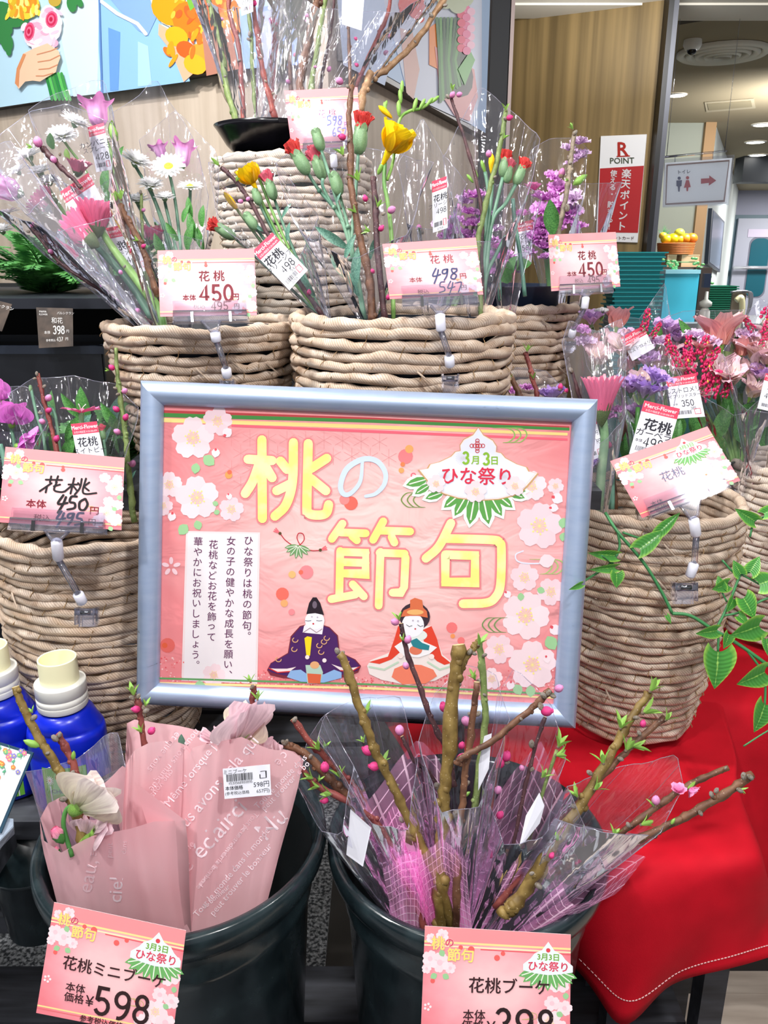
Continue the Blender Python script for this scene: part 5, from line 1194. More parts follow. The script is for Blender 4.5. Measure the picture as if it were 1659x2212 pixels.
# small dark pot under the table, table apron
p = W(62, 1880, .88); e = thing('small_pot', 'small black round pot under the table slats at left', 'pot', (p.x, p.y, .40))
mb = MB(); mb.lathe([(.030, .46), (.034, .463), (.042, .548), (.046, .549), (.046, .553)], M_BUCK, 40, (p.x, p.y+.01, -.032), cap0=True); mb.build('wall', e)
mb = MB(); mb.box((-.50, .80, .40), (.10, .04, .012), M_DWOOD); mb.build('pot_shelf', None, label='dark wooden bar below the table that carries the small black pot', category='shelf')

# ================================================================ RED CLOTHS
def redfn(m, nt, b):
    tc = N(nt, 'ShaderNodeTexCoord'); w1 = N(nt, 'ShaderNodeTexNoise', Scale=14.0, Detail=5.0); nt.links.new(tc.outputs['Object'], w1.inputs[0])
    nt.links.new(ramp(nt, w1.outputs[0], [(.3, (166, 3, 24)), (.7, (188, 6, 30))]), b.inputs['Base Color'])
    n2 = N(nt, 'ShaderNodeTexNoise', Scale=900.0); nt.links.new(tc.outputs['Object'], n2.inputs[0]); bump(nt, b, n2.outputs[0], .25, .0006)
M_RED = mat('red_cloth', rough=.75, spec=.2, fn=redfn)
M_STITCH = paint((232, 190, 190), .7)
def cloth(label, rows, seed, hem=True, group='red cloths'):
    """rows: control net of world points, refined by splines both ways"""
    R = [smooth_path([tuple(p) for p in r], 8) for r in rows]; n = len(R[0])
    Cc_ = [smooth_path([tuple(r[j]) for r in R], 8) for j in range(n)]
    G_ = [[Vector(Cc_[j][i]) for j in range(n)] for i in range(len(Cc_[0]))]
    for i, r in enumerate(G_):
        for j, p in enumerate(r):
            f = i/len(G_); r[j] = p + Vector((noise.noise(p*14+Vector((seed, 0, 0)))*.004*f, noise.noise(p*11+Vector((0, seed, 0)))*.006*f, noise.noise(p*9+Vector((0, 0, seed)))*.0030))
    e = thing('red_cloth', label, 'cloth', G_[0][0], None)
    mb = MB(); mb.grid(G_, M_RED); o = mb.build('fabric', e)
    md = o.modifiers.new('thickness', 'SOLIDIFY'); md.thickness = .0012; md.offset = -1
    if hem:
        mb = MB(); row = G_[-3]; nx = G_[-1]
        pts = []
        for j in range(n): pts.append(row[j].lerp(nx[j], .1))
        for j in range(len(pts)-1):
            for q in (0, .5):
                a_ = pts[j].lerp(pts[j+1], q); b_ = pts[j].lerp(pts[j+1], q+.34); mb.tube([a_+TOC*.0022, b_+TOC*.0022], .0006, M_STITCH, 4)
        mb.build('hem_stitching', e)
    return e
Zt = .5395
def T(x, y, dz=0): return WZ(x, y, Zt+dz)
def Hn(x, y, Y): return WY(x, y, Y)
# columns: from the left-back edge round the front corner to the right
rows = [
 [Vector((-.06, 1.30, Zt)), Vector((.10, 1.30, Zt)), Vector((.28, 1.28, Zt)), Vector((.42, 1.28, Zt)), Vector((.50, 1.26, Zt)), Vector((.52, 1.24, Zt)), Vector((.53, 1.2, Zt))],
 [Vector((-.02, 1.05, Zt)), Vector((.12, 1.03, Zt)), Vector((.27, 1.0, Zt)), Vector((.40, .99, Zt)), T(1560, 1600), T(1578, 1600), T(1580, 1600, -.004)],
 [T(880, 1640), T(1010, 1650), T(1200, 1675), T(1380, 1700), T(1530, 1700), T(1585, 1690), T(1592, 1700, -.012)],
 [Vector((.03, .84, Zt)), Vector((.12, .836, Zt)), T(1262, 1770), T(1400, 1790), T(1540, 1780), T(1615, 1790), T(1625, 1800, -.03)],
 [Vector((.04, .832, Zt-.03)), Vector((.12, .828, Zt-.03)), T(1286, 1850), T(1400, 1868), T(1520, 1862), T(1634, 1862, -.004), T(1648, 1880, -.04)],
 [Vector((.05, .828, Zt-.09)), Vector((.13, .824, Zt-.09)), Hn(1262, 1980, .690), Hn(1390, 1985, .672), Hn(1530, 1975, .690), Hn(1644, 1950, .71), Hn(1660, 1950, .75)],
 [Vector((.05, .828, Zt-.14)), Vector((.13, .824, Zt-.14)), Hn(1246, 2088, .70), Hn(1345, 2212, .655), Hn(1450, 2128, .68), Hn(1560, 2092, .685), Hn(1690, 2060, .70)]]
cloth('bright red hemmed cloth draped over the stool in the foreground', rows, 3)
rows = [[Vector((x, 1.50, .548)) for x in (.40, .52, .65, .8, 1.0)],
        [Vector((x, 1.22, .548)) for x in (.40, .52, .65, .8, 1.0)],
        [Vector((.40, 1.07, .546)), Vector((.50, 1.05, .547)), Vector((.62, 1.05, .547)), Vector((.8, 1.05, .547)), Vector((1.0, 1.06, .547))],
        [Vector((.41, 1.01, .52)), Vector((.50, 1.00, .515)), Vector((.62, 1.01, .52)), Vector((.8, .99, .515)), Vector((1.0, 1.01, .515))],
        [Vector((.42, .99, .40)), Vector((.50, .955, .40)), Vector((.60, .995, .40)), Vector((.78, .96, .40)), Vector((1.0, .98, .4))],
        [Vector((.43, .98, .25)), Vector((.50, .925, .235)), Vector((.60, .975, .225)), Vector((.78, .93, .215)), Vector((1.0, .96, .2))]]
cloth('darker red cloth hanging behind at the right edge under the vine', rows, 9)
mb = MB(); mb.box((.80, 1.26, .27), (.36, .2, .27), paint((30, 26, 26), .7)); mb.build('cloth_table', None, label='dark table block under the rear red cloth', category='table')
# ================================================================ FLOWERS, BRANCHES, WRAPS
def petal_mat(key, base, tip, back=None, mid=None, streak=None, trans=.22, rough=.55):
    def fn(m, nt, b):
        uv = N(nt, 'ShaderNodeUVMap'); sx = nt.nodes.new('ShaderNodeSeparateXYZ'); nt.links.new(uv.outputs[0], sx.inputs[0])
        st = [(0, base)] + ([(.5, mid)] if mid else []) + [(1, tip)]
        col = ramp(nt, sx.outputs[1], st)
        wv = N(nt, 'ShaderNodeTexNoise', Scale=1.0, Detail=2.0); mp = N(nt, 'ShaderNodeMapping'); mp.inputs['Scale'].default_value = (14, 1.5, 1); nt.links.new(uv.outputs[0], mp.inputs[0]); nt.links.new(mp.outputs[0], wv.inputs[0])
        sh = ramp(nt, wv.outputs[0], [(.3, (215, 205, 212)), (.6, (255, 255, 255))]); col = mix_rgb(nt, .8, col, sh, 'MULTIPLY')
        if streak: col = mix_rgb(nt, ramp(nt, wv.outputs[0], [(.60, (0, 0, 0)), (.64, (255, 255, 255))]), col, lin(streak))
        if back:
            g = N(nt, 'ShaderNodeNewGeometry'); col = mix_rgb(nt, g.outputs['Backfacing'], col, lin(back))
        nt.links.new(col, b.inputs['Base Color']); bump(nt, b, wv.outputs[0], .3, .001)
    return mat(key, rough=rough, spec=.25, fn=fn, trans=trans)
P_GERB = petal_mat('gerbera_pink', (240, 110, 150), (250, 150, 190), back=(240, 160, 172))
P_GERB2 = petal_mat('gerbera_inner', (246, 90, 150), (255, 150, 196))
P_WHITE = petal_mat('petal_white', (238, 244, 238), (252, 253, 255), trans=.35)
P_CAMP = petal_mat('campanula_pink', (236, 160, 226), (240, 150, 216), mid=(246, 184, 234))
P_CAMP2 = petal_mat('campanula_magenta', (214, 80, 190), (230, 96, 206))
P_YEL = petal_mat('freesia_yellow', (236, 180, 10), (252, 220, 20), mid=(250, 208, 16))
P_RED = petal_mat('carnation_red', (214, 30, 44), (240, 90, 84))
P_PINKC = petal_mat('carnation_pink', (226, 60, 90), (244, 130, 150))
P_STOCK = petal_mat('stock_orchid', (230, 140, 226), (246, 184, 244), mid=(240, 160, 238))
P_STOCKP = petal_mat('stock_pale', (234, 204, 238), (244, 218, 248))
P_MAG = petal_mat('aster_magenta', (226, 100, 206), (240, 140, 228))
P_PEAM = petal_mat('sweet_pea_magenta', (226, 110, 216), (244, 150, 232), mid=(238, 136, 228))
P_PEAW = petal_mat('sweet_pea_cream', (232, 226, 196), (246, 236, 232), mid=(240, 232, 212), trans=.3)
P_PEAP = petal_mat('sweet_pea_blush', (246, 222, 226), (248, 220, 230), trans=.3)
P_LISI = petal_mat('lisianthus_purple', (242, 236, 248), (190, 156, 230), mid=(216, 194, 240))
P_LISP = petal_mat('lisianthus_lilac', (232, 212, 242), (222, 184, 236))
P_ALP = petal_mat('alstroemeria_pink', (254, 244, 228), (250, 206, 220), mid=(253, 234, 234))
P_ALS = petal_mat('alstroemeria_striped', (250, 236, 190), (246, 200, 214), mid=(250, 226, 214), streak=(120, 40, 60))
P_ALO = petal_mat('alstroemeria_coral', (246, 176, 158), (250, 202, 204), mid=(246, 176, 172))
P_PEACH = petal_mat('peach_blossom', (240, 110, 170), (244, 170, 214))
P_HOT = petal_mat('peach_bud_pink', (200, 30, 100), (240, 90, 160))
P_BUDL = petal_mat('peach_bud_light', (206, 110, 160), (240, 170, 220))
P_DIAN = petal_mat('dianthus_pink', (240, 60, 120), (246, 130, 180))
M_CALYX = mat('calyx_green', rough=.5, fn=noisy((92, 132, 92), (140, 172, 128), 40), trans=.1)
M_CALYXD = mat('calyx_dark', rough=.6, fn=noisy((54, 78, 50), (104, 116, 74), 60))
M_BUDSC = mat('bud_scale', rough=.8, fn=noisy((122, 92, 70), (196, 178, 150), 500, .9, .002))
M_FUZZ = mat('fuzzy_bud_grey', rough=.9, fn=noisy((160, 148, 136), (220, 210, 200), 700, .9, .002))
M_LEAFN = mat('young_leaf', rough=.45, fn=noisy((110, 164, 64), (166, 208, 104), 60), trans=.25)
M_LEAFG = mat('leaf_green', rough=.4, fn=noisy((50, 108, 50), (96, 156, 78), 30), trans=.15)
M_LEAFB = mat('leaf_blue_green', rough=.45, fn=noisy((64, 112, 96), (110, 156, 136), 30), trans=.1)
M_STEMG = mat('stem_green', rough=.45, fn=noisy((84, 130, 60), (136, 176, 96), 30))
M_STEMB = mat('stem_blue_green', rough=.45, fn=noisy((70, 112, 92), (116, 156, 130), 30))
M_YC = paint((226, 206, 40), .7); M_CENT = paint((196, 210, 60), .7)
def bark(key, c1, c2, sc=90):
    def fn(m, nt, b):
        tc = N(nt, 'ShaderNodeTexCoord'); n1 = N(nt, 'ShaderNodeTexNoise', Scale=sc, Detail=5.0); nt.links.new(tc.outputs['Object'], n1.inputs[0])
        n2 = N(nt, 'ShaderNodeTexVoronoi', Scale=sc*3.5); nt.links.new(tc.outputs['Object'], n2.inputs[0])
        c = ramp(nt, n1.outputs[0], [(.3, c1), (.68, c2)]); sp = ramp(nt, n2.outputs[0], [(.10, (235, 225, 205)), (.16, (0, 0, 0))])
        nt.links.new(mix_rgb(nt, .28, c, sp, 'ADD'), b.inputs['Base Color']); bump(nt, b, n1.outputs[0], .6, .001)
    return mat(key, rough=.5, spec=.3, fn=fn)
B_OLIVE = bark('bark_olive', (92, 72, 34), (134, 112, 62)); B_BROWN = bark('bark_brown', (70, 44, 34), (118, 82, 60)); B_RED = bark('bark_red', (96, 40, 44), (140, 74, 66)); B_GREY = bark('bark_grey', (96, 84, 74), (150, 136, 116)); B_TAN = bark('bark_tan', (128, 94, 66), (176, 142, 108)); B_GRN = bark('bark_green', (86, 104, 56), (128, 144, 88)); B_DARK = bark('bark_dark', (54, 36, 44), (90, 60, 62))
M_CUT = paint((196, 176, 130), .7)

def petal(mb, ang, r0, z0, L, w, e0, e1, m, nl=6, nw=4, cup=.15, shape='round', wave=0.0, rs=None, notch=0.0, roll=0.0):
    rs = rs or random; ca, sa = math.cos(ang), math.sin(ang); rad = Vector((ca, sa, 0)); tan = Vector((-sa, ca, 0)); up = Vector((0, 0, 1))
    p = rad*r0+up*z0; rows = []; ph = rs.uniform(0, 6); wk = rs.uniform(.8, 1.2)
    for i in range(nl+1):
        s = i/nl; e = math.radians(e0+(e1-e0)*s); d = rad*math.cos(e)+up*math.sin(e); nrm = -rad*math.sin(e)+up*math.cos(e)
        if i: p = p+d*(L/nl)
        if shape == 'round': ww = w*math.sin(math.pi*min(1, .12+.80*s)**.9)**.8 if s < .93 else w*.45
        elif shape == 'fan': ww = w*(.15+.85*s**.7) if s < .95 else w*.8
        elif shape == 'strap': ww = w*(.6+.4*math.sin(math.pi*s*.9)) if s < .95 else w*.35
        elif shape == 'point': ww = w*math.sin(math.pi*(.08+.92*s))**.9+.002 if s < .99 else .004*w
        row = []
        for j in range(nw+1):
            x = -1+2*j/nw; tw = wave*w*s*math.sin(ph+x*5*wk+s*3); q = p + tan*(x*ww) + nrm*(cup*ww*x*x+tw) + tan*(roll*s*w)
            if notch and i == nl: q = q - d*(notch*L*(.5+.5*math.cos(x*math.pi*2.0)))
            row.append(q)
        rows.append(row)
    mb.grid(rows, m)
def petals(mb, n, m, off=0, jit=.08, rs=None, **k):
    rs = rs or random.Random(1)
    for i in range(n):
        kk = dict(k)
        for key in ('L', 'w'): kk[key] = k[key]*(1+rs.uniform(-jit, jit))
        for key in ('e0', 'e1'): kk[key] = k[key]+rs.uniform(-1, 1)*jit*70
        petal(mb, 2*math.pi*(i+off)/n+rs.uniform(-jit, jit)*2/n*3, m=m, rs=rs, **kk)
LIB = {}
def lib(name):
    """each kind of bloom once: list of (part name, mesh, is sub-part)"""
    if name in LIB: return LIB[name]
    r = random.Random(len(LIB)*7+1); A = MB(); S = []
    if name in ('gerbera', 'gerbera_open'):
        op = name == 'gerbera_open'
        petals(A, 22, P_GERB, rs=r, r0=.34, z0=0, L=.96, w=.125, e0=(34 if op else 66), e1=(26 if op else 44), jit=.05, shape='strap', cup=.3, nw=3)
        petals(A, 20, P_GERB, off=.5, rs=r, r0=.30, z0=.04, L=.9, w=.125, e0=(42 if op else 70), e1=(34 if op else 50), jit=.05, shape='strap', cup=.3, nw=3)
        B = MB(); petals(B, 16, P_GERB2, rs=r, r0=.2, z0=.1, L=.4, w=.08, e0=75, e1=60, jit=.1, shape='strap', nw=2, nl=4); B.ball((0, 0, .12), .2, P_GERB2, 12, 6, sc=(1, 1, .5)); S.append(('flower_center', B))
        B = MB(); B.lathe([(.02, -.34), (.10, -.30), (.24, -.16), (.35, .0), (.38, .12)], M_CALYXD, 24)
        petals(B, 18, M_CALYXD, rs=r, r0=.30, z0=-.08, L=.34, w=.05, e0=66, e1=62, jit=.1, shape='point', nw=2, nl=3); S.append(('calyx', B))
    elif name == 'mum':
        for k, (n, L, e) in enumerate(((20, .92, 8), (18, .86, 24), (15, .72, 42), (12, .5, 60))): petals(A, n, P_WHITE, off=k*.4, rs=r, r0=.12, z0=.02+k*.03, L=L, w=.115, e0=e+14, e1=e-6, jit=.10, shape='strap', cup=.25, nw=2, nl=4)
        B = MB(); B.ball((0, 0, .10), .22, M_CENT, 14, 7, sc=(1, 1, .55)); S.append(('flower_center', B))
        B = MB(); B.lathe([(.04, -.28), (.16, -.18), (.26, -.02), (.2, .06)], M_CALYX, 14); S.append(('calyx', B))
    elif name == 'daisy':
        petals(A, 22, P_WHITE, rs=r, r0=.2, z0=.02, L=.82, w=.11, e0=18, e1=2, jit=.08, shape='strap', cup=.25, nw=2, nl=4); petals(A, 18, P_WHITE, off=.5, rs=r, r0=.18, z0=.05, L=.74, w=.11, e0=30, e1=12, jit=.08, shape='strap', cup=.25, nw=2, nl=4)
        B = MB(); B.ball((0, 0, .08), .27, M_CENT, 16, 8, sc=(1, 1, .6)); B.ball((0, 0, .14), .18, M_YC, 12, 6, sc=(1, 1, .7)); S.append(('flower_center', B))
        B = MB(); B.lathe([(.04, -.22), (.16, -.14), (.26, 0)], M_CALYX, 14); S.append(('calyx', B))
    elif name == 'campanula':
        rows = []
        for i, (rr, z) in enumerate(((.10, 0), (.38, .14), (.55, .42), (.58, .8), (.62, 1.15), (.78, 1.4), (1.0, 1.52))):
            rows.append([Vector((rr*(1+(.10*math.cos(5*a) if i < 5 else .22*math.cos(5*a)))*math.cos(a), rr*(1+(.10*math.cos(5*a) if i < 5 else .22*math.cos(5*a)))*math.sin(a), z+(.16*math.cos(5*a) if i == 6 else 0)+(0.05*math.cos(10*a) if i == 6 else 0))) for a in [2*math.pi*k/40 for k in range(41)]])
        A.grid(rows, P_CAMP); B = MB(); B.lathe([(.05, -.2), (.2, -.1), (.3, .05)], M_CALYX, 12); petals(B, 5, M_CALYXD, rs=r, r0=.26, z0=0, L=.45, w=.12, e0=75, e1=40, shape='point', nw=2); S.append(('calyx', B))
    elif name in ('carnation_bud_red', 'carnation_bud_pink', 'carnation_bud_closed'):
        B = MB(); B.lathe([(.05, -.15), (.2, -.08), (.33, .12), (.39, .4), (.38, .75), (.33, 1.0), (.31, 1.1)], M_CALYX, 20, wob=lambda a, i: 1+.03*math.cos(5*a)); petals(B, 5, M_CALYX, rs=r, r0=.33, z0=.92, L=.42, w=.2, e0=96, e1=84, shape='point', nw=2, nl=4); petals(B, 4, M_LEAFN, rs=r, r0=.18, z0=-.08, L=.45, w=.2, e0=66, e1=80, shape='point', nw=2, nl=3)
        m = {'d': P_RED, 'k': P_PINKC}[name[-1]] if name[-1] in 'dk' and 'closed' not in name else P_PINKC
        if 'closed' in name: A = B; A.ball((0, 0, 1.08), .29, M_CALYX, 12, 6, sc=(1, 1, 1.3))
        else:
            petals(A, 12, m, rs=r, r0=.20, z0=.85, L=.95, w=.24, e0=92, e1=64, shape='fan', wave=.5, jit=.15); petals(A, 9, m, rs=r, r0=.10, z0=.95, L=.95, w=.22, e0=96, e1=78, shape='fan', wave=.5, jit=.2); A.ball((0, 0, 1.2), .34, m, 10, 6); S.append(('calyx', B))
    elif name == 'freesia':
        petals(A, 3, P_YEL, rs=r, r0=.20, z0=.3, L=1.35, w=.80, e0=58, e1=62, shape='round', cup=.45, nl=8, nw=6, wave=.10); petals(A, 3, P_YEL, off=.5, rs=r, r0=.16, z0=.32, L=1.3, w=.74, e0=64, e1=72, shape='round', cup=.5, nl=8, nw=6, wave=.10)
        A.lathe([(.05, -.7), (.09, -.3), (.16, .1), (.22, .4)], P_YEL, 14); B = MB()
        for k in range(3): B.tube([(0, 0, .3), (.12*math.cos(k*2.1), .12*math.sin(k*2.1), 1.1)], [.02, .04], P_WHITE, 6)
        S.append(('stamens', B)); B = MB(); B.lathe([(.03, -.85), (.11, -.72), (.12, -.4), (.09, -.35)], M_LEAFN, 10); S.append(('calyx', B))
    elif name in ('freesia_bud', 'freesia_green'):
        m = P_YEL if name == 'freesia_bud' else M_LEAFN
        A.lathe([(.03, -.1), (.16, .1), (.24, .5), (.28, 1.0), (.2, 1.45), (.02, 1.7)], m, 14); B = MB(); petals(B, 2, M_LEAFG, rs=r, r0=.12, z0=0, L=.7, w=.2, e0=84, e1=90, shape='point', nw=2); S.append(('calyx', B))
    elif name in ('stock', 'stock_pale'):
        m = P_STOCK if name == 'stock' else P_STOCKP
        for n, L, e in ((7, .95, 25), (6, .8, 45), (5, .62, 65), (4, .45, 80)): petals(A, n, m, rs=r, r0=.05, z0=.02, L=L, w=.42, e0=e+15, e1=e-15, shape='fan', wave=.35, jit=.16, nl=5, nw=5)
    elif name == 'aster':
        for n, L, e in ((22, .9, 10), (20, .85, 30), (18, .75, 50), (12, .6, 72)): petals(A, n, P_MAG, rs=r, r0=.08, z0=.1, L=L, w=.09, e0=e+12, e1=e-10, shape='strap', jit=.12, nl=4, nw=2)
        B = MB(); B.ball((0, 0, 0), .3, M_CALYX, 12, 6, sc=(1, 1, .8)); S.append(('calyx', B))
    elif name.startswith('sweet_pea'):
        m = {'m': P_PEAM, 'w': P_PEAW, 'p': P_PEAP}[name[-1]]
        for sg in (-1, 1): petal(A, math.pi/2+sg*.45, .02, 0, 1.15, .62, 70, 96, m, 8, 7, cup=.10, shape='fan', wave=.06, rs=r, roll=-sg*.2)
        petal(A, math.pi/2, .0, 0, 1.12, .95, 66, 92, m, 9, 9, cup=.08, shape='round', wave=.06, rs=r)
        for sg in (-1, 1): petal(A, math.pi/2+sg*.5+math.pi, .06, .02, .72, .42, 62, 80, m, 7, 6, cup=.3, shape='round', wave=.05, rs=r)
        B = MB(); B.ball((0, -.16, .3), .14, m, 10, 6, sc=(.6, 1, 1.5)); S.append(('keel', B)); B = MB(); B.lathe([(.03, -.3), (.14, -.2), (.19, 0), (.17, .1)], M_LEAFN, 14); petals(B, 5, M_LEAFN, rs=r, r0=.15, z0=.04, L=.3, w=.09, e0=75, e1=60, shape='point', nw=2); S.append(('calyx', B))
    elif name.startswith('lisianthus'):
        m = P_LISI if name == 'lisianthus' else P_LISP
        for n, L, e in ((6, 1.15, 42), (5, 1.05, 56), (5, .85, 70), (4, .6, 82)): petals(A, n, m, rs=r, r0=.08, z0=0, L=L, w=.52, e0=e+20, e1=e-18, shape='fan', wave=.22, jit=.12, nl=7, nw=6, cup=.25)
        B = MB(); B.lathe([(.04, -.3), (.13, -.1), (.16, .05)], M_CALYX, 12); petals(B, 5, M_CALYX, rs=r, r0=.12, z0=-.05, L=.55, w=.06, e0=70, e1=45, shape='point', nw=2); S.append(('calyx', B))
    elif name.startswith('alstroemeria'):
        m = P_ALO if name.endswith('coral') else P_ALP
        petals(A, 3, m, rs=r, r0=.08, z0=.1, L=1.3, w=.54, e0=76, e1=26, shape='round', cup=.2, wave=.12, nl=7, nw=5); petals(A, 3, P_ALS if not name.endswith('coral') else m, off=.5, rs=r, r0=.08, z0=.12, L=1.3, w=.38, e0=80, e1=34, shape='round', cup=.25, wave=.08, nl=7, nw=4)
        A.lathe([(.04, -.3), (.10, -.1), (.14, .15)], M_LEAFN, 10); B = MB()
        for k in range(6): a = k*1.05; B.tube([(0, 0, .1), (.14*math.cos(a), .14*math.sin(a), .7), (.3*math.cos(a)+.1, .3*math.sin(a), 1.0)], [.015, .015, .03], P_PEAP, 5)
        S.append(('stamens', B))
    elif name == 'sprig_red':
        m = paint((206, 34, 96), .6); my = paint((240, 180, 70), .6)
        for k in range(26):
            s = k/25; a = k*2.4; rr = .34*(1-s*.6); p = Vector((rr*math.cos(a), rr*math.sin(a), .1+1.7*s)); A.tube([(0, 0, p.z-.2), p], .012, M_STEMG, 4, cap=False)
            for q in range(3): A.ball(p+Vector((r.uniform(-.08, .08), r.uniform(-.08, .08), r.uniform(-.05, .1))), r.uniform(.05, .09), my if r.random() < .05 else m, 5, 4, sc=(1, 1, 1.5))
        A.tube([(0, 0, -.4), (0, 0, 1.7)], .02, M_STEMG, 5)
    elif name == 'white_sprig':
        for k in range(16):
            a = k*2.4; rr = .5*math.sqrt(k/16); p = Vector((rr*math.cos(a), rr*math.sin(a), .9-.3*rr)); A.tube([(0, 0, 0), p], .02, M_STEMG, 4, cap=False); A.ball(p, .12, P_WHITE, 7, 5)
    elif name == 'dianthus':
        petals(A, 5, P_DIAN, rs=r, r0=.08, z0=.5, L=.98, w=.36, e0=22, e1=6, shape='fan', wave=.16, notch=.14, jit=.06, nw=8)
        B = MB(); B.lathe([(.04, -.5), (.12, -.4), (.13, .3), (.16, .5)], M_CALYX, 12); S.append(('calyx', B)); B = MB()
        for k in range(3): B.tube([(0, 0, .5), (.1*math.cos(k*2), .1*math.sin(k*2), .8), (.25*math.cos(k*2), .25*math.sin(k*2), .95)], .022, P_WHITE, 5)
        S.append(('stamens', B))
    elif name in ('peach_bud', 'peach_bud_light', 'peach_bud_tight'):
        m = P_BUDL if name.endswith('light') else P_HOT
        A.ball((0, 0, .75), .5, m, 12, 8, sc=(1, 1, 1.15)); petals(A, 5, m, rs=r, r0=.16, z0=.32, L=1.15, w=.42, e0=58, e1=122, shape='round', cup=.35, nl=6, nw=4, jit=.05)
        B = MB(); B.ball((0, 0, .28), .42, M_BUDSC, 10, 6, sc=(1, 1, .9)); petals(B, 6, M_BUDSC, rs=r, r0=.26, z0=.1, L=.6, w=.24, e0=62, e1=96, shape='point', nw=2, nl=4, cup=.3); S.append(('bud_scales', B))
    elif name == 'peach_fuzzy':
        A.ball((0, 0, .42), .34, M_FUZZ, 10, 7, sc=(1, 1, 1.5)); petals(A, 5, M_BUDSC, rs=r, r0=.2, z0=-.05, L=.85, w=.26, e0=58, e1=104, shape='point', nw=2, nl=4, cup=.3); petals(A, 4, M_FUZZ, off=.5, rs=r, r0=.2, z0=.1, L=.9, w=.26, e0=70, e1=108, shape='point', nw=2, nl=4, cup=.4)
    elif name == 'peach_open':
        petals(A, 5, P_PEACH, rs=r, r0=.08, z0=.25, L=.95, w=.5, e0=50, e1=28, shape='round', cup=.25, wave=.06, nl=6, nw=5); petals(A, 5, P_PEACH, off=.5, rs=r, r0=.06, z0=.28, L=.75, w=.42, e0=66, e1=52, shape='round', cup=.3, wave=.08)
        B = MB(); B.ball((0, 0, .15), .22, M_BUDSC, 8, 5)
        for k in range(8): B.tube([(0, 0, .3), (.2*math.cos(k*.8), .2*math.sin(k*.8), .75)], [.015, .03], M_YC, 4)
        S.append(('bud_scales', B))
    elif name == 'leaf_tuft':
        for k in range(4): petal(A, k*1.57+.3, .05, 0, 1.0+.25*(k % 2), .17, 80-8*k, 60-6*k, M_LEAFN, 5, 3, cup=.5, shape='point', rs=r)
        A.ball((0, 0, .02), .12, M_BUDSC, 7, 4)
    elif name == 'green_bud':
        A.lathe([(.03, -.1), (.22, .1), (.32, .5), (.22, 1.0), (.03, 1.3)], M_LEAFN, 12)
    elif name == 'rose_bud':
        for n, L, e in ((5, 1.1, 84), (4, 1.0, 92)): petals(A, n, petal_mat('rosebud_blush', (248, 200, 214), (240, 120, 160)), rs=r, r0=.3, z0=.1, L=L, w=.5, e0=60, e1=112, shape='round', cup=.4, jit=.05)
        A.ball((0, 0, .6), .42, petal_mat('rosebud_blush', (248, 200, 214), (240, 120, 160)), 12, 7, sc=(1, 1, 1.3)); B = MB(); B.lathe([(.08, -.5), (.25, -.3), (.46, .0), (.5, .3)], M_LEAFG, 16); petals(B, 5, M_LEAFG, rs=r, r0=.42, z0=.1, L=.5, w=.26, e0=70, e1=80, shape='point', nw=3); S.append(('calyx', B))
    LIB[name] = (A.mesh(name), [(n, b.mesh(n)) for n, b in S]); return LIB[name]
PN = {'gerbera': 'gerbera_bloom', 'gerbera_open': 'gerbera_bloom', 'mum': 'chrysanthemum_bloom', 'daisy': 'chrysanthemum_bloom', 'campanula': 'bellflower_bloom', 'carnation_bud_red': 'carnation_bud', 'carnation_bud_pink': 'carnation_bud', 'carnation_bud_closed': 'carnation_bud', 'freesia': 'freesia_bloom',
      'freesia_green': 'freesia_bud', 'stock': 'stock_bloom', 'stock_pale': 'stock_bloom', 'aster': 'aster_bloom', 'lisianthus': 'lisianthus_bloom', 'lisianthus_lilac': 'lisianthus_bloom', 'sprig_red': 'flower_sprig', 'white_sprig': 'flower_sprig', 'dianthus': 'dianthus_bloom',
      'peach_bud_light': 'flower_bud', 'peach_bud': 'flower_bud', 'peach_bud_tight': 'flower_bud', 'peach_fuzzy': 'flower_bud', 'peach_open': 'peach_blossom', 'leaf_tuft': 'young_leaves', 'green_bud': 'flower_bud'}
def bloom(par, kind, x, y, t, size, ang=90, c=.3, spin=None, subs=True, sc=None):
    """size: radius in px; ang: direction of the bloom's axis on the picture (90 up); c: how far it turns to the viewer"""
    me, S = lib(kind); a = math.radians(ang); k = math.sqrt(max(0, 1-c*c))
    if kind.startswith('peach'): x -= math.cos(a)*size*.55; y += math.sin(a)*size*.55
    z = cdir(math.cos(a)*k, math.sin(a)*k, c)
    M = frame_of(z, W(x, y, t), size*t/F, spin if spin is not None else (x*.7+y*.3) % 6.28, up=TOC if not kind.startswith('sweet') else TOC)
    if sc: M = M @ Matrix.Diagonal(Vector((*sc, 1)))
    nm = PN.get(kind, 'sweet_pea_bloom' if kind.startswith('sweet') else ('alstroemeria_bloom' if kind.startswith('alst') else kind))
    o = put(nm, me, par, M)
    if subs:
        for n, m in S: put(n, m, o, M)
    return o
def wpath(pts, t, n=5):
    """picture points (x, y[, t]) -> smooth world path"""
    return [W(*p) for p in [tuple(q) for q in smooth_path([(p[0], p[1], p[2] if len(p) > 2 else t) for p in pts], n)]]
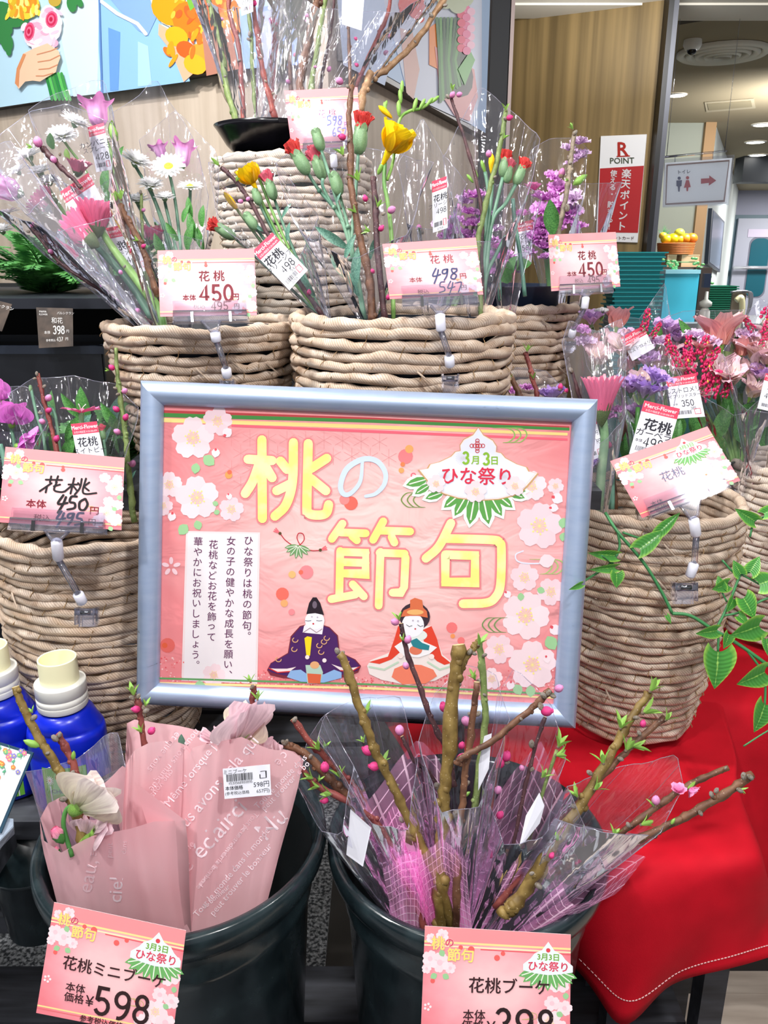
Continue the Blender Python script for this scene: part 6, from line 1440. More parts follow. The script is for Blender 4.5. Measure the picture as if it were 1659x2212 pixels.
def branch(par, pts, t, r0, r1, m, buds=(), seed=1, name='peach_branch', cut=True, n=6):
    """woody stem with knots; buds: (x, y, size px, kind, angle[, c])"""
    P = wpath(pts, t, n); r = random.Random(seed); L = len(P); rad = []
    k = t/F
    for i in range(L):
        s = i/(L-1); rr = (r0+(r1-r0)*s)*k; rad.append(rr*(1+(.28 if r.random() < .22 else r.uniform(-.05, .06))))
    P = [p+Vector((r.uniform(-1, 1), 0, r.uniform(-1, 1)))*rad[i]*.22 for i, p in enumerate(P)]
    mb = MB(); mb.tube(P, rad, m, 8, m2=M_CUT if cut else m)
    for q in range(int(L/3)):
        i = r.randrange(1, L-1); mb.ball(P[i]+Vector((r.uniform(-1, 1), -.3, r.uniform(-1, 1)))*rad[i]*.8, rad[i]*.75, m, 6, 4)
    o = mb.build(name, par)
    for b in buds:
        x, y, s, kind, ang = b[:5]; c = b[5] if len(b) > 5 else .25
        bloom(o, kind, x, y, (pts[0][2] if len(pts[0]) > 2 else t)-.004 if not (len(b) > 6) else b[6], s, ang, c, subs=False)
    return o
def stem(par, pts, t, r, m=None, name='stem', r1=None):
    P = wpath(pts, t, 5); k = t/F; n = len(P); mb = MB(); r1 = r if r1 is None else r1
    mb.tube(P, [(r+(r1-r)*i/(n-1))*k for i in range(n)], m or M_STEMG, 8); return mb.build(name, par)
def leaf(par, x, y, t, L, ang, w=.3, m=None, c=.3, bend=-30, name='leaf'):
    key = ('leaf', round(w, 2), (m or M_LEAFG).name, bend)
    if key not in LIB:
        mb = MB(); petal(mb, 0, 0, 0, 1, w, 30, 30+bend, m or M_LEAFG, 8, 4, cup=.35, shape='point'); LIB[key] = mb.mesh('leaf')
    a = math.radians(ang); xd = cdir(math.cos(a), math.sin(a), 0); zc = (TOC*1.0 + cdir(-math.sin(a), math.cos(a), 0)*c).normalized(); yd = zc.cross(xd).normalized(); zc = xd.cross(yd)
    R = Matrix((xd, yd, zc)).transposed(); M = Matrix.Translation(W(x, y, t)) @ (R*(L*t/F)).to_4x4()
    return put(name, LIB[key], par, M)
M_CEL = cellmat('cellophane', (250, 250, 254), .02, .05, bumpk=.5, haze=.035, glossmax=1.2)
M_CELE = cellmat('cellophane_edge', (240, 240, 248), .10, .12, haze=.10)  # hazier tube along the film rim imitates its bright refracted line
M_CELD = cellmat('cellophane_dotted', (248, 248, 252), .03, .10, bumpk=.5, haze=.10)
def resample(pts, n):
    P = [np.array(p, float) for p in pts]; d = [0]
    for i in range(1, len(P)): d.append(d[-1]+max(1e-6, float(np.linalg.norm(P[i]-P[i-1]))))
    out = []
    for k in range(n):
        s = d[-1]*k/(n-1); i = min(len(P)-2, max(0, int(np.searchsorted(d, s))-1)); f = (s-d[i])/(d[i+1]-d[i]); out.append(P[i]*(1-f)+P[i+1]*f)
    return out
def wrap(par, base, tb, back, front, tt, depth, m=None, seed=1, amp=.006, nb=22, rows=9, neck=(14, 8), edge=True, name='cellophane_wrap', print_fn=None, rowmat=None, bulge=.0, only=None):
    """cone of film: base px point, back edge left to right, front edge right to left"""
    m = m or M_CEL; r = random.Random(seed); bk = resample(back, nb); fr = resample(front, nb)
    bx, by = base; cols = []
    for k, p in enumerate(bk):
        s = k/(nb-1); cols.append((p, depth*math.sin(math.pi*s), (bx-neck[0]*math.cos(math.pi*s), by), depth*.2*math.sin(math.pi*s)))
    for k, p in enumerate(fr[1:-1]):
        s = (k+1)/(nb-1); cols.append((p, -depth*math.sin(math.pi*s), (bx+neck[0]*math.cos(math.pi*s), by+neck[1]*math.sin(math.pi*s)), -depth*.2*math.sin(math.pi*s)))
    n = len(cols); fold = [r.choice((-1, 1))*r.uniform(.3, 1) for _ in range(n)]
    G_ = []
    for i in range(rows+1):
        s = i/rows; row = []
        for j, (p, dd, q, d0) in enumerate(cols):
            x = q[0]*(1-s)+p[0]*s; y = q[1]*(1-s)+p[1]*s; a = amp*fold[j]*math.sin(min(1, s*1.3)*math.pi*.5)
            t = (tb+d0)*(1-s)+(tt+dd)*s + a + bulge*(-1 if dd < 0 else 1)*math.sin(math.pi*s)
            w = W(x, y, t); w += Vector((noise.noise(w*18+Vector((seed, 0, 0))), noise.noise(w*18+Vector((0, seed, 3))), noise.noise(w*22+Vector((5, 0, seed)))))*amp*.6*s
            row.append(w)
        G_.append(row)
    mb = MB()
    if only == 'front': G_ = [row[nb-1:]+[row[0]] for row in G_]; mb.grid(G_, m)
    elif only == 'back': G_ = [row[:nb] for row in G_]; mb.grid(G_, m)
    else: mb.grid(G_, m, closed=True)
    if edge:
        top = G_[-1] + ([G_[-1][0]] if only is None else []); mb.tube(top, .00035, M_CELE, 4, cap=False)
        for j in range(0, len(G_[0]), 9): mb.tube([row[j] for row in G_[3:]], .00022, M_CELE, 4, cap=False)
    return mb.build(name, par)
TAGW = paint((222, 222, 232), .4)
def tag(par, c, t, lines=(), tt=0, header='Merci-Flower', mirror=False, hv=.22, code=True, name='price_tag', hcol=(222, 66, 96)):
    pl = Plane.of3(W(*c[0], t+tt), W(*c[1], t+tt), W(*c[3], t-tt)); fnm = lambda u, v: pl.hit(*bil(c, u, v))
    mb = MB(); mb.prism([fnm(0, 0), fnm(1, 0), fnm(1, 1), fnm(0, 1)], -pl.n*.0004, TAGW); o = mb.build(name, par)
    w = math.dist(c[0], c[1]); h = math.dist(c[0], c[3]); A = w/h
    fn2 = lambda u, v: fnm(u/A, v); a = Art(fn2, pl.n, step=.00006); mk = dict(mirror=mirror)
    if hv: 
        a.poly([(0, 0), (A, 0), (A, hv), (0, hv)], hcol, 1)
        if header: a.text(header, A*.5, hv*.38, hv*.5, (246, 236, 240), 2, bold=.02, sx=min(1.1, A*1.7), **mk); a.text('お花の相談室 0120-006-879', A*.5, hv*.8, hv*.24, (246, 226, 232), 2, sx=min(1, A*1.4), **mk)
    for tx, u, v, hh, *kw in lines: a.text(tx, u*A, v, hh, (40, 40, 50), 2, **(kw[0] if kw else {}), **(mk if not tx.isdigit() else {}))
    if code:
        r = random.Random(int(c[0][0])); x = .12*A
        while x < .62*A: ww = r.choice((.006, .01, .016)); a.poly([(x, .82), (x+ww, .82), (x+ww, .91), (x, .91)], (50, 50, 58), 2); x += ww+r.choice((.006, .012))
        a.stroke([(.72*A, .8), (.9*A, .8), (.9*A, .92), (.72*A, .92), (.72*A, .8)], .012, (214, 80, 100), 2)
    a.build('tag_print', o); return o
def bouquet(label, x, y, t, cat='bouquet', group=None, name='wrapped_bouquet'):
    return thing(name, label, cat, W(x, y, t), group)
# ================================================================ BOUQUETS IN THE UPPER BASKETS
def LC(y): return 0
# --- peach branches in the black dish at the top
t = 1.36
u = bouquet('bundle of tall peach branches in clear film standing in the black dish', 600, 290, t, 'flower bundle')
for i, (pts, r0, r1, m, buds) in enumerate((
 ([(519, 290), (493, 199), (476, 99), (444, -30)], 7, 5, B_GRN, ((478, 105, 8, 'peach_fuzzy', 150), (487, 165, 7, 'peach_fuzzy', 20), (450, 10, 8, 'peach_fuzzy', 120))),
 ([(505, 235), (484, 199), (456, 80), (430, -30)], 4, 4, B_GREY, ((457, 70, 8, 'peach_fuzzy', 60), (440, 12, 8, 'peach_fuzzy', 100))),
 ([(527, 290), (523, 191), (515, 99), (495, 24), (500, -20)], 5, 4, B_RED, ((518, 130, 7, 'peach_fuzzy', 30), (505, 18, 10, 'peach_fuzzy', 60), (478, 42, 7, 'peach_bud_light', 0))),
 ([(597, 262), (571, 171), (559, 99), (543, -20)], 6, 5, B_RED, ((550, 10, 9, 'peach_bud', 70), (561, 125, 8, 'peach_fuzzy', 160), (573, 175, 7, 'peach_fuzzy', 140), (592, 202, 8, 'peach_fuzzy', 10))),
 ([(556, 275), (547, 179), (543, 80), (530, -20)], 4, 4, B_GRN, ((540, 72, 12, 'peach_fuzzy', 80), (536, 85, 10, 'peach_fuzzy', 160))),
 ([(640, 270), (627, 175), (625, 80), (617, -10)], 5, 4, B_BROWN, ((633, 25, 10, 'peach_bud', 70), (615, 16, 9, 'peach_bud', 120), (622, 66, 10, 'peach_bud', 110), (620, 110, 7, 'peach_fuzzy', 150), (637, 120, 8, 'peach_bud', 40), (618, 145, 8, 'peach_bud_light', 150), (624, 178, 9, 'peach_bud_light', 150))),
 ([(640, 275), (648, 180), (659, 119), (680, 32), (690, -20)], 9, 8, B_BROWN, ((664, 36, 9, 'peach_bud_light', 130), (660, 126, 8, 'peach_fuzzy', 20), (665, 45, 7, 'peach_bud_light', 190))),
 ([(664, 240), (686, 99), (706, -20)], 6, 5, B_GRN, ((700, 60, 6, 'peach_fuzzy', 20), (680, 145, 6, 'peach_bud_light', 0))),
 ([(690, 250), (694, 175), (714, 72), (724, -20)], 4, 3, B_DARK, ((713, 70, 7, 'peach_fuzzy', 60), (697, 160, 9, 'peach_fuzzy', 140), (710, 152, 10, 'peach_bud_light', 60), (696, 0, 8, 'peach_bud_light', 90))),
 ([(752, 260), (756, 187), (754, 99), (750, -20)], 4, 3, B_BROWN, ((752, 14, 8, 'peach_bud_light', 120), (757, 120, 7, 'peach_fuzzy', 10))),
 ([(778, 240), (786, 200), (801, 155)], 9, 8, B_TAN, ()),
 ([(792, 180), (806, 166), (838, 147), (897, 91), (965, -10)], 7, 6, B_TAN, ((930, 32, 12, 'peach_fuzzy', 130), (963, 12, 10, 'peach_fuzzy', 0), (897, 91, 8, 'peach_fuzzy', -40))),
 ([(760, 230), (770, 187), (802, 111), (838, 28), (845, -20)], 5, 4, B_RED, ((855, 47, 10, 'peach_bud_light', 10), (845, 52, 8, 'peach_fuzzy', 30), (800, 118, 9, 'peach_fuzzy', 140), (810, 108, 9, 'peach_bud_light', 50), (832, 116, 10, 'peach_bud_light', 30), (772, 142, 8, 'peach_bud', 150), (840, 80, 9, 'peach_bud_light', 30), (770, 85, 7, 'peach_bud', 150)))) ):
    branch(u, pts, t+.02*math.sin(i*1.7), r0, r1, m, buds, seed=i+5)
wrap(u, (600, 312), t, [(402, -30), (500, -60), (640, -80)], [(640, -80), (560, 10), (480, 20), (402, -30)], t+.01, .05, seed=3, amp=.008, neck=(70, 2), nb=18)
wrap(u, (625, 312), t, [(560, -60), (760, -90), (990, -60)], [(990, -60), (860, 30), (700, 20), (560, -60)], t, .06, seed=8, amp=.009, neck=(75, 2), nb=20)
tag(u, [(740, -60), (791, -56), (781, 66), (738, 52)], t-.04, (), hv=0, code=False)
tag(u, [(515, -60), (544, -60), (547, 25), (522, 34)], t-.04, (('0210', .5, .72, .12),), hv=.15, code=True)

# --- left basket: gerberas, bellflowers, white chrysanthemums
t = 1.0
L1 = bouquet('bouquet of two pink gerberas in clear film at upper left', 335, 690, t)
stem(L1, [(352, 720), (340, 668), (300, 610), (250, 545), (214, 492)], t, 13, M_STEMG, r1=7)
stem(L1, [(330, 690), (290, 625), (245, 570), (195, 518)], t+.015, 9, M_STEMB, r1=7)
bloom(L1, 'gerbera', 208, 492, t-.01, 54, 84, .26, sc=(1, 1, 1.3))
bloom(L1, 'gerbera', 194, 520, t-.025, 54, 148, .05, sc=(1, 1, 1.3))
branch(L1, [(340, 640), (304, 527), (273, 473), (260, 442)], t-.03, 6, 6, B_BROWN, ((309, 533, 9, 'peach_bud', 30), (265, 472, 16, 'leaf_tuft', 140), (262, 432, 24, 'leaf_tuft', 110), (300, 520, 13, 'leaf_tuft', 150)), 31)
branch(L1, [(330, 700), (240, 640), (160, 590), (115, 552), (68, 492)], t-.02, 5, 3, B_DARK, ((70, 488, 10, 'peach_bud_light', 60), (60, 500, 9, 'peach_fuzzy', 170), (112, 545, 10, 'peach_bud_light', 150), (130, 556, 8, 'peach_fuzzy', 60), (262, 590, 9, 'peach_bud_light', 120), (270, 575, 8, 'peach_fuzzy', 60), (333, 617, 9, 'peach_bud', 20), (300, 672, 10, 'peach_bud_light', 150)), 33)
branch(L1, [(176, 408), (159, 388), (120, 350), (92, 318)], t+.01, 4, 6, B_DARK, ((84, 312, 19, 'peach_bud_light', 100), (118, 348, 13, 'peach_bud_light', 120), (130, 332, 9, 'peach_fuzzy', 80), (70, 318, 12, 'leaf_tuft', 170)), 35)
wrap(L1, (345, 740), t, [(-20, 452), (-10, 300), (68, 238), (150, 226), (242, 264)], [(242, 264), (243, 380), (243, 470), (120, 500), (-20, 452)], t, .07, seed=5, amp=.008, neck=(12, 5))
wrap(L1, (345, 740), t-.02, [(-30, 330), (20, 300), (100, 420)], [(100, 420), (60, 470), (-30, 330)], t-.05, .03, seed=12, amp=.006, neck=(12, 5), nb=14, m=M_CELD)
tag(L1, [(228, 493), (280, 483), (327, 581), (277, 596)], t+.02, (('花桃', .55, .40, .20, {'bold': .03}), ('ガーベラ', .55, .56, .12), ('450', .5, .70, .17)), mirror=True)
tag(L1, [(130, 414), (191, 373), (226, 440), (165, 480)], t+.045, (), code=False, hv=.38)

t = 1.09
L2 = bouquet('bouquet of pink bellflower and white chrysanthemums in clear film, tallest on the left', 300, 700, t)
bloom(L2, 'campanula', 214, 274, t-.02, 34, 97, .12); bloom(L2, 'green_bud', 250, 305, t-.02, 30, 105, .1); bloom(L2, 'green_bud', 240, 292, t, 24, 85, .1)
stem(L2, [(330, 720), (290, 560), (258, 430), (240, 330), (214, 278)], t, 4); leaf(L2, 255, 348, t-.01, 34, 60, .2)
for x, y, r, a, c in ((135, 297, 34, 80, .75), (162, 268, 32, 60, .4), (64, 340, 33, 110, .4), (88, 374, 28, 100, .5), (108, 395, 26, 90, .6), (40, 372, 24, 120, .5)): bloom(L2, 'mum', x, y, t+.01, r, a, c)
for x, y in ((135, 300), (64, 345), (88, 378)): stem(L2, [(x, y), (x+70, y+110), (250, 620), (310, 700)], t+.02, 3)
bloom(L2, 'gerbera', 168, 372, t-.01, 32, 75, .35); bloom(L2, 'gerbera', 108, 450, t, 40, 140, .1); bloom(L2, 'campanula', 44, 418, t-.02, 40, 165, .2); bloom(L2, 'daisy', 14, 462, t, 30, 100, .4); bloom(L2, 'mum', 6, 500, t, 26, 90, .5)
leaf(L2, 116, 322, t-.02, 34, 95, .3, M_LEAFG); leaf(L2, 150, 345, t-.02, 24, 100, .3, M_LEAFN)
for x, y, a in ((230, 420, 80), (250, 470, 100), (225, 500, 60), (200, 560, 120)): leaf(L2, x, y, t+.03, 60, a, .2, M_LEAFG)
wrap(L2, (320, 740), t, [(62, 240), (120, 200), (200, 178), (228, 178), (246, 260)], [(246, 260), (248, 380), (190, 420), (110, 380), (62, 240)], t, .05, seed=15, amp=.006, neck=(12, 5))
tag(L2, [(189, 275), (224, 265), (243, 366), (208, 372)], t-.05, (('カンパニュラ', .5, .37, .15, {'bold': .01}), ('スプレーマム', .5, .50, .13), ('428', .55, .68, .20)), code=True)
t = 1.14
L3 = bouquet('bouquet of white chrysanthemums with green eyes in clear film, right of the gerberas', 415, 690, t)
for k, x, y, r, a, c in (('daisy', 365, 362, 38, 90, .88), ('mum', 292, 352, 36, 60, .5), ('mum', 326, 404, 30, 80, .6), ('daisy', 411, 405, 29, 85, .6), ('mum', 298, 436, 28, 90, .5), ('mum', 356, 430, 24, 90, .5)):
    bloom(L3, k, x, y, t, r, a, c); stem(L3, [(x, y+6), (x*.6+405*.4, y+90), (x*.2+405*.8, 600), (410, 690)], t+.012, 3.4, M_STEMB)
bloom(L3, 'campanula', 392, 362, t+.03, 26, 82, .1, sc=(1, 1, 1.25)); bloom(L3, 'campanula', 352, 345, t+.04, 20, 110, .1); bloom(L3, 'gerbera', 322, 518, t+.02, 36, 75, .3)
branch(L3, [(330, 690), (312, 560), (306, 470), (305, 418)], t-.02, 3, 3, B_GRN, ((304, 414, 9, 'peach_fuzzy', 90), (309, 455, 8, 'peach_bud_light', 30)), 41)
for x, y, a, L in ((415, 470, 95, 44), (437, 490, 80, 46), (425, 520, 100, 60), (405, 540, 70, 60), (440, 540, 100, 50), (385, 520, 120, 46), (360, 560, 110, 60), (395, 480, 60, 40)): leaf(L3, x, y, t-.01, L, a, .18, M_LEAFG)
wrap(L3, (400, 740), t, [(234, 248), (300, 206), (336, 166), (420, 300), (452, 430)], [(452, 430), (440, 520), (340, 500), (260, 440), (234, 248)], t, .05, seed=25, amp=.006, neck=(12, 5))
wrap(L3, (400, 740), t+.05, [(300, 300), (380, 235), (470, 330), (470, 470)], [(470, 470), (400, 540), (330, 470), (300, 300)], t+.04, .03, seed=27, amp=.006, neck=(12, 5), nb=16)

# --- middle basket: freesia and carnation buds
t = 1.04
M1 = bouquet('leaning bouquet of yellow freesia and carnation buds with a 498 tag', 690, 660, t)
for k, x, y, r, a, c in (('freesia', 552, 405, 31, 120, .45), ('freesia_bud', 512, 452, 26, 128, .15), ('freesia_bud', 560, 385, 18, 100, .3), ('carnation_bud_red', 505, 512, 32, 150, .15), ('carnation_bud_closed', 553, 492, 28, 128, .1), ('carnation_bud_pink', 592, 428, 30, 108, .1), ('carnation_bud_closed', 560, 440, 24, 110, .1)):
    bloom(M1, k, x, y, t-(.01 if k[0] == 'c' else 0), r, a, c); stem(M1, [(x, y), (x+(690-x)*.35, y+(650-y)*.42), (700, 690)], t, 3.2, M_STEMB if k[0] == 'c' else M_STEMG)
branch(M1, [(700, 690), (620, 570), (575, 500), (547, 446), (511, 394), (478, 362)], t-.015, 5, 4, B_DARK, ((522, 436, 10, 'peach_bud_light', 170), (535, 432, 9, 'peach_bud_light', 50), (474, 358, 20, 'leaf_tuft', 140), (510, 392, 12, 'leaf_tuft', 60), (668, 634, 10, 'peach_bud', 90)), 51)
for x, y, a, L in ((620, 520, 75, 40), (655, 600, 85, 50), (610, 470, 50, 36), (570, 500, 140, 30), (680, 640, 120, 60)): leaf(M1, x, y, t-.01, L, a, .13, M_LEAFB)
wrap(M1, (705, 700), t, [(452, 352), (520, 330), (592, 350), (690, 470)], [(690, 470), (650, 560), (560, 560), (470, 480), (452, 352)], t, .05, seed=35, amp=.007, neck=(12, 5))
tag(M1, [(545, 543), (588, 502), (665, 583), (625, 627)], t-.065, (('花桃', .42, .36, .20, {'bold': .035}), ('フリージア', .48, .50, .13, {'bold': .01}), ('498', .58, .655, .20), ('547', .66, .77, .09), ('0259', .4, .95, .07)))
t = 1.02
M2 = bouquet('upright bouquet of a large yellow freesia and red carnation buds', 800, 670, t)
cs = (('carnation_bud_red', 774, 328, 43, 82, .12), ('carnation_bud_red', 663, 372, 38, 121, .12), ('carnation_bud_pink', 697, 384, 35, 110, .1), ('carnation_bud_closed', 694, 322, 32, 108, .1), ('carnation_bud_closed', 733, 418, 34, 106, .1))
for i, (k, x, y, r, a, c) in enumerate(cs):
    bloom(M2, k, x, y, t+(0, -.01, .02, .0, -.01)[i], r, a, c)
for p in ([(665, 374), (690, 412), (735, 470), (762, 560), (785, 690)], [(694, 325), (712, 380), (726, 430), (765, 560), (790, 690)], [(733, 420), (752, 490), (765, 580), (790, 690)], [(774, 330), (768, 420), (760, 520), (775, 600), (785, 690)], [(697, 386), (700, 410), (740, 480)]): stem(M2, p, t, 3.6, M_STEMB)
for x, y in ((690, 412), (722, 448), (767, 420), (752, 490), (757, 560)):
    mb = MB(); mb.ball(W(x, y, t-.002), 5.5*t/F, M_STEMB, 8, 6); mb.build('stem_node', M2)
bloom(M2, 'freesia', 834, 340, t-.02, 46, 58, .50, spin=.4)
stem(M2, [(850, 690), (846, 520), (838, 440), (830, 395), (832, 350)], t-.015, 5, M_STEMG, r1=4)
stem(M2, [(836, 390), (850, 345), (862, 262), (885, 240), (910, 234), (938, 214)], t-.01, 3.4, M_LEAFN)
bloom(M2, 'freesia_bud', 846, 254, t-.015, 22, 140, .1)
for x, y, r, a in ((862, 250, 19, 92), (866, 222, 17, 95), (868, 200, 15, 88), (834, 246, 15, 100), (828, 240, 14, 70), (893, 240, 17, 75), (906, 236, 15, 60), (920, 230, 14, 50), (932, 222, 13, 40)): bloom(M2, 'freesia_green', x, y, t-.012, r, a, .1)
branch(M2, [(806, 700), (798, 597), (774, 497), (758, 398), (758, 318), (754, 247), (760, 186)], t-.03, 9, 5, B_BROWN, ((736, 178, 15, 'peach_bud_light', 150), (750, 186, 10, 'peach_fuzzy', 120), (742, 298, 14, 'peach_bud', 165), (754, 302, 9, 'peach_fuzzy', 60), (742, 336, 22, 'leaf_tuft', 125), (776, 392, 26, 'leaf_tuft', 110), (770, 460, 20, 'leaf_tuft', 140)), 53)
branch(M2, [(832, 700), (814, 517), (811, 438), (806, 384)], t-.035, 7, 6, B_DARK, ((843, 456, 16, 'peach_bud_light', 30), (830, 462, 10, 'peach_fuzzy', 20), (790, 432, 12, 'peach_bud', 110), (822, 496, 12, 'peach_bud', 50), (815, 448, 20, 'leaf_tuft', 60), (806, 588, 9, 'peach_bud', 120), (800, 500, 18, 'leaf_tuft', 160), (838, 645, 10, 'peach_bud', 80)), 55)
for x, y, a, L in ((750, 535, 146, 82), (745, 600, 120, 60), (768, 620, 80, 90), (745, 560, 60, 60), (800, 560, 70, 50), (775, 640, 110, 60), (700, 410, 100, 24), (726, 440, 60, 26)): leaf(M2, x, y, t-.012, L, a, .12, M_LEAFB)
wrap(M2, (800, 710), t, [(592, 354), (660, 300), (800, 320), (935, 350)], [(935, 350), (880, 500), (760, 560), (640, 500), (592, 354)], t, .07, seed=45, amp=.009, neck=(16, 5))
t = 1.09
M3 = bouquet('tall clear wrapped bouquet of carnation buds on the right of the big freesia', 1035, 660, t)
branch(M3, [(1044, 700), (1040, 560), (1040, 445), (1009, 318), (974, 212)], t-.01, 5, 3, B_DARK, ((976, 208, 12, 'peach_bud_light', 60), (966, 208, 11, 'peach_fuzzy', 130), (978, 196, 14, 'leaf_tuft', 90), (990, 206, 11, 'peach_bud_light', 20)), 57)
branch(M3, [(1040, 700), (1032, 532), (1044, 469), (1064, 381), (1085, 294), (1093, 240)], t-.02, 6, 5, B_GRN, ((1098, 256, 12, 'peach_bud', 15), (1090, 256, 10, 'peach_fuzzy', 150), (1093, 240, 16, 'leaf_tuft', 90), (1088, 300, 13, 'leaf_tuft', 60), (1070, 382, 8, 'peach_fuzzy', 30), (1056, 336, 13, 'peach_bud_light', 100)), 59)
for k, x, y, r, a, c in (('freesia_bud', 1064, 378, 27, 94, .1), ('freesia_green', 1048, 372, 16, 110, .1), ('freesia_green', 1032, 382, 13, 120, .1), ('freesia_green', 1022, 394, 13, 130, .1), ('carnation_bud_red', 1086, 380, 28, 82, .1), ('carnation_bud_red', 1114, 396, 29, 66, .1), ('carnation_bud_pink', 1094, 392, 24, 78, .1)): bloom(M3, k, x, y, t, r, a, c)
for p in ([(1086, 384), (1072, 440), (1058, 510), (1042, 690)], [(1114, 398), (1092, 440), (1060, 492), (1040, 690)], [(1064, 380), (1060, 440), (1046, 560), (1040, 690)], [(1092, 510), (1074, 545), (1050, 600), (1042, 690)], [(1048, 372), (1054, 420), (1046, 520)]): stem(M3, p, t, 4, M_STEMB)
wrap(M3, (1030, 720), t, [(958, 340), (1000, 260), (1036, 181), (1080, 222), (1150, 280), (1166, 305)], [(1166, 305), (1150, 400), (1090, 520), (1000, 520), (958, 340)], t, .06, seed=55, amp=.009, neck=(14, 5))
tag(M3, [(933, 392), (965, 380), (967, 492), (935, 503)], t-.03, (('花桃', .55, .36, .15, {'bold': .02}), ('フリージア', .55, .49, .10), ('498', .6, .62, .14), ('0259', .5, .96, .06)))
M4 = bouquet('clear wrapped stems between the big freesia and the 498 handwritten card', 900, 660, 1.12)
for x, y, k, r in ((1026, 428, 'stock', 26), (1011, 463, 'stock', 22), (1024, 489, 'stock', 26), (1000, 510, 'stock', 24), (985, 480, 'stock', 20), (960, 520, 'stock', 22), (990, 450, 'peach_bud_light', 12), (905, 495, 'peach_bud_light', 12), (912, 500, 'peach_fuzzy', 10), (1040, 515, 'stock', 22), (1050, 470, 'stock', 24), (1000, 440, 'stock_pale', 22), (975, 505, 'stock', 24), (1060, 530, 'stock', 26), (950, 490, 'stock_pale', 22), (1015, 530, 'stock', 26), (990, 560, 'stock_pale', 24), (1045, 590, 'stock', 24), (1070, 500, 'stock_pale', 20)): bloom(M4, k, x, y, 1.13, r, 90+x % 40-20, .5)
for x in (985, 1008, 1022): stem(M4, [(x, 490), (x-10, 600), (960, 700)], 1.14, 4)
wrap(M4, (930, 710), 1.12, [(860, 360), (910, 250), (960, 330), (1010, 400)], [(1010, 400), (960, 500), (880, 480), (860, 360)], 1.12, .05, seed=65, amp=.010, neck=(14, 5))

# --- right basket: stock and aster
t = 1.30
R1 = bouquet('bouquet of orchid pink stock and magenta asters behind the rightmost 450 card', 1190, 650, t)
for x, y, r, k in ((1250, 313, 24, 'stock_pale'), (1226, 326, 20, 'stock_pale'), (1245, 348, 22, 'stock_pale'), (1258, 336, 18, 'stock_pale'), (1234, 356, 17, 'stock_pale'), (1236, 434, 27, 'stock_pale'), (1191, 386, 21, 'stock'), (1208, 414, 27, 'stock'), (1196, 430, 20, 'stock'), (1171, 434, 29, 'stock'), (1169, 462, 29, 'stock'), (1190, 455, 24, 'stock'),
                (1171, 493, 30, 'stock'), (1163, 512, 28, 'stock'), (1150, 519, 22, 'stock'), (1139, 545, 19, 'stock'), (1169, 538, 25, 'stock'), (1190, 520, 24, 'stock'), (1226, 467, 28, 'stock'), (1221, 487, 26, 'stock'), (1250, 494, 20, 'stock'), (1210, 445, 24, 'stock'), (1205, 505, 24, 'stock'), (1180, 560, 20, 'stock'), (1240, 460, 22, 'stock_pale')):
    bloom(R1, k, x, y, t+.01*math.sin(x), r, 60+(x*7+y*3) % 60, .35+(x+y) % 3*.2)
bloom(R1, 'peach_open', 1150, 405, t-.02, 24, 90, .25); bloom(R1, 'aster', 1126, 470, t-.01, 24, 95, .3); bloom(R1, 'peach_bud_light', 1213, 376, t-.02, 15, 80, .1); bloom(R1, 'green_bud', 1240, 398, t, 26, 35, .1)
stem(R1, [(1192, 700), (1190, 600), (1180, 520)], t+.02, 11, M_LEAFG); leaf(R1, 1194, 506, t-.04, 72, 93, .23, M_LEAFG, bend=-10); leaf(R1, 1215, 560, t+.01, 50, 70, .2, M_LEAFG)
branch(R1, [(1200, 560), (1206, 500), (1217, 452), (1228, 391), (1232, 354), (1241, 286)], t-.035, 6, 5, B_GREY, ((1243, 286, 13, 'peach_fuzzy', 50), (1238, 280, 15, 'leaf_tuft', 120), (1225, 447, 17, 'peach_fuzzy', 90), (1233, 352, 9, 'peach_fuzzy', 20), (1228, 390, 8, 'leaf_tuft', 160)), 61)
wrap(R1, (1200, 700), t, [(1120, 420), (1150, 320), (1190, 302), (1245, 300), (1268, 322)], [(1268, 322), (1262, 420), (1210, 560), (1140, 520), (1120, 420)], t, .05, seed=75, amp=.006, neck=(14, 5))
wrap(R1, (1235, 690), t+.02, [(1235, 400), (1290, 396), (1346, 393)], [(1346, 393), (1300, 500), (1260, 530), (1235, 400)], t, .04, seed=85, amp=.006, neck=(12, 5), nb=16)
tag(R1, [(1117, 482), (1152, 474), (1148, 570), (1110, 572)], t+.0, (('花桃', .5, .34, .16, {'bold': .01}), ('ストック', .5, .48, .10), ('450', .5, .62, .16)))
R2 = bouquet('bouquet of magenta asters low behind the handwritten 498 card', 1080, 650, 1.22)
for x, y, r, k in ((1074, 567, 34, 'stock'), (1063, 590, 26, 'stock'), (1093, 556, 22, 'stock'), (1085, 590, 24, 'stock'), (1050, 560, 18, 'stock_pale'), (1120, 590, 14, 'stock_pale'), (1075, 540, 22, 'aster')): bloom(R2, k, x, y, 1.22, r, 80, .5)
for p in ([(1134, 640), (1125, 560), (1112, 480), (1108, 430)], [(1080, 650), (1078, 600), (1074, 560)]): stem(R2, p, 1.20, 4.5, M_LEAFB)
for x, y, a in ((1100, 590, 60), (1110, 580, 10), (1100, 610, 120)): leaf(R2, x, y, 1.21, 40, a, .35, M_LEAFG)
wrap(R2, (1095, 700), 1.22, [(1030, 420), (1060, 400), (1110, 395), (1170, 420)], [(1170, 420), (1140, 540), (1070, 560), (1030, 420)], 1.22, .05, seed=95, amp=.007, neck=(14, 5))

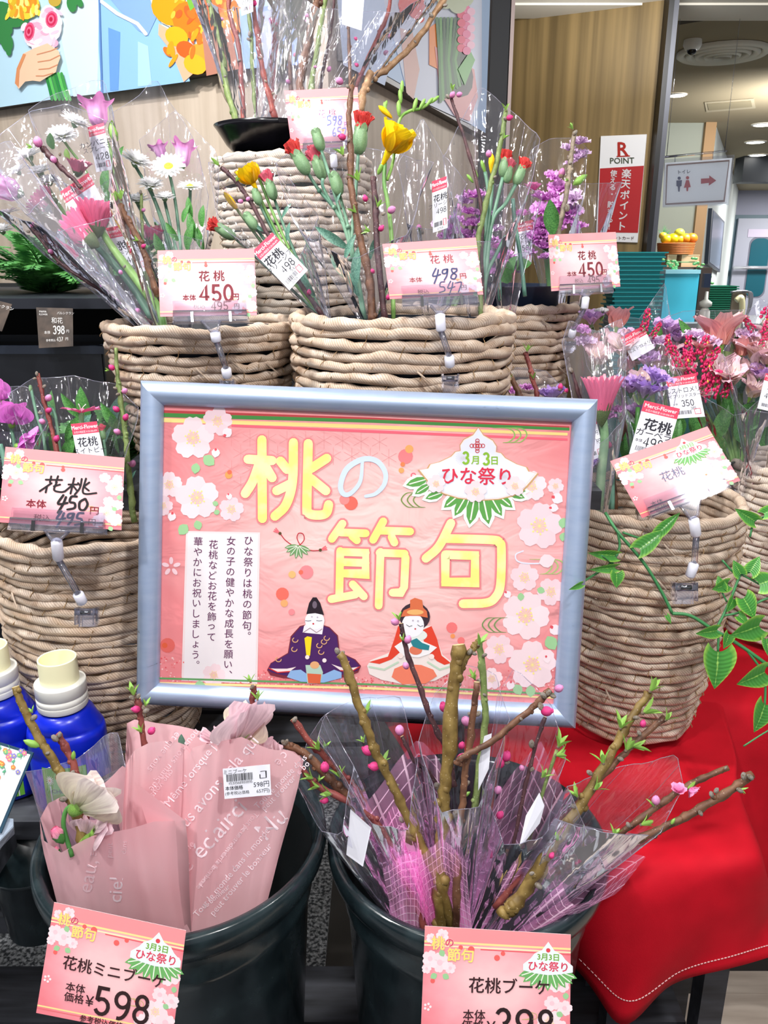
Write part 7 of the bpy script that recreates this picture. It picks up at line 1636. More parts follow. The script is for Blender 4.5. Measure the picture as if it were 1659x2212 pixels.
# ================================================================ LOWER LEFT BASKET
t = .98
S1 = bouquet('bouquet of magenta sweet peas in clear film at the left edge', 40, 1100, t)
for x, y, r, a, c in ((2, 868, 42, 95, .5), (26, 915, 44, 60, .6), (50, 948, 36, 5, .4), (40, 965, 40, -25, .4), (-14, 900, 40, 120, .5)): bloom(S1, 'sweet_pea_m', x, y, t, r, a, c)
stem(S1, [(60, 1140), (45, 1040), (25, 930), (5, 870)], t+.012, 4, M_STEMB); stem(S1, [(20, 1100), (10, 1000), (0, 960)], t, 6, M_LEAFB)
wrap(S1, (60, 1150), t, [(-60, 850), (10, 836), (60, 835), (110, 900)], [(110, 900), (60, 990), (-10, 990), (-60, 850)], t, .05, seed=105, amp=.006, neck=(12, 5))
S2 = bouquet('bouquet of a small pink dianthus and budding twigs behind the 450 handwritten card', 190, 1110, t)
bloom(S2, 'dianthus', 176, 913, t-.01, 42, 90, .1); stem(S2, [(200, 1130), (186, 1000), (176, 930)], t, 4, M_STEMB)
bloom(S2, 'carnation_bud_pink', 224, 948, t, 16, 98, .1); stem(S2, [(215, 1130), (228, 1000), (224, 948)], t, 3, M_STEMB)
branch(S2, [(150, 1130), (121, 969), (107, 909), (93, 859), (82, 806)], t-.015, 5, 4, B_RED, ((80, 806, 10, 'peach_fuzzy', 90), (74, 818, 8, 'peach_fuzzy', 190), (97, 834, 10, 'peach_fuzzy', 40), (104, 862, 14, 'peach_bud_light', 50), (86, 892, 10, 'peach_fuzzy', 165), (104, 888, 12, 'peach_bud', 30), (94, 912, 12, 'peach_bud_light', 150), (122, 950, 13, 'peach_bud', 60)), 71)
branch(S2, [(290, 1130), (282, 1058), (273, 959), (267, 909), (259, 849), (253, 800), (250, 752)], t-.01, 7, 4, B_GRN, ((242, 758, 10, 'peach_fuzzy', 130), (244, 796, 12, 'peach_bud', 140), (236, 800, 9, 'leaf_tuft', 170), (268, 846, 12, 'peach_bud_light', 30), (248, 838, 9, 'peach_fuzzy', 150), (254, 852, 9, 'peach_fuzzy', 200), (254, 886, 13, 'peach_bud', 140), (271, 904, 13, 'peach_bud', 60), (256, 934, 13, 'peach_bud_light', 150), (286, 1004, 14, 'peach_bud_light', 60), (278, 1000, 9, 'peach_fuzzy', 150)), 73)
for p in ([(110, 1120), (97, 965), (80, 899), (66, 835)], [(140, 1120), (132, 1000), (120, 900), (105, 876)]): stem(S2, p, t, 3.4, M_STEMB)
bloom(S2, 'carnation_bud_closed', 67, 846, t, 10, 96, .1)
r_ = random.Random(9)
for i in range(34): x = r_.uniform(50, 285); leaf(S2, x, r_.uniform(900, 1060), t+.03+r_.random()*.05, r_.uniform(50, 85), r_.uniform(50, 130), r_.choice((.10, .16, .22)), r_.choice((M_LEAFG, M_LEAFB, M_LEAFG)))
wrap(S2, (190, 1150), t, [(20, 850), (70, 820), (160, 812), (250, 828), (300, 880)], [(300, 880), (270, 990), (150, 1010), (60, 980), (20, 850)], t, .06, seed=115, amp=.006, neck=(16, 5))
tag(S2, [(153, 916), (209, 910), (232, 1018), (174, 1024)], t-.05, (('花桃', .5, .38, .20, {'bold': .02}), ('スイトピー', .52, .55, .13), ('450', .5, .74, .20)))

# ================================================================ LOWER RIGHT BASKETS
t = 1.02
T1 = bouquet('bouquet of one large pink gerbera in dotted film above the frame corner', 1305, 1070, t)
bloom(T1, 'gerbera', 1300, 890, t-.01, 51, 91, .18, sc=(1, 1, 1.85)); stem(T1, [(1292, 1110), (1300, 1010), (1306, 950), (1301, 890)], t, 11, M_CALYX, r1=9)
stem(T1, [(1322, 1100), (1324, 1010), (1336, 930)], t, 6, M_LEAFB)
branch(T1, [(1262, 890), (1250, 850), (1236, 804)], t+.01, 4, 4, B_DARK, ((1232, 798, 13, 'peach_fuzzy', 120),), 81)
branch(T1, [(1330, 1100), (1326, 980), (1350, 925), (1338, 900)], t+.012, 5, 5, B_BROWN, ((1316, 964, 12, 'peach_bud', 100), (1340, 905, 12, 'peach_fuzzy', 90)), 82)
bloom(T1, 'lisianthus', 1288, 1010, t+.01, 26, 120, .3); bloom(T1, 'stock', 1312, 905, t+.04, 22, 90, .4); bloom(T1, 'stock', 1330, 890, t+.05, 20, 90, .4)
wrap(T1, (1300, 1120), t, [(1214, 740), (1228, 690), (1290, 715), (1345, 690), (1352, 760)], [(1352, 760), (1350, 900), (1300, 960), (1240, 900), (1214, 740)], t, .05, seed=125, amp=.005, neck=(14, 5), m=M_CELD)
tag(T1, [(1244, 915), (1285, 896), (1306, 984), (1264, 1000)], t+.0, (('円', .85, .42, .12), ('円', .88, .62, .12)))
T2 = bouquet('bouquet of purple lisianthus with the 498 gerbera tag', 1400, 1070, t)
bloom(T2, 'lisianthus', 1388, 862, t+.02, 44, 78, .35); bloom(T2, 'lisianthus', 1412, 830, t+.01, 34, 70, .5); bloom(T2, 'lisianthus_lilac', 1362, 850, t+.03, 36, 100, .4); bloom(T2, 'lisianthus_lilac', 1375, 905, t+.05, 30, 90, .4)
for x in (1378, 1404): stem(T2, [(x, 1110), (x-6, 980), (x, 880)], t+.02, 5, M_LEAFG)
for x, y, a in ((1372, 960, 110), (1350, 990, 70), (1415, 990, 80), (1360, 1040, 100), (1440, 960, 60)): leaf(T2, x, y, t+.03, 60, a, .3, M_LEAFG)
wrap(T2, (1390, 1120), t, [(1335, 800), (1370, 745), (1430, 740), (1470, 820)], [(1470, 820), (1440, 930), (1370, 950), (1335, 800)], t+.02, .05, seed=135, amp=.006, neck=(14, 5))
tag(T2, [(1392, 865), (1469, 883), (1436, 998), (1359, 980)], t-.06, (('花桃', .55, .40, .22, {'bold': .04, 'sx': 1.2}), ('ガーベラ', .50, .56, .14, {'bold': .015, 'sx': 1.2}), ('本体', .15, .72, .07), ('498', .55, .72, .24), ('547', .7, .86, .08)), hv=.20)
T3 = bouquet('budding twigs and a purple lisianthus peeking over the top edge of the frame', 1180, 1070, t)
bloom(T3, 'lisianthus', 1192, 868, t, 34, 95, .3); bloom(T3, 'peach_bud', 1210, 838, t-.02, 11, 80, .1); bloom(T3, 'peach_bud', 1222, 846, t-.02, 9, 60, .1); bloom(T3, 'stock', 1100, 850, t+.03, 20, 90, .4); bloom(T3, 'stock', 1138, 842, t+.03, 18, 90, .4)
branch(T3, [(1140, 900), (1120, 850), (1103, 813), (1071, 773), (1046, 753)], t-.01, 6, 6, B_BROWN, ((1082, 776, 17, 'peach_bud', 85), (1040, 752, 10, 'leaf_tuft', 150), (1098, 812, 10, 'leaf_tuft', -20)), 83)
branch(T3, [(1042, 900), (1032, 853), (1016, 822), (1009, 806)], t, 4, 4, B_GRN, ((1010, 806, 15, 'leaf_tuft', 95), (1028, 846, 10, 'leaf_tuft', 40)), 84)
branch(T3, [(1165, 900), (1159, 849), (1146, 800), (1135, 761)], t-.01, 5, 5, B_RED, ((1138, 760, 18, 'leaf_tuft', 75), (1152, 818, 16, 'leaf_tuft', 95)), 86)
wrap(T3, (1160, 1000), t, [(1030, 840), (1110, 792), (1180, 800), (1225, 850)], [(1225, 850), (1180, 880), (1080, 890), (1030, 840)], t+.01, .05, seed=145, amp=.005, neck=(40, 5), m=M_CELD)
# container behind, and mixed alstroemeria bunches
t = 1.27
x, y, z = on(1470, 1000, t+.06); e = thing('flower_tub', 'dark tub of alstroemeria hidden behind the tall right basket', 'bucket', (x, y, .545))
mb = MB(); mb.lathe([(.07, .549), (.09, z+.02), (.094, z+.02), (.086, z+.01), (.066, .56)], M_BUCK, 40, (x, y, 0), cap0=True); mb.build('wall', e)
V1 = bouquet('bunch of coral and striped alstroemeria with red sprigs, left part behind the gerbera', 1400, 1000, t)
for k, x, y, r, a, c in (('alstroemeria_coral', 1330, 712, 40, 85, .1), ('alstroemeria_coral', 1280, 752, 28, 95, .15), ('alstroemeria', 1312, 764, 38, 70, .55), ('alstroemeria', 1372, 776, 42, 90, .6), ('alstroemeria_coral', 1404, 776, 34, 95, .3), ('alstroemeria', 1436, 786, 40, 95, .55), ('lisianthus_lilac', 1277, 702, 32, 90, .4), ('lisianthus_lilac', 1440, 728, 38, 90, .4), ('lisianthus_lilac', 1462, 740, 26, 90, .4), ('alstroemeria', 1340, 800, 34, 60, .4), ('stock', 1476, 760, 22, 90, .4), ('alstroemeria', 1410, 815, 34, 80, .4)):
    bloom(V1, k, x, y, t, r, a, c); stem(V1, [(x, y), (x*.7+1430*.3, y+120), (1450, 1040)], t+.02, 4)
for k, x, y, r, a, c in (('alstroemeria', 1290, 790, 34, 95, .6), ('stock_pale', 1360, 730, 26, 90, .5), ('stock_pale', 1385, 752, 24, 90, .5), ('alstroemeria', 1345, 765, 34, 110, .7), ('alstroemeria', 1462, 812, 34, 90, .7), ('stock_pale', 1420, 745, 26, 90, .5), ('lisianthus_lilac', 1395, 790, 30, 90, .5), ('alstroemeria', 1475, 850, 30, 80, .6),
                        ('stock', 1255, 720, 22, 90, .5), ('stock_pale', 1262, 745, 24, 100, .5), ('alstroemeria', 1385, 840, 30, 100, .6), ('stock_pale', 1498, 730, 24, 90, .5)): bloom(V1, k, x, y, t-.03, r*1.1, a, c)
bloom(V1, 'white_sprig', 1299, 694, t-.01, 30, 92, .3)
wrap(V1, (1450, 1050), t, [(1250, 690), (1300, 668), (1380, 690), (1436, 612), (1450, 700)], [(1450, 700), (1440, 820), (1350, 860), (1270, 800), (1250, 690)], t, .06, seed=155, amp=.006, neck=(14, 5))
tag(V1, [(1341, 729), (1388, 704), (1414, 752), (1366, 780)], t-.05, (('アルストロメリア', .5, .66, .16),), hv=.36, code=False)
V2 = bouquet('large bunch of pink alstroemeria with bright red sprigs at the right', 1560, 1000, t)
for k, x, y, r, a, c in (('alstroemeria_coral', 1556, 752, 62, 92, .12), ('alstroemeria', 1546, 826, 50, 85, .75), ('alstroemeria_coral', 1598, 772, 36, 80, .2), ('alstroemeria', 1634, 785, 54, 100, .55), ('alstroemeria', 1600, 815, 34, 60, .4), ('alstroemeria', 1668, 740, 40, 100, .4), ('alstroemeria', 1650, 830, 40, 80, .5)):
    bloom(V2, k, x, y, t-.03, r, a, c); stem(V2, [(x, y), (x*.6+1600*.4, y+120), (1600, 1060)], t, 5)
for k, x, y, r, a, c in (('alstroemeria', 1580, 830, 36, 120, .7), ('alstroemeria', 1620, 860, 34, 80, .6), ('stock_pale', 1530, 745, 26, 90, .5), ('alstroemeria_coral', 1520, 770, 30, 100, .4), ('alstroemeria', 1500, 870, 30, 80, .5), ('stock_pale', 1610, 730, 24, 90, .5), ('alstroemeria', 1660, 790, 40, 100, .6), ('lisianthus_lilac', 1640, 820, 30, 90, .5)): bloom(V2, k, x, y, t-.04, r*1.1, a, c)
for x, y, r, a in ((1390, 716, 26, 80), (1406, 730, 20, 60), (1447, 768, 24, 100), (1466, 800, 30, 110), (1484, 782, 30, 90), (1505, 782, 32, 70), (1494, 824, 34, 100), (1520, 800, 30, 60), (1512, 870, 34, 80), (1534, 862, 34, 75), (1562, 860, 24, 75), (1526, 836, 32, 90), (1650, 690, 34, 60), (1628, 716, 22, 130), (1652, 726, 26, 80), (1640, 750, 20, 60)):
    bloom(V2, 'sprig_red', x, y, t-.05, r, a, .2)
for x, y, a, L, w, m in ((1500, 742, 125, 66, .14, M_LEAFG), (1398, 755, 100, 52, .2, M_LEAFG), (1416, 755, 82, 56, .2, M_LEAFG), (1415, 814, 5, 58, .3, M_LEAFG), (1525, 768, 72, 64, .16, M_LEAFN), (1580, 770, 62, 66, .2, M_LEAFG), (1545, 785, 60, 34, .5, M_LEAFN), (1556, 778, 20, 30, .4, M_LEAFN), (1600, 930, 60, 70, .4, M_LEAFG), (1620, 960, 100, 80, .4, M_LEAFG),
                      (1580, 900, 110, 60, .2, M_LEAFG), (1640, 960, 40, 60, .3, M_LEAFG), (1500, 940, 80, 70, .25, M_LEAFG), (1545, 950, 70, 80, .2, M_LEAFG), (1470, 940, 110, 60, .3, M_LEAFG), (1600, 850, 95, 70, .16, M_LEAFB), (1560, 980, 120, 60, .3, M_LEAFG), (1656, 900, 110, 70, .2, M_LEAFB)): leaf(V2, x, y, t-.02, L, a, w, m)
for x in range(1500, 1660, 13): stem(V2, [(x, 870), (1590+(x-1580)*.5, 950), (1600, 1060)], t, 3.6, (M_LEAFG, M_STEMG, M_LEAFB)[x % 3])
wrap(V2, (1590, 1070), t-.02, [(1430, 690), (1480, 672), (1600, 668), (1700, 650)], [(1700, 650), (1690, 820), (1600, 900), (1480, 840), (1430, 690)], t-.02, .07, seed=165, amp=.007, neck=(18, 5))
wrap(V2, (1640, 1070), t-.03, [(1560, 760), (1640, 640), (1720, 700)], [(1720, 700), (1690, 900), (1600, 880), (1560, 760)], t-.06, .04, seed=175, amp=.006, neck=(16, 5), nb=16)
tag(V2, [(1438, 817), (1503, 806), (1523, 900), (1453, 905)], t-.09, (('アルストロメリア', .48, .34, .15, {'sx': .95}), ('ハイブリッドスターズ', .5, .47, .10, {'sx': .95}), ('本体', .16, .66, .06), ('350', .55, .65, .20), ('385', .7, .78, .09)), hv=.22)
tag(V2, [(1654, 806), (1700, 818), (1690, 895), (1636, 882)], t-.09, (('花桃', .5, .4, .18), ('450', .4, .6, .2)), hv=.2)

# ================================================================ VINE OVER THE RIGHT BASKET
def vleaf_fn(m, nt, b):
    uv = N(nt, 'ShaderNodeUVMap'); sx = nt.nodes.new('ShaderNodeSeparateXYZ'); nt.links.new(uv.outputs[0], sx.inputs[0])
    ab = N(nt, 'ShaderNodeMath', operation='SUBTRACT'); ab.inputs[1].default_value = .5; nt.links.new(sx.outputs[0], ab.inputs[0]); a2 = N(nt, 'ShaderNodeMath', operation='ABSOLUTE'); nt.links.new(ab.outputs[0], a2.inputs[0])
    no = N(nt, 'ShaderNodeTexNoise', Scale=8.0); nt.links.new(uv.outputs[0], no.inputs[0]); ad = N(nt, 'ShaderNodeMath', operation='MULTIPLY_ADD'); ad.inputs[1].default_value = .12; nt.links.new(no.outputs[0], ad.inputs[0]); nt.links.new(a2.outputs[0], ad.inputs[2])
    nt.links.new(ramp(nt, ad.outputs[0], [(.06, (150, 200, 96)), (.09, (62, 132, 54)), (.42, (72, 146, 58)), (.56, (150, 196, 80))]), b.inputs['Base Color'])
    wv = N(nt, 'ShaderNodeTexWave', Scale=3.0); nt.links.new(uv.outputs[0], wv.inputs[0]); wv.bands_direction = 'Y'; bump(nt, b, wv.outputs[0], .25, .001)
M_VL = mat('vine_leaf', rough=.32, spec=.5, fn=vleaf_fn, trans=.12)
mb = MB(); rows = []
for i in range(11):
    s = i/10; wd_ = .56*math.sin(math.pi*min(1, (.16+s*.84))**.85)**.9*(1-s*.25) if s < .99 else .006; row = []
    for j in range(7):
        x_ = -1+j/3; back = -.16*(x_*x_)*(1-s)*1.5*(1 if abs(x_) > .2 else .4); row.append(Vector((s+back+.0, x_*wd_, .10*abs(x_)*wd_*2-.10*s*s)))
    rows.append(row)
mb.grid(rows, M_VL); VLM = mb.mesh('leaf')
def vleaf(par, x, y, t, L, ang, c=.2, w=1.0, tw=.3):
    a = math.radians(ang); xd = (cdir(math.cos(a), math.sin(a), 0)+TOC*c*.5).normalized(); zc = (TOC + cdir(-math.sin(a), math.cos(a), 0)*tw).normalized(); yd = zc.cross(xd).normalized(); zc = xd.cross(yd)
    R = Matrix((xd, yd, zc)).transposed(); put('leaf', VLM, par, Matrix.Translation(W(x, y, t)) @ (R*(L*t/F)).to_4x4() @ Matrix.Diagonal(Vector((1, w, 1, 1))))
V = thing('trailing_vine', 'green heart-leaved artificial vine trailing over the tall right basket', 'plant', W(1309, 1112, .87))
tv = .868; M_VS = paint((60, 128, 76), .45)
for pts, r in (([(1308, 1108, .885), (1335, 1150), (1390, 1215), (1430, 1280), (1452, 1325)], 3.6), ([(1452, 1325), (1491, 1330), (1539, 1359), (1600, 1395), (1670, 1445)], 4), ([(1345, 1150), (1385, 1162), (1420, 1152)], 2.6), ([(1335, 1150), (1338, 1184), (1320, 1216), (1280, 1244), (1245, 1265, .80)], 2.8), ([(1322, 1210), (1330, 1240)], 2.2), ([(1320, 1216), (1300, 1200, .85)], 2),
                 ([(1545, 1362), (1562, 1330), (1580, 1290), (1600, 1240), (1618, 1222)], 3), ([(1562, 1330), (1600, 1322), (1640, 1300), (1665, 1290)], 2.6), ([(1600, 1240), (1640, 1262)], 2), ([(1552, 1366), (1551, 1408)], 2.6), ([(1600, 1360), (1640, 1358)], 2.2), ([(1610, 1400), (1650, 1460), (1652, 1530)], 2.6), ([(1665, 1575), (1640, 1590), (1606, 1612)], 1.8), ([(1570, 1300), (1560, 1280)], 2), ([(1659, 1115), (1630, 1125), (1620, 1160)], 2.2), ([(1560, 1210), (1590, 1240), (1620, 1236)], 2.4)):
    mb = MB(); pp = wpath(pts, tv); mb.tube(pp, r*tv/F, M_VS, 7); mb.build('stem', V)
for x, y, L, a, w in ((1382, 1186, 72, 38, .55), (1424, 1150, 62, 45, .42), (1328, 1200, 58, 176, .45), (1328, 1226, 56, 186, .38), (1256, 1262, 30, 205, .5), (1332, 1238, 32, 270, 1.1), (1640, 1352, 66, 200, .9), (1551, 1408, 80, 266, 1.05), (1652, 1452, 66, 205, .85), (1572, 1262, 36, 200, .9), (1584, 1294, 32, 245, .8), (1606, 1292, 50, 300, 1.0), (1652, 1522, 64, 250, .9),
                      (1640, 1262, 48, 20, 1.0), (1548, 1362, 46, 190, .7), (1575, 1370, 34, 250, .9), (1560, 1272, 30, 110, .8), (1600, 1240, 34, 120, .8), (1620, 1236, 40, 60, .8), (1630, 1125, 50, 150, .6), (1650, 1110, 44, 30, .6), (1595, 1330, 30, 320, .8), (1655, 1380, 40, 280, .8), (1440, 1330, 20, 300, .6)):
    vleaf(V, x, y, (.80 if x < 1260 else tv-.004), L, a, w=w)
# ================================================================ FRONT BUCKETS
from mathutils.bvhtree import BVHTree
def surf_art(objs, step=.0005):
    """print that lies on the surface of built sheets: finds the sheet along the picture ray"""
    trees = []
    for o in objs: me = o.data; trees.append(BVHTree.FromPolygons([WM[o.name] @ v.co for v in me.vertices], [tuple(p.vertices) for p in me.polygons]))
    def fn(x, y):
        best = None; d = D(x, y).normalized()
        for T_ in trees:
            h = T_.ray_cast(CAM, d)
            if h[0] is not None and (best is None or h[3] < best[1]): best = (h[0], h[3])
        return best[0] if best else W(x, y, .70)
    return Art(fn, TOC, step=step)
def paperfn(m, nt, b):
    tc = N(nt, 'ShaderNodeTexCoord'); n = N(nt, 'ShaderNodeTexNoise', Scale=9.0, Detail=2.0); nt.links.new(tc.outputs['Object'], n.inputs[0])
    nt.links.new(ramp(nt, n.outputs[0], [(.3, (242, 188, 196)), (.7, (250, 208, 214))]), b.inputs['Base Color'])
M_PAPER = mat('pink_wrapping_film', rough=.38, spec=.35, fn=paperfn, trans=.35)
PRT = mat('white_film_print', (250, 226, 234), .4, spec=.4); PRF = mat('faint_film_print', (244, 206, 214), .4)
t = .715
Q = bouquet('small pink-paper bouquet with a cream sweet pea and a rosebud, left in the left bucket', 220, 1950, t)
M_CELSIL = cellmat('silver_dotted_film', (222, 226, 240), .16, .12, bumpk=.9, haze=.12)
wrap(Q, (250, 2080), .76, [(54, 1667), (98, 1662), (165, 1640), (232, 1583), (256, 1582), (276, 1690)], [(276, 1690), (200, 1800), (100, 1790), (54, 1667)], t+.02, .02, seed=201, amp=.005, neck=(60, 5), m=M_CELSIL, only='back')
bk = wrap(Q, (270, 2120), .775, [(86, 1768), (100, 1738), (128, 1726), (200, 1712), (262, 1656), (284, 1668)], [(284, 1784), (200, 1800), (132, 1842), (74, 1800)], t+.01, .035, seed=203, amp=.004, neck=(70, 8), m=M_PAPER, edge=False, name='pink_paper_wrap', only='back')
branch(Q, [(185, 1830), (153, 1721), (139, 1686), (106, 1627), (82, 1592), (47, 1521), (33, 1483)], t-.012, 11, 8, B_OLIVE, ((83, 1612, 26, 'green_bud', 152), (76, 1548, 18, 'peach_fuzzy', 40), (70, 1540, 14, 'leaf_tuft', 100), (105, 1626, 11, 'peach_fuzzy', 20), (150, 1700, 14, 'leaf_tuft', 60), (140, 1725, 18, 'peach_fuzzy', 10)), 91)
branch(Q, [(190, 1800), (174, 1709), (160, 1657), (141, 1615), (124, 1586)], t-.006, 8, 8, B_RED, ((118, 1592, 19, 'peach_fuzzy', 130), (130, 1585, 14, 'peach_fuzzy', 70), (158, 1640, 16, 'green_bud', 80), (158, 1668, 15, 'peach_fuzzy', 60)), 92)
bloom(Q, 'sweet_pea_w', 168, 1744, t-.035, 92, 40, .30); bloom(Q, 'sweet_pea_p', 205, 1800, t-.02, 56, 38, .35); bloom(Q, 'sweet_pea_p', 186, 1806, t-.01, 44, 70, .3)
stem(Q, [(170, 1738), (146, 1746), (137, 1775), (142, 1805), (156, 1850)], t-.028, 5, M_LEAFG); stem(Q, [(205, 1800), (185, 1810), (160, 1840)], t-.02, 5, M_LEAFN)
bloom(Q, 'rose_bud', 131, 1812, t-.03, 25, 116, .2); leaf(Q, 180, 1830, t-.02, 40, 60, .2, M_LEAFN); bloom(Q, 'rose_bud', 126, 1842, t-.02, 12, 120, .1)
fw = wrap(Q, (290, 2120), .74, [(86, 1768), (128, 1726), (262, 1656), (290, 1690)], [(420, 1770), (330, 1772), (277, 1789), (200, 1803), (132, 1842), (74, 1800)], t-.02, .012, seed=204, amp=.0035, neck=(130, 8), m=M_PAPER, edge=False, name='pink_paper_wrap', only='front')
a = surf_art([fw])
for s, x, y, h, ro, c in (('eau,', 197, 1893, 46, -78, PRF), ('ciel', 250, 1922, 42, -86, PRT), ('Est', 203, 1838, 18, -86, PRF), ('peut', 240, 1836, 18, -86, PRF), ('dans', 268, 1830, 16, -86, PRF)): a.text(s, x, y, h, c, 1, rot=ro, bold=.005)
a.build('film_print', Q)
t = .72
Q2 = bouquet('large pink-paper bouquet with a white sweet pea and a barcode sticker', 420, 1950, t)
bk = wrap(Q2, (430, 2120), .775, [(272, 1660), (275, 1556), (300, 1558), (376, 1566), (470, 1590), (560, 1606), (640, 1625), (656, 1642)], [(656, 1642), (560, 1700), (400, 1700), (272, 1660)], t+.03, .02, seed=211, amp=.004, neck=(90, 8), m=M_PAPER, edge=False, name='pink_paper_wrap', only='back')
branch(Q2, [(335, 1720), (312, 1612), (304, 1553), (297, 1508)], t+.005, 7, 6, B_RED, ((289, 1503, 28, 'leaf_tuft', 100), (284, 1506, 14, 'peach_fuzzy', 140), (300, 1502, 13, 'peach_fuzzy', 60), (298, 1532, 16, 'peach_bud', 170), (318, 1534, 16, 'peach_fuzzy', 30), (314, 1526, 18, 'leaf_tuft', 80), (306, 1582, 20, 'leaf_tuft', 120), (326, 1580, 16, 'peach_bud', 45)), 93)
branch(Q2, [(542, 1640), (543, 1545), (546, 1500), (549, 1480)], t+.01, 6, 6, B_RED, ((541, 1474, 18, 'leaf_tuft', 105), (546, 1482, 12, 'peach_fuzzy', 60), (556, 1512, 22, 'leaf_tuft', 85)), 94)
bloom(Q2, 'sweet_pea_p', 508, 1602, t-.012, 92, 70, .25); bloom(Q2, 'sweet_pea_w', 516, 1590, t+.005, 60, 60, .2); bloom(Q2, 'sweet_pea_p', 486, 1604, t+.008, 50, 148, .2)
bloom(Q2, 'rose_bud', 448, 1622, t, 14, 80, .1); leaf(Q2, 398, 1612, t, 30, 95, .3, M_LEAFB)
for x, y in ((575, 1622), (600, 1632), (470, 1600)): bloom(Q2, 'sweet_pea_p', x, y, t+.01, 26, 80, .2)
f1 = wrap(Q2, (330, 2120), .745, [(272, 1654), (300, 1620), (350, 1600), (400, 1612)], [(428, 1640), (418, 1616), (385, 1603), (354, 1599), (320, 1605), (290, 1622), (268, 1660)], t-.004, .012, seed=213, amp=.003, neck=(85, 8), m=M_PAPER, edge=False, name='pink_paper_wrap', only='front')
f2 = wrap(Q2, (455, 2120), .735, [(400, 1612), (500, 1600), (640, 1625), (656, 1642)], [(658, 1638), (624, 1620), (590, 1622), (561, 1612), (523, 1593), (470, 1606), (418, 1616), (404, 1640)], t-.016, .014, seed=214, amp=.004, neck=(78, 8), m=M_PAPER, edge=False, name='pink_paper_wrap', only='front')
a = surf_art([f1, f2])
for s, x, y, h, ro, c in (("Même lorsque j'ai mis", 432, 1650, 26, -52, PRT), ('nous avons cela qui', 464, 1704, 36, -50, PRT), ('éclairci', 472, 1790, 54, -48, PRT), ('et que vous', 352, 1622, 22, 128, PRF), ('nous vous manque', 374, 1640, 22, 128, PRF), ('que vous', 348, 1690, 20, 128, PRF),
                      ('Tout le monde dans le monde', 492, 1838, 17, 128, PRF), ('peut trouver le bonheur', 480, 1850, 17, 128, PRF), ('Tout le monde dans le monde', 500, 1884, 20, -50, PRT), ('peut trouver le bonheur', 522, 1900, 20, -50, PRT), ('Tout le monde dans', 606, 1688, 19, -46, PRT), ('peut trouver le bo', 618, 1698, 19, -46, PRT),
                      ('Nu', 586, 1778, 58, -46, PRT), ('angée', 384, 1908, 46, -58, PRF), ("c'est calme", 380, 1850, 22, -40, PRF), ('Ga', 336, 1745, 40, -60, PRF), ('c\'é', 610, 1640, 30, 130, PRF), ('le bonheur', 468, 1935, 16, -40, PRT)):
    a.text(s, x, y, h, c, 1, rot=ro, bold=.004)
a.build('film_print', Q2)
c4 = [(481, 1661), (583, 1651), (586, 1717), (485, 1726)]
tt_ = .683
tag(Q2, c4, tt_, (('ミニブーケ', .26, .12, .16), ('4530568900895', .36, .50, .12, {'bold': .0}), ('本体価格', .22, .66, .15, {'bold': .02}), ('598円', .80, .62, .22), ('(参考税込価格', .28, .84, .13), ('657円)', .83, .85, .16)), hv=0, code=False, name='price_sticker')
pl = Plane.of3(W(*c4[0], tt_), W(*c4[1], tt_), W(*c4[3], tt_)); a = Art(lambda u, v: pl.hit(*bil(c4, u, v)), pl.n, step=.0001); r_ = random.Random(6); x = .07
while x < .62: ww = r_.choice((.006, .010, .015)); a.poly([(x, .2), (x+ww, .2), (x+ww, .44), (x, .44)], (40, 40, 46), 2); x += ww+r_.choice((.006, .011))
a.stroke([(.80, .2), (.91, .2), (.91, .42), (.78, .42), (.78, .3)], .02, (40, 40, 46), 2); a.build('barcode_print', Q2)

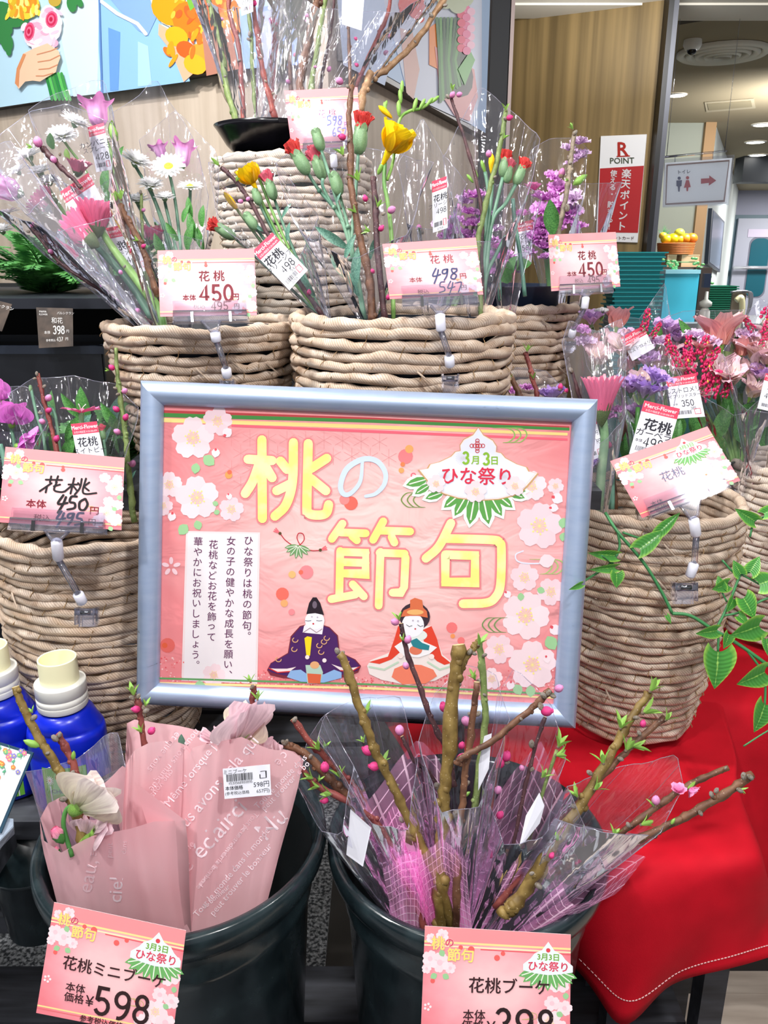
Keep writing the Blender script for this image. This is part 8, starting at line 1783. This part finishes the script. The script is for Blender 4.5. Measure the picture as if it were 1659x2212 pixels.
# --- right bucket: wrapped peach branches
def netfn():
    m = bpy.data.materials.new('pink_check_film'); m.use_nodes = True; nt = m.node_tree; nt.nodes.clear()
    out = nt.nodes.new('ShaderNodeOutputMaterial'); tr = nt.nodes.new('ShaderNodeBsdfTransparent'); tr.inputs[0].default_value = lin((250, 236, 248))
    df = nt.nodes.new('ShaderNodeBsdfPrincipled'); df.inputs['Roughness'].default_value = .3
    uv = N(nt, 'ShaderNodeUVMap'); mp = N(nt, 'ShaderNodeMapping'); mp.inputs['Scale'].default_value = (16, 15, 1); nt.links.new(uv.outputs[0], mp.inputs[0])
    fr = N(nt, 'ShaderNodeVectorMath', operation='FRACTION'); nt.links.new(mp.outputs[0], fr.inputs[0]); sx = nt.nodes.new('ShaderNodeSeparateXYZ'); nt.links.new(fr.outputs[0], sx.inputs[0])
    g1 = N(nt, 'ShaderNodeMath', operation='LESS_THAN'); g1.inputs[1].default_value = .12; nt.links.new(sx.outputs[0], g1.inputs[0]); g2 = N(nt, 'ShaderNodeMath', operation='LESS_THAN'); g2.inputs[1].default_value = .10; nt.links.new(sx.outputs[1], g2.inputs[0])
    mxm = N(nt, 'ShaderNodeMath', operation='MAXIMUM'); nt.links.new(g1.outputs[0], mxm.inputs[0]); nt.links.new(g2.outputs[0], mxm.inputs[1])
    s2 = nt.nodes.new('ShaderNodeSeparateXYZ'); nt.links.new(uv.outputs[0], s2.inputs[0]); solid = ramp(nt, s2.outputs[1], [(.30, (225, 225, 225)), (.66, (120, 120, 120))])
    al = N(nt, 'ShaderNodeMath', operation='MULTIPLY_ADD'); al.inputs[1].default_value = .42; al.use_clamp = True; nt.links.new(mxm.outputs[0], al.inputs[0]); nt.links.new(solid, al.inputs[2])
    nt.links.new(mix_rgb(nt, mxm.outputs[0], lin((240, 176, 216)), lin((252, 222, 240))), df.inputs['Base Color'])
    tl = nt.nodes.new('ShaderNodeBsdfTranslucent'); tl.inputs[0].default_value = lin((214, 150, 196)); m0 = nt.nodes.new('ShaderNodeAddShader'); nt.links.new(df.outputs[0], m0.inputs[0]); nt.links.new(tl.outputs[0], m0.inputs[1])
    mx = nt.nodes.new('ShaderNodeMixShader'); nt.links.new(al.outputs[0], mx.inputs[0]); nt.links.new(tr.outputs[0], mx.inputs[1]); nt.links.new(m0.outputs[0], mx.inputs[2]); nt.links.new(mx.outputs[0], out.inputs[0])
    return m
M_NET = netfn()
def net(par, base, tb, back, front, tt, depth, seed, only=None, neck=(14, 6)): return wrap(par, base, tb, back, front, tt, depth, seed=seed, amp=.005, neck=neck, m=M_NET, edge=False, name='pink_check_wrap', only=only, nb=20)
t = .735
A1 = bouquet('leftmost wrapped peach twigs in the right bucket, leaning left over the rim', 840, 1960, t)
branch(A1, [(930, 2060), (905, 1990), (850, 1850), (774, 1752), (738, 1707), (707, 1675), (661, 1630), (616, 1608)], t, 10, 9, B_BROWN, ((612, 1602, 15, 'peach_fuzzy', 130), (620, 1600, 12, 'peach_fuzzy', 60), (702, 1660, 20, 'peach_bud', 92), (672, 1632, 12, 'peach_fuzzy', 60)), 95)
branch(A1, [(940, 2060), (890, 1960), (790, 1740), (734, 1668), (711, 1644), (670, 1603), (632, 1551)], t+.012, 8, 7, B_RED, ((638, 1552, 15, 'peach_fuzzy', 60), (690, 1620, 28, 'leaf_tuft', 115), (735, 1680, 26, 'leaf_tuft', 100), (700, 1618, 18, 'leaf_tuft', 70)), 96)
branch(A1, [(935, 2060), (900, 1960), (830, 1800), (761, 1739), (688, 1698), (657, 1666), (632, 1646)], t-.008, 7, 6, B_RED, ((628, 1646, 13, 'peach_fuzzy', 120), (676, 1682, 24, 'leaf_tuft', 150), (690, 1700, 22, 'leaf_tuft', 160), (716, 1716, 26, 'leaf_tuft', 170), (704, 1728, 15, 'peach_bud', 180), (688, 1688, 14, 'leaf_tuft', 60)), 97)
wrap(A1, (925, 2080), .77, [(640, 1700), (664, 1598), (700, 1540), (762, 1650)], [(762, 1650), (740, 1800), (690, 1790), (640, 1700)], t, .03, seed=221, amp=.006, neck=(20, 6), nb=18)
mb = MB(); q = [W(757, 1748, .70), W(802, 1788, .70), (W(784, 1872, .705)), W(748, 1846, .71)]; mb.prism(q, TOC*.0003, TAGW); mb.build('price_tag', A1)
net(A1, (950, 2080), .77, [(820, 1790), (850, 1740), (900, 1760)], [(900, 1760), (900, 1840), (850, 1860), (820, 1790)], t-.01, .02, 223)
A2 = bouquet('wrapped olive peach branch with pink buds left of centre in the right bucket', 950, 1970, t)
branch(A2, [(985, 2070, .75), (962, 1950), (912, 1827), (887, 1779), (851, 1703), (815, 1630), (783, 1549), (761, 1477), (735, 1412)], t-.022, 10, 9, B_OLIVE, ((728, 1404, 17, 'peach_fuzzy', 110), (740, 1410, 16, 'peach_fuzzy', 50), (742, 1424, 14, 'peach_fuzzy', 0), (777, 1537, 12, 'peach_fuzzy', 160), (790, 1545, 28, 'leaf_tuft', 95), (798, 1622, 22, 'peach_bud', 150), (812, 1655, 20, 'peach_bud', 168), (786, 1604, 16, 'leaf_tuft', 110), (826, 1650, 26, 'leaf_tuft', 80), (858, 1696, 12, 'peach_fuzzy', 20), (866, 1768, 16, 'peach_fuzzy', 120)), 98)
branch(A2, [(975, 1760), (932, 1675), (896, 1644), (868, 1590)], t+.02, 4, 4, B_DARK, ((863, 1580, 20, 'peach_bud_light', 90), (905, 1665, 14, 'peach_fuzzy', 90)), 99)
branch(A2, [(980, 1700), (965, 1620), (935, 1560), (905, 1480), (880, 1410), (866, 1346)], t+.015, 6, 5, B_DARK, ((856, 1344, 16, 'peach_bud_light', 160), (862, 1340, 20, 'leaf_tuft', 100), (880, 1384, 16, 'peach_bud_light', 70), (872, 1384, 14, 'leaf_tuft', 110), (878, 1440, 14, 'peach_bud_light', 120)), 100)
wrap(A2, (960, 2080), .765, [(688, 1592), (700, 1545), (770, 1510), (860, 1500), (905, 1640)], [(905, 1640), (880, 1800), (800, 1780), (688, 1592)], t, .035, seed=231, amp=.007, neck=(22, 6))
net(A2, (970, 2080), .765, [(770, 1760), (860, 1640), (905, 1590), (950, 1640), (985, 1790)], [(985, 1790), (930, 1830), (850, 1850), (770, 1760)], t+.0, .03, 233)
A3 = bouquet('thick cut olive peach branch wrapped in the centre of the right bucket', 990, 1970, t)
branch(A3, [(962, 2070, .75), (951, 1960), (955, 1802), (960, 1712), (969, 1621), (982, 1468), (992, 1392)], t-.018, 14, 13, B_OLIVE, ((972, 1476, 16, 'peach_fuzzy', 150), (992, 1478, 15, 'peach_fuzzy', 40), (960, 1530, 20, 'peach_bud', 110), (994, 1640, 19, 'peach_bud', 60), (996, 1612, 14, 'peach_bud', 70), (985, 1646, 14, 'peach_fuzzy', 10), (944, 1696, 22, 'peach_fuzzy', 130), (985, 1755, 20, 'peach_fuzzy', 60), (989, 1850, 20, 'peach_bud', 90)), 101)
branch(A3, [(985, 1470), (1004, 1425), (1022, 1402), (1034, 1384)], t-.014, 8, 7, B_OLIVE, ((1034, 1394, 28, 'leaf_tuft', 75), (1016, 1406, 15, 'peach_fuzzy', 60), (1026, 1412, 12, 'peach_fuzzy', -20)), 102)
branch(A3, [(985, 2070, .75), (986, 1960), (989, 1811), (1000, 1734), (1005, 1666), (1019, 1576), (1030, 1472)], t-.025, 8, 7, B_BROWN, ((1026, 1468, 22, 'leaf_tuft', 110), (1034, 1470, 14, 'peach_fuzzy', 60), (1014, 1542, 14, 'peach_fuzzy', 140), (1034, 1540, 16, 'peach_fuzzy', 40), (1008, 1560, 20, 'peach_bud_light', 120), (1010, 1690, 16, 'peach_fuzzy', 40), (1002, 1720, 14, 'green_bud', 40)), 103)
branch(A3, [(1025, 1760), (1044, 1600), (1048, 1531), (1041, 1440), (1034, 1380)], t+.012, 8, 7, B_GRN, ((1048, 1414, 12, 'peach_fuzzy', 30), (1046, 1500, 10, 'peach_fuzzy', 150)), 104)
branch(A3, [(985, 1650), (1000, 1635), (1059, 1603), (1122, 1553), (1163, 1517), (1190, 1490)], t-.032, 7, 7, B_BROWN, ((1176, 1536, 22, 'peach_bud', 10), (1168, 1528, 18, 'peach_fuzzy', -80), (1204, 1488, 17, 'peach_bud_light', 30), (1172, 1500, 18, 'peach_fuzzy', 130), (1186, 1494, 16, 'peach_fuzzy', 60), (1196, 1504, 14, 'peach_fuzzy', -20), (1125, 1552, 9, 'peach_fuzzy', 120)), 105)
wrap(A3, (985, 2080), .765, [(905, 1600), (930, 1500), (1000, 1440), (1062, 1452), (1100, 1560)], [(1100, 1560), (1040, 1740), (950, 1760), (905, 1600)], t, .045, seed=241, amp=.008, neck=(22, 6))
net(A3, (985, 2080), .755, [(900, 1800), (980, 1760), (1010, 1860)], [(1010, 1860), (990, 1840), (952, 1806), (905, 1850), (890, 1900)], t-.035, .012, 243, only='front', neck=(40, 4))
net(A3, (900, 2080), .755, [(830, 1880), (900, 1800)], [(930, 1940), (905, 1850), (875, 1850), (835, 1880)], t-.03, .012, 244, only='front', neck=(30, 4))
A4 = bouquet('wrapped peach twigs in pink check film right of centre in the right bucket', 1060, 1970, t)
branch(A4, [(1030, 2060), (1090, 1900), (1136, 1694), (1159, 1603), (1178, 1548)], t+.01, 4, 4, B_DARK, ((1148, 1604, 18, 'peach_fuzzy', 90), (1128, 1660, 12, 'peach_bud_light', 120), (1150, 1660, 12, 'peach_fuzzy', 60)), 106)
branch(A4, [(1010, 2060), (1030, 1960), (1050, 1800), (1066, 1700), (1076, 1640)], t+.012, 6, 5, B_RED, ((1080, 1650, 21, 'peach_bud', 105), (1092, 1636, 20, 'peach_bud', 70), (1096, 1646, 14, 'peach_fuzzy', 10), (1074, 1708, 16, 'peach_bud_light', 60), (1078, 1762, 16, 'peach_bud', 60), (1050, 1752, 13, 'peach_fuzzy', 100)), 107)
bloom(A4, 'leaf_tuft', 1206, 1614, t, 34, 70, .1); bloom(A4, 'leaf_tuft', 1200, 1632, t, 28, 20, .1); bloom(A4, 'leaf_tuft', 1170, 1680, t, 24, 60, .1); stem(A4, [(1120, 1900), (1170, 1720), (1203, 1620)], t+.005, 4, B_GRN)
wrap(A4, (1000, 2080), .765, [(1046, 1700), (1075, 1500), (1112, 1440), (1195, 1520), (1222, 1640)], [(1222, 1640), (1180, 1800), (1090, 1830), (1046, 1700)], t, .04, seed=251, amp=.007, neck=(22, 6))
net(A4, (1000, 2080), .765, [(1035, 1790), (1105, 1670), (1166, 1602), (1210, 1690), (1230, 1760)], [(1230, 1760), (1170, 1850), (1090, 1870), (1035, 1790)], t+.005, .03, 253)
mb = MB(); q = [W(1165, 1712, .695), W(1176, 1740, .695), W(1166, 1778, .698), W(1120, 1835, .70), W(1136, 1762, .70)]; mb.prism(q, TOC*.0003, TAGW); mb.build('price_tag', A4)
mb = MB(); q = [W(1046, 1590, .712), W(1062, 1584, .712), W(1056, 1660, .712), W(1033, 1708, .714), W(1034, 1650, .714)]; mb.prism(q, TOC*.0003, TAGW); mb.build('price_tag', A4)
A5 = bouquet('rightmost peach branches with leaf buds fanning over the red cloth', 1150, 1980, t)
branch(A5, [(1085, 1975, .70), (1117, 1946, .70), (1187, 1837, .70), (1265, 1720, .705), (1318, 1633, .71), (1361, 1555, .715), (1402, 1496, .72)], .70, 14, 8, B_OLIVE, ((1404, 1494, 34, 'leaf_tuft', 62, .1, .715), (1340, 1574, 34, 'leaf_tuft', 80, .1, .71), (1376, 1550, 14, 'peach_fuzzy', 0, .1, .71), (1388, 1540, 38, 'leaf_tuft', 25, .1, .71), (1304, 1650, 30, 'leaf_tuft', 100, .1, .70), (1272, 1668, 16, 'peach_fuzzy', 140, .1, .70), (1388, 1566, 14, 'peach_bud', 80, .1, .71),
   (1248, 1722, 26, 'leaf_tuft', 115, .1, .70), (1284, 1706, 26, 'leaf_tuft', 50, .1, .70), (1236, 1740, 14, 'peach_fuzzy', 150, .1, .70), (1204, 1815, 15, 'green_bud', 100, .1, .69), (1150, 1886, 12, 'peach_fuzzy', 20, .1, .69), (1190, 1850, 12, 'peach_bud', 60, .1, .69)), 108)
branch(A5, [(1270, 1712, .71), (1291, 1685, .71), (1335, 1642, .712), (1383, 1594, .715), (1437, 1550, .72)], .71, 7, 7, B_BROWN, ((1438, 1556, 24, 'leaf_tuft', 60, .1, .715), (1352, 1622, 36, 'leaf_tuft', 60, .1, .71), (1364, 1612, 34, 'leaf_tuft', 10, .1, .71), (1380, 1582, 13, 'peach_fuzzy', 120, .1, .71), (1342, 1640, 14, 'peach_fuzzy', -20, .1, .705)), 109)
branch(A5, [(1070, 1960, .72), (1130, 1880, .72), (1200, 1790, .725), (1255, 1728, .73)], .72, 8, 7, B_RED, (), 110)
branch(A5, [(1180, 1890, .715), (1318, 1815, .705), (1361, 1785, .70), (1426, 1737, .70), (1492, 1694, .70), (1572, 1658, .70)], .70, 7, 6, B_BROWN, ((1464, 1704, 21, 'peach_open', 95, .4, .695), (1494, 1706, 21, 'peach_open', -50, .4, .695), (1416, 1732, 18, 'peach_bud_light', 85, .1, .695), (1484, 1704, 22, 'leaf_tuft', 30, .1, .695), (1326, 1806, 22, 'leaf_tuft', 70, .1, .70), (1384, 1782, 28, 'leaf_tuft', 20, .1, .695), (1412, 1742, 18, 'leaf_tuft', 110, .1, .695), (1568, 1658, 8, 'peach_fuzzy', 60, .1, .695), (1356, 1780, 14, 'peach_fuzzy', 120, .1, .695)), 111)
branch(A5, [(1175, 1895, .71), (1250, 1862, .70), (1383, 1811, .69), (1448, 1781, .685), (1513, 1746, .685), (1578, 1707, .685), (1626, 1672, .685)], .69, 8, 8, B_BROWN, ((1606, 1674, 18, 'peach_fuzzy', 95, .1, .68), (1622, 1680, 16, 'peach_fuzzy', -40, .1, .68), (1596, 1704, 16, 'leaf_tuft', -20, .1, .68), (1600, 1708, 16, 'peach_fuzzy', -30, .1, .68), (1536, 1714, 15, 'peach_fuzzy', 110, .1, .68), (1548, 1706, 14, 'peach_fuzzy', 60, .1, .68), (1514, 1758, 13, 'peach_fuzzy', -60, .1, .68), (1450, 1780, 12, 'green_bud', 60, .1, .68), (1244, 1862, 14, 'peach_bud', 100, .1, .69), (1165, 1915, 18, 'peach_fuzzy', -40, .1, .69)), 112)
wrap(A5, (1020, 2080), .765, [(1222, 1700), (1340, 1655), (1462, 1632), (1480, 1700)], [(1480, 1700), (1430, 1800), (1310, 1880), (1222, 1700)], .70, .03, seed=261, amp=.006, neck=(22, 6))
wrap(A5, (1020, 2080), .755, [(1200, 1770), (1290, 1790), (1420, 1810)], [(1420, 1810), (1310, 1800), (1200, 1772)], .69, .03, seed=264, amp=.005, neck=(22, 6), nb=14, m=M_CELD)
net(A5, (1040, 2080), .76, [(1180, 1830), (1255, 1790), (1330, 1840), (1400, 1850)], [(1400, 1850), (1330, 1930), (1230, 1960), (1180, 1830)], .71, .025, 263, neck=(20, 6))
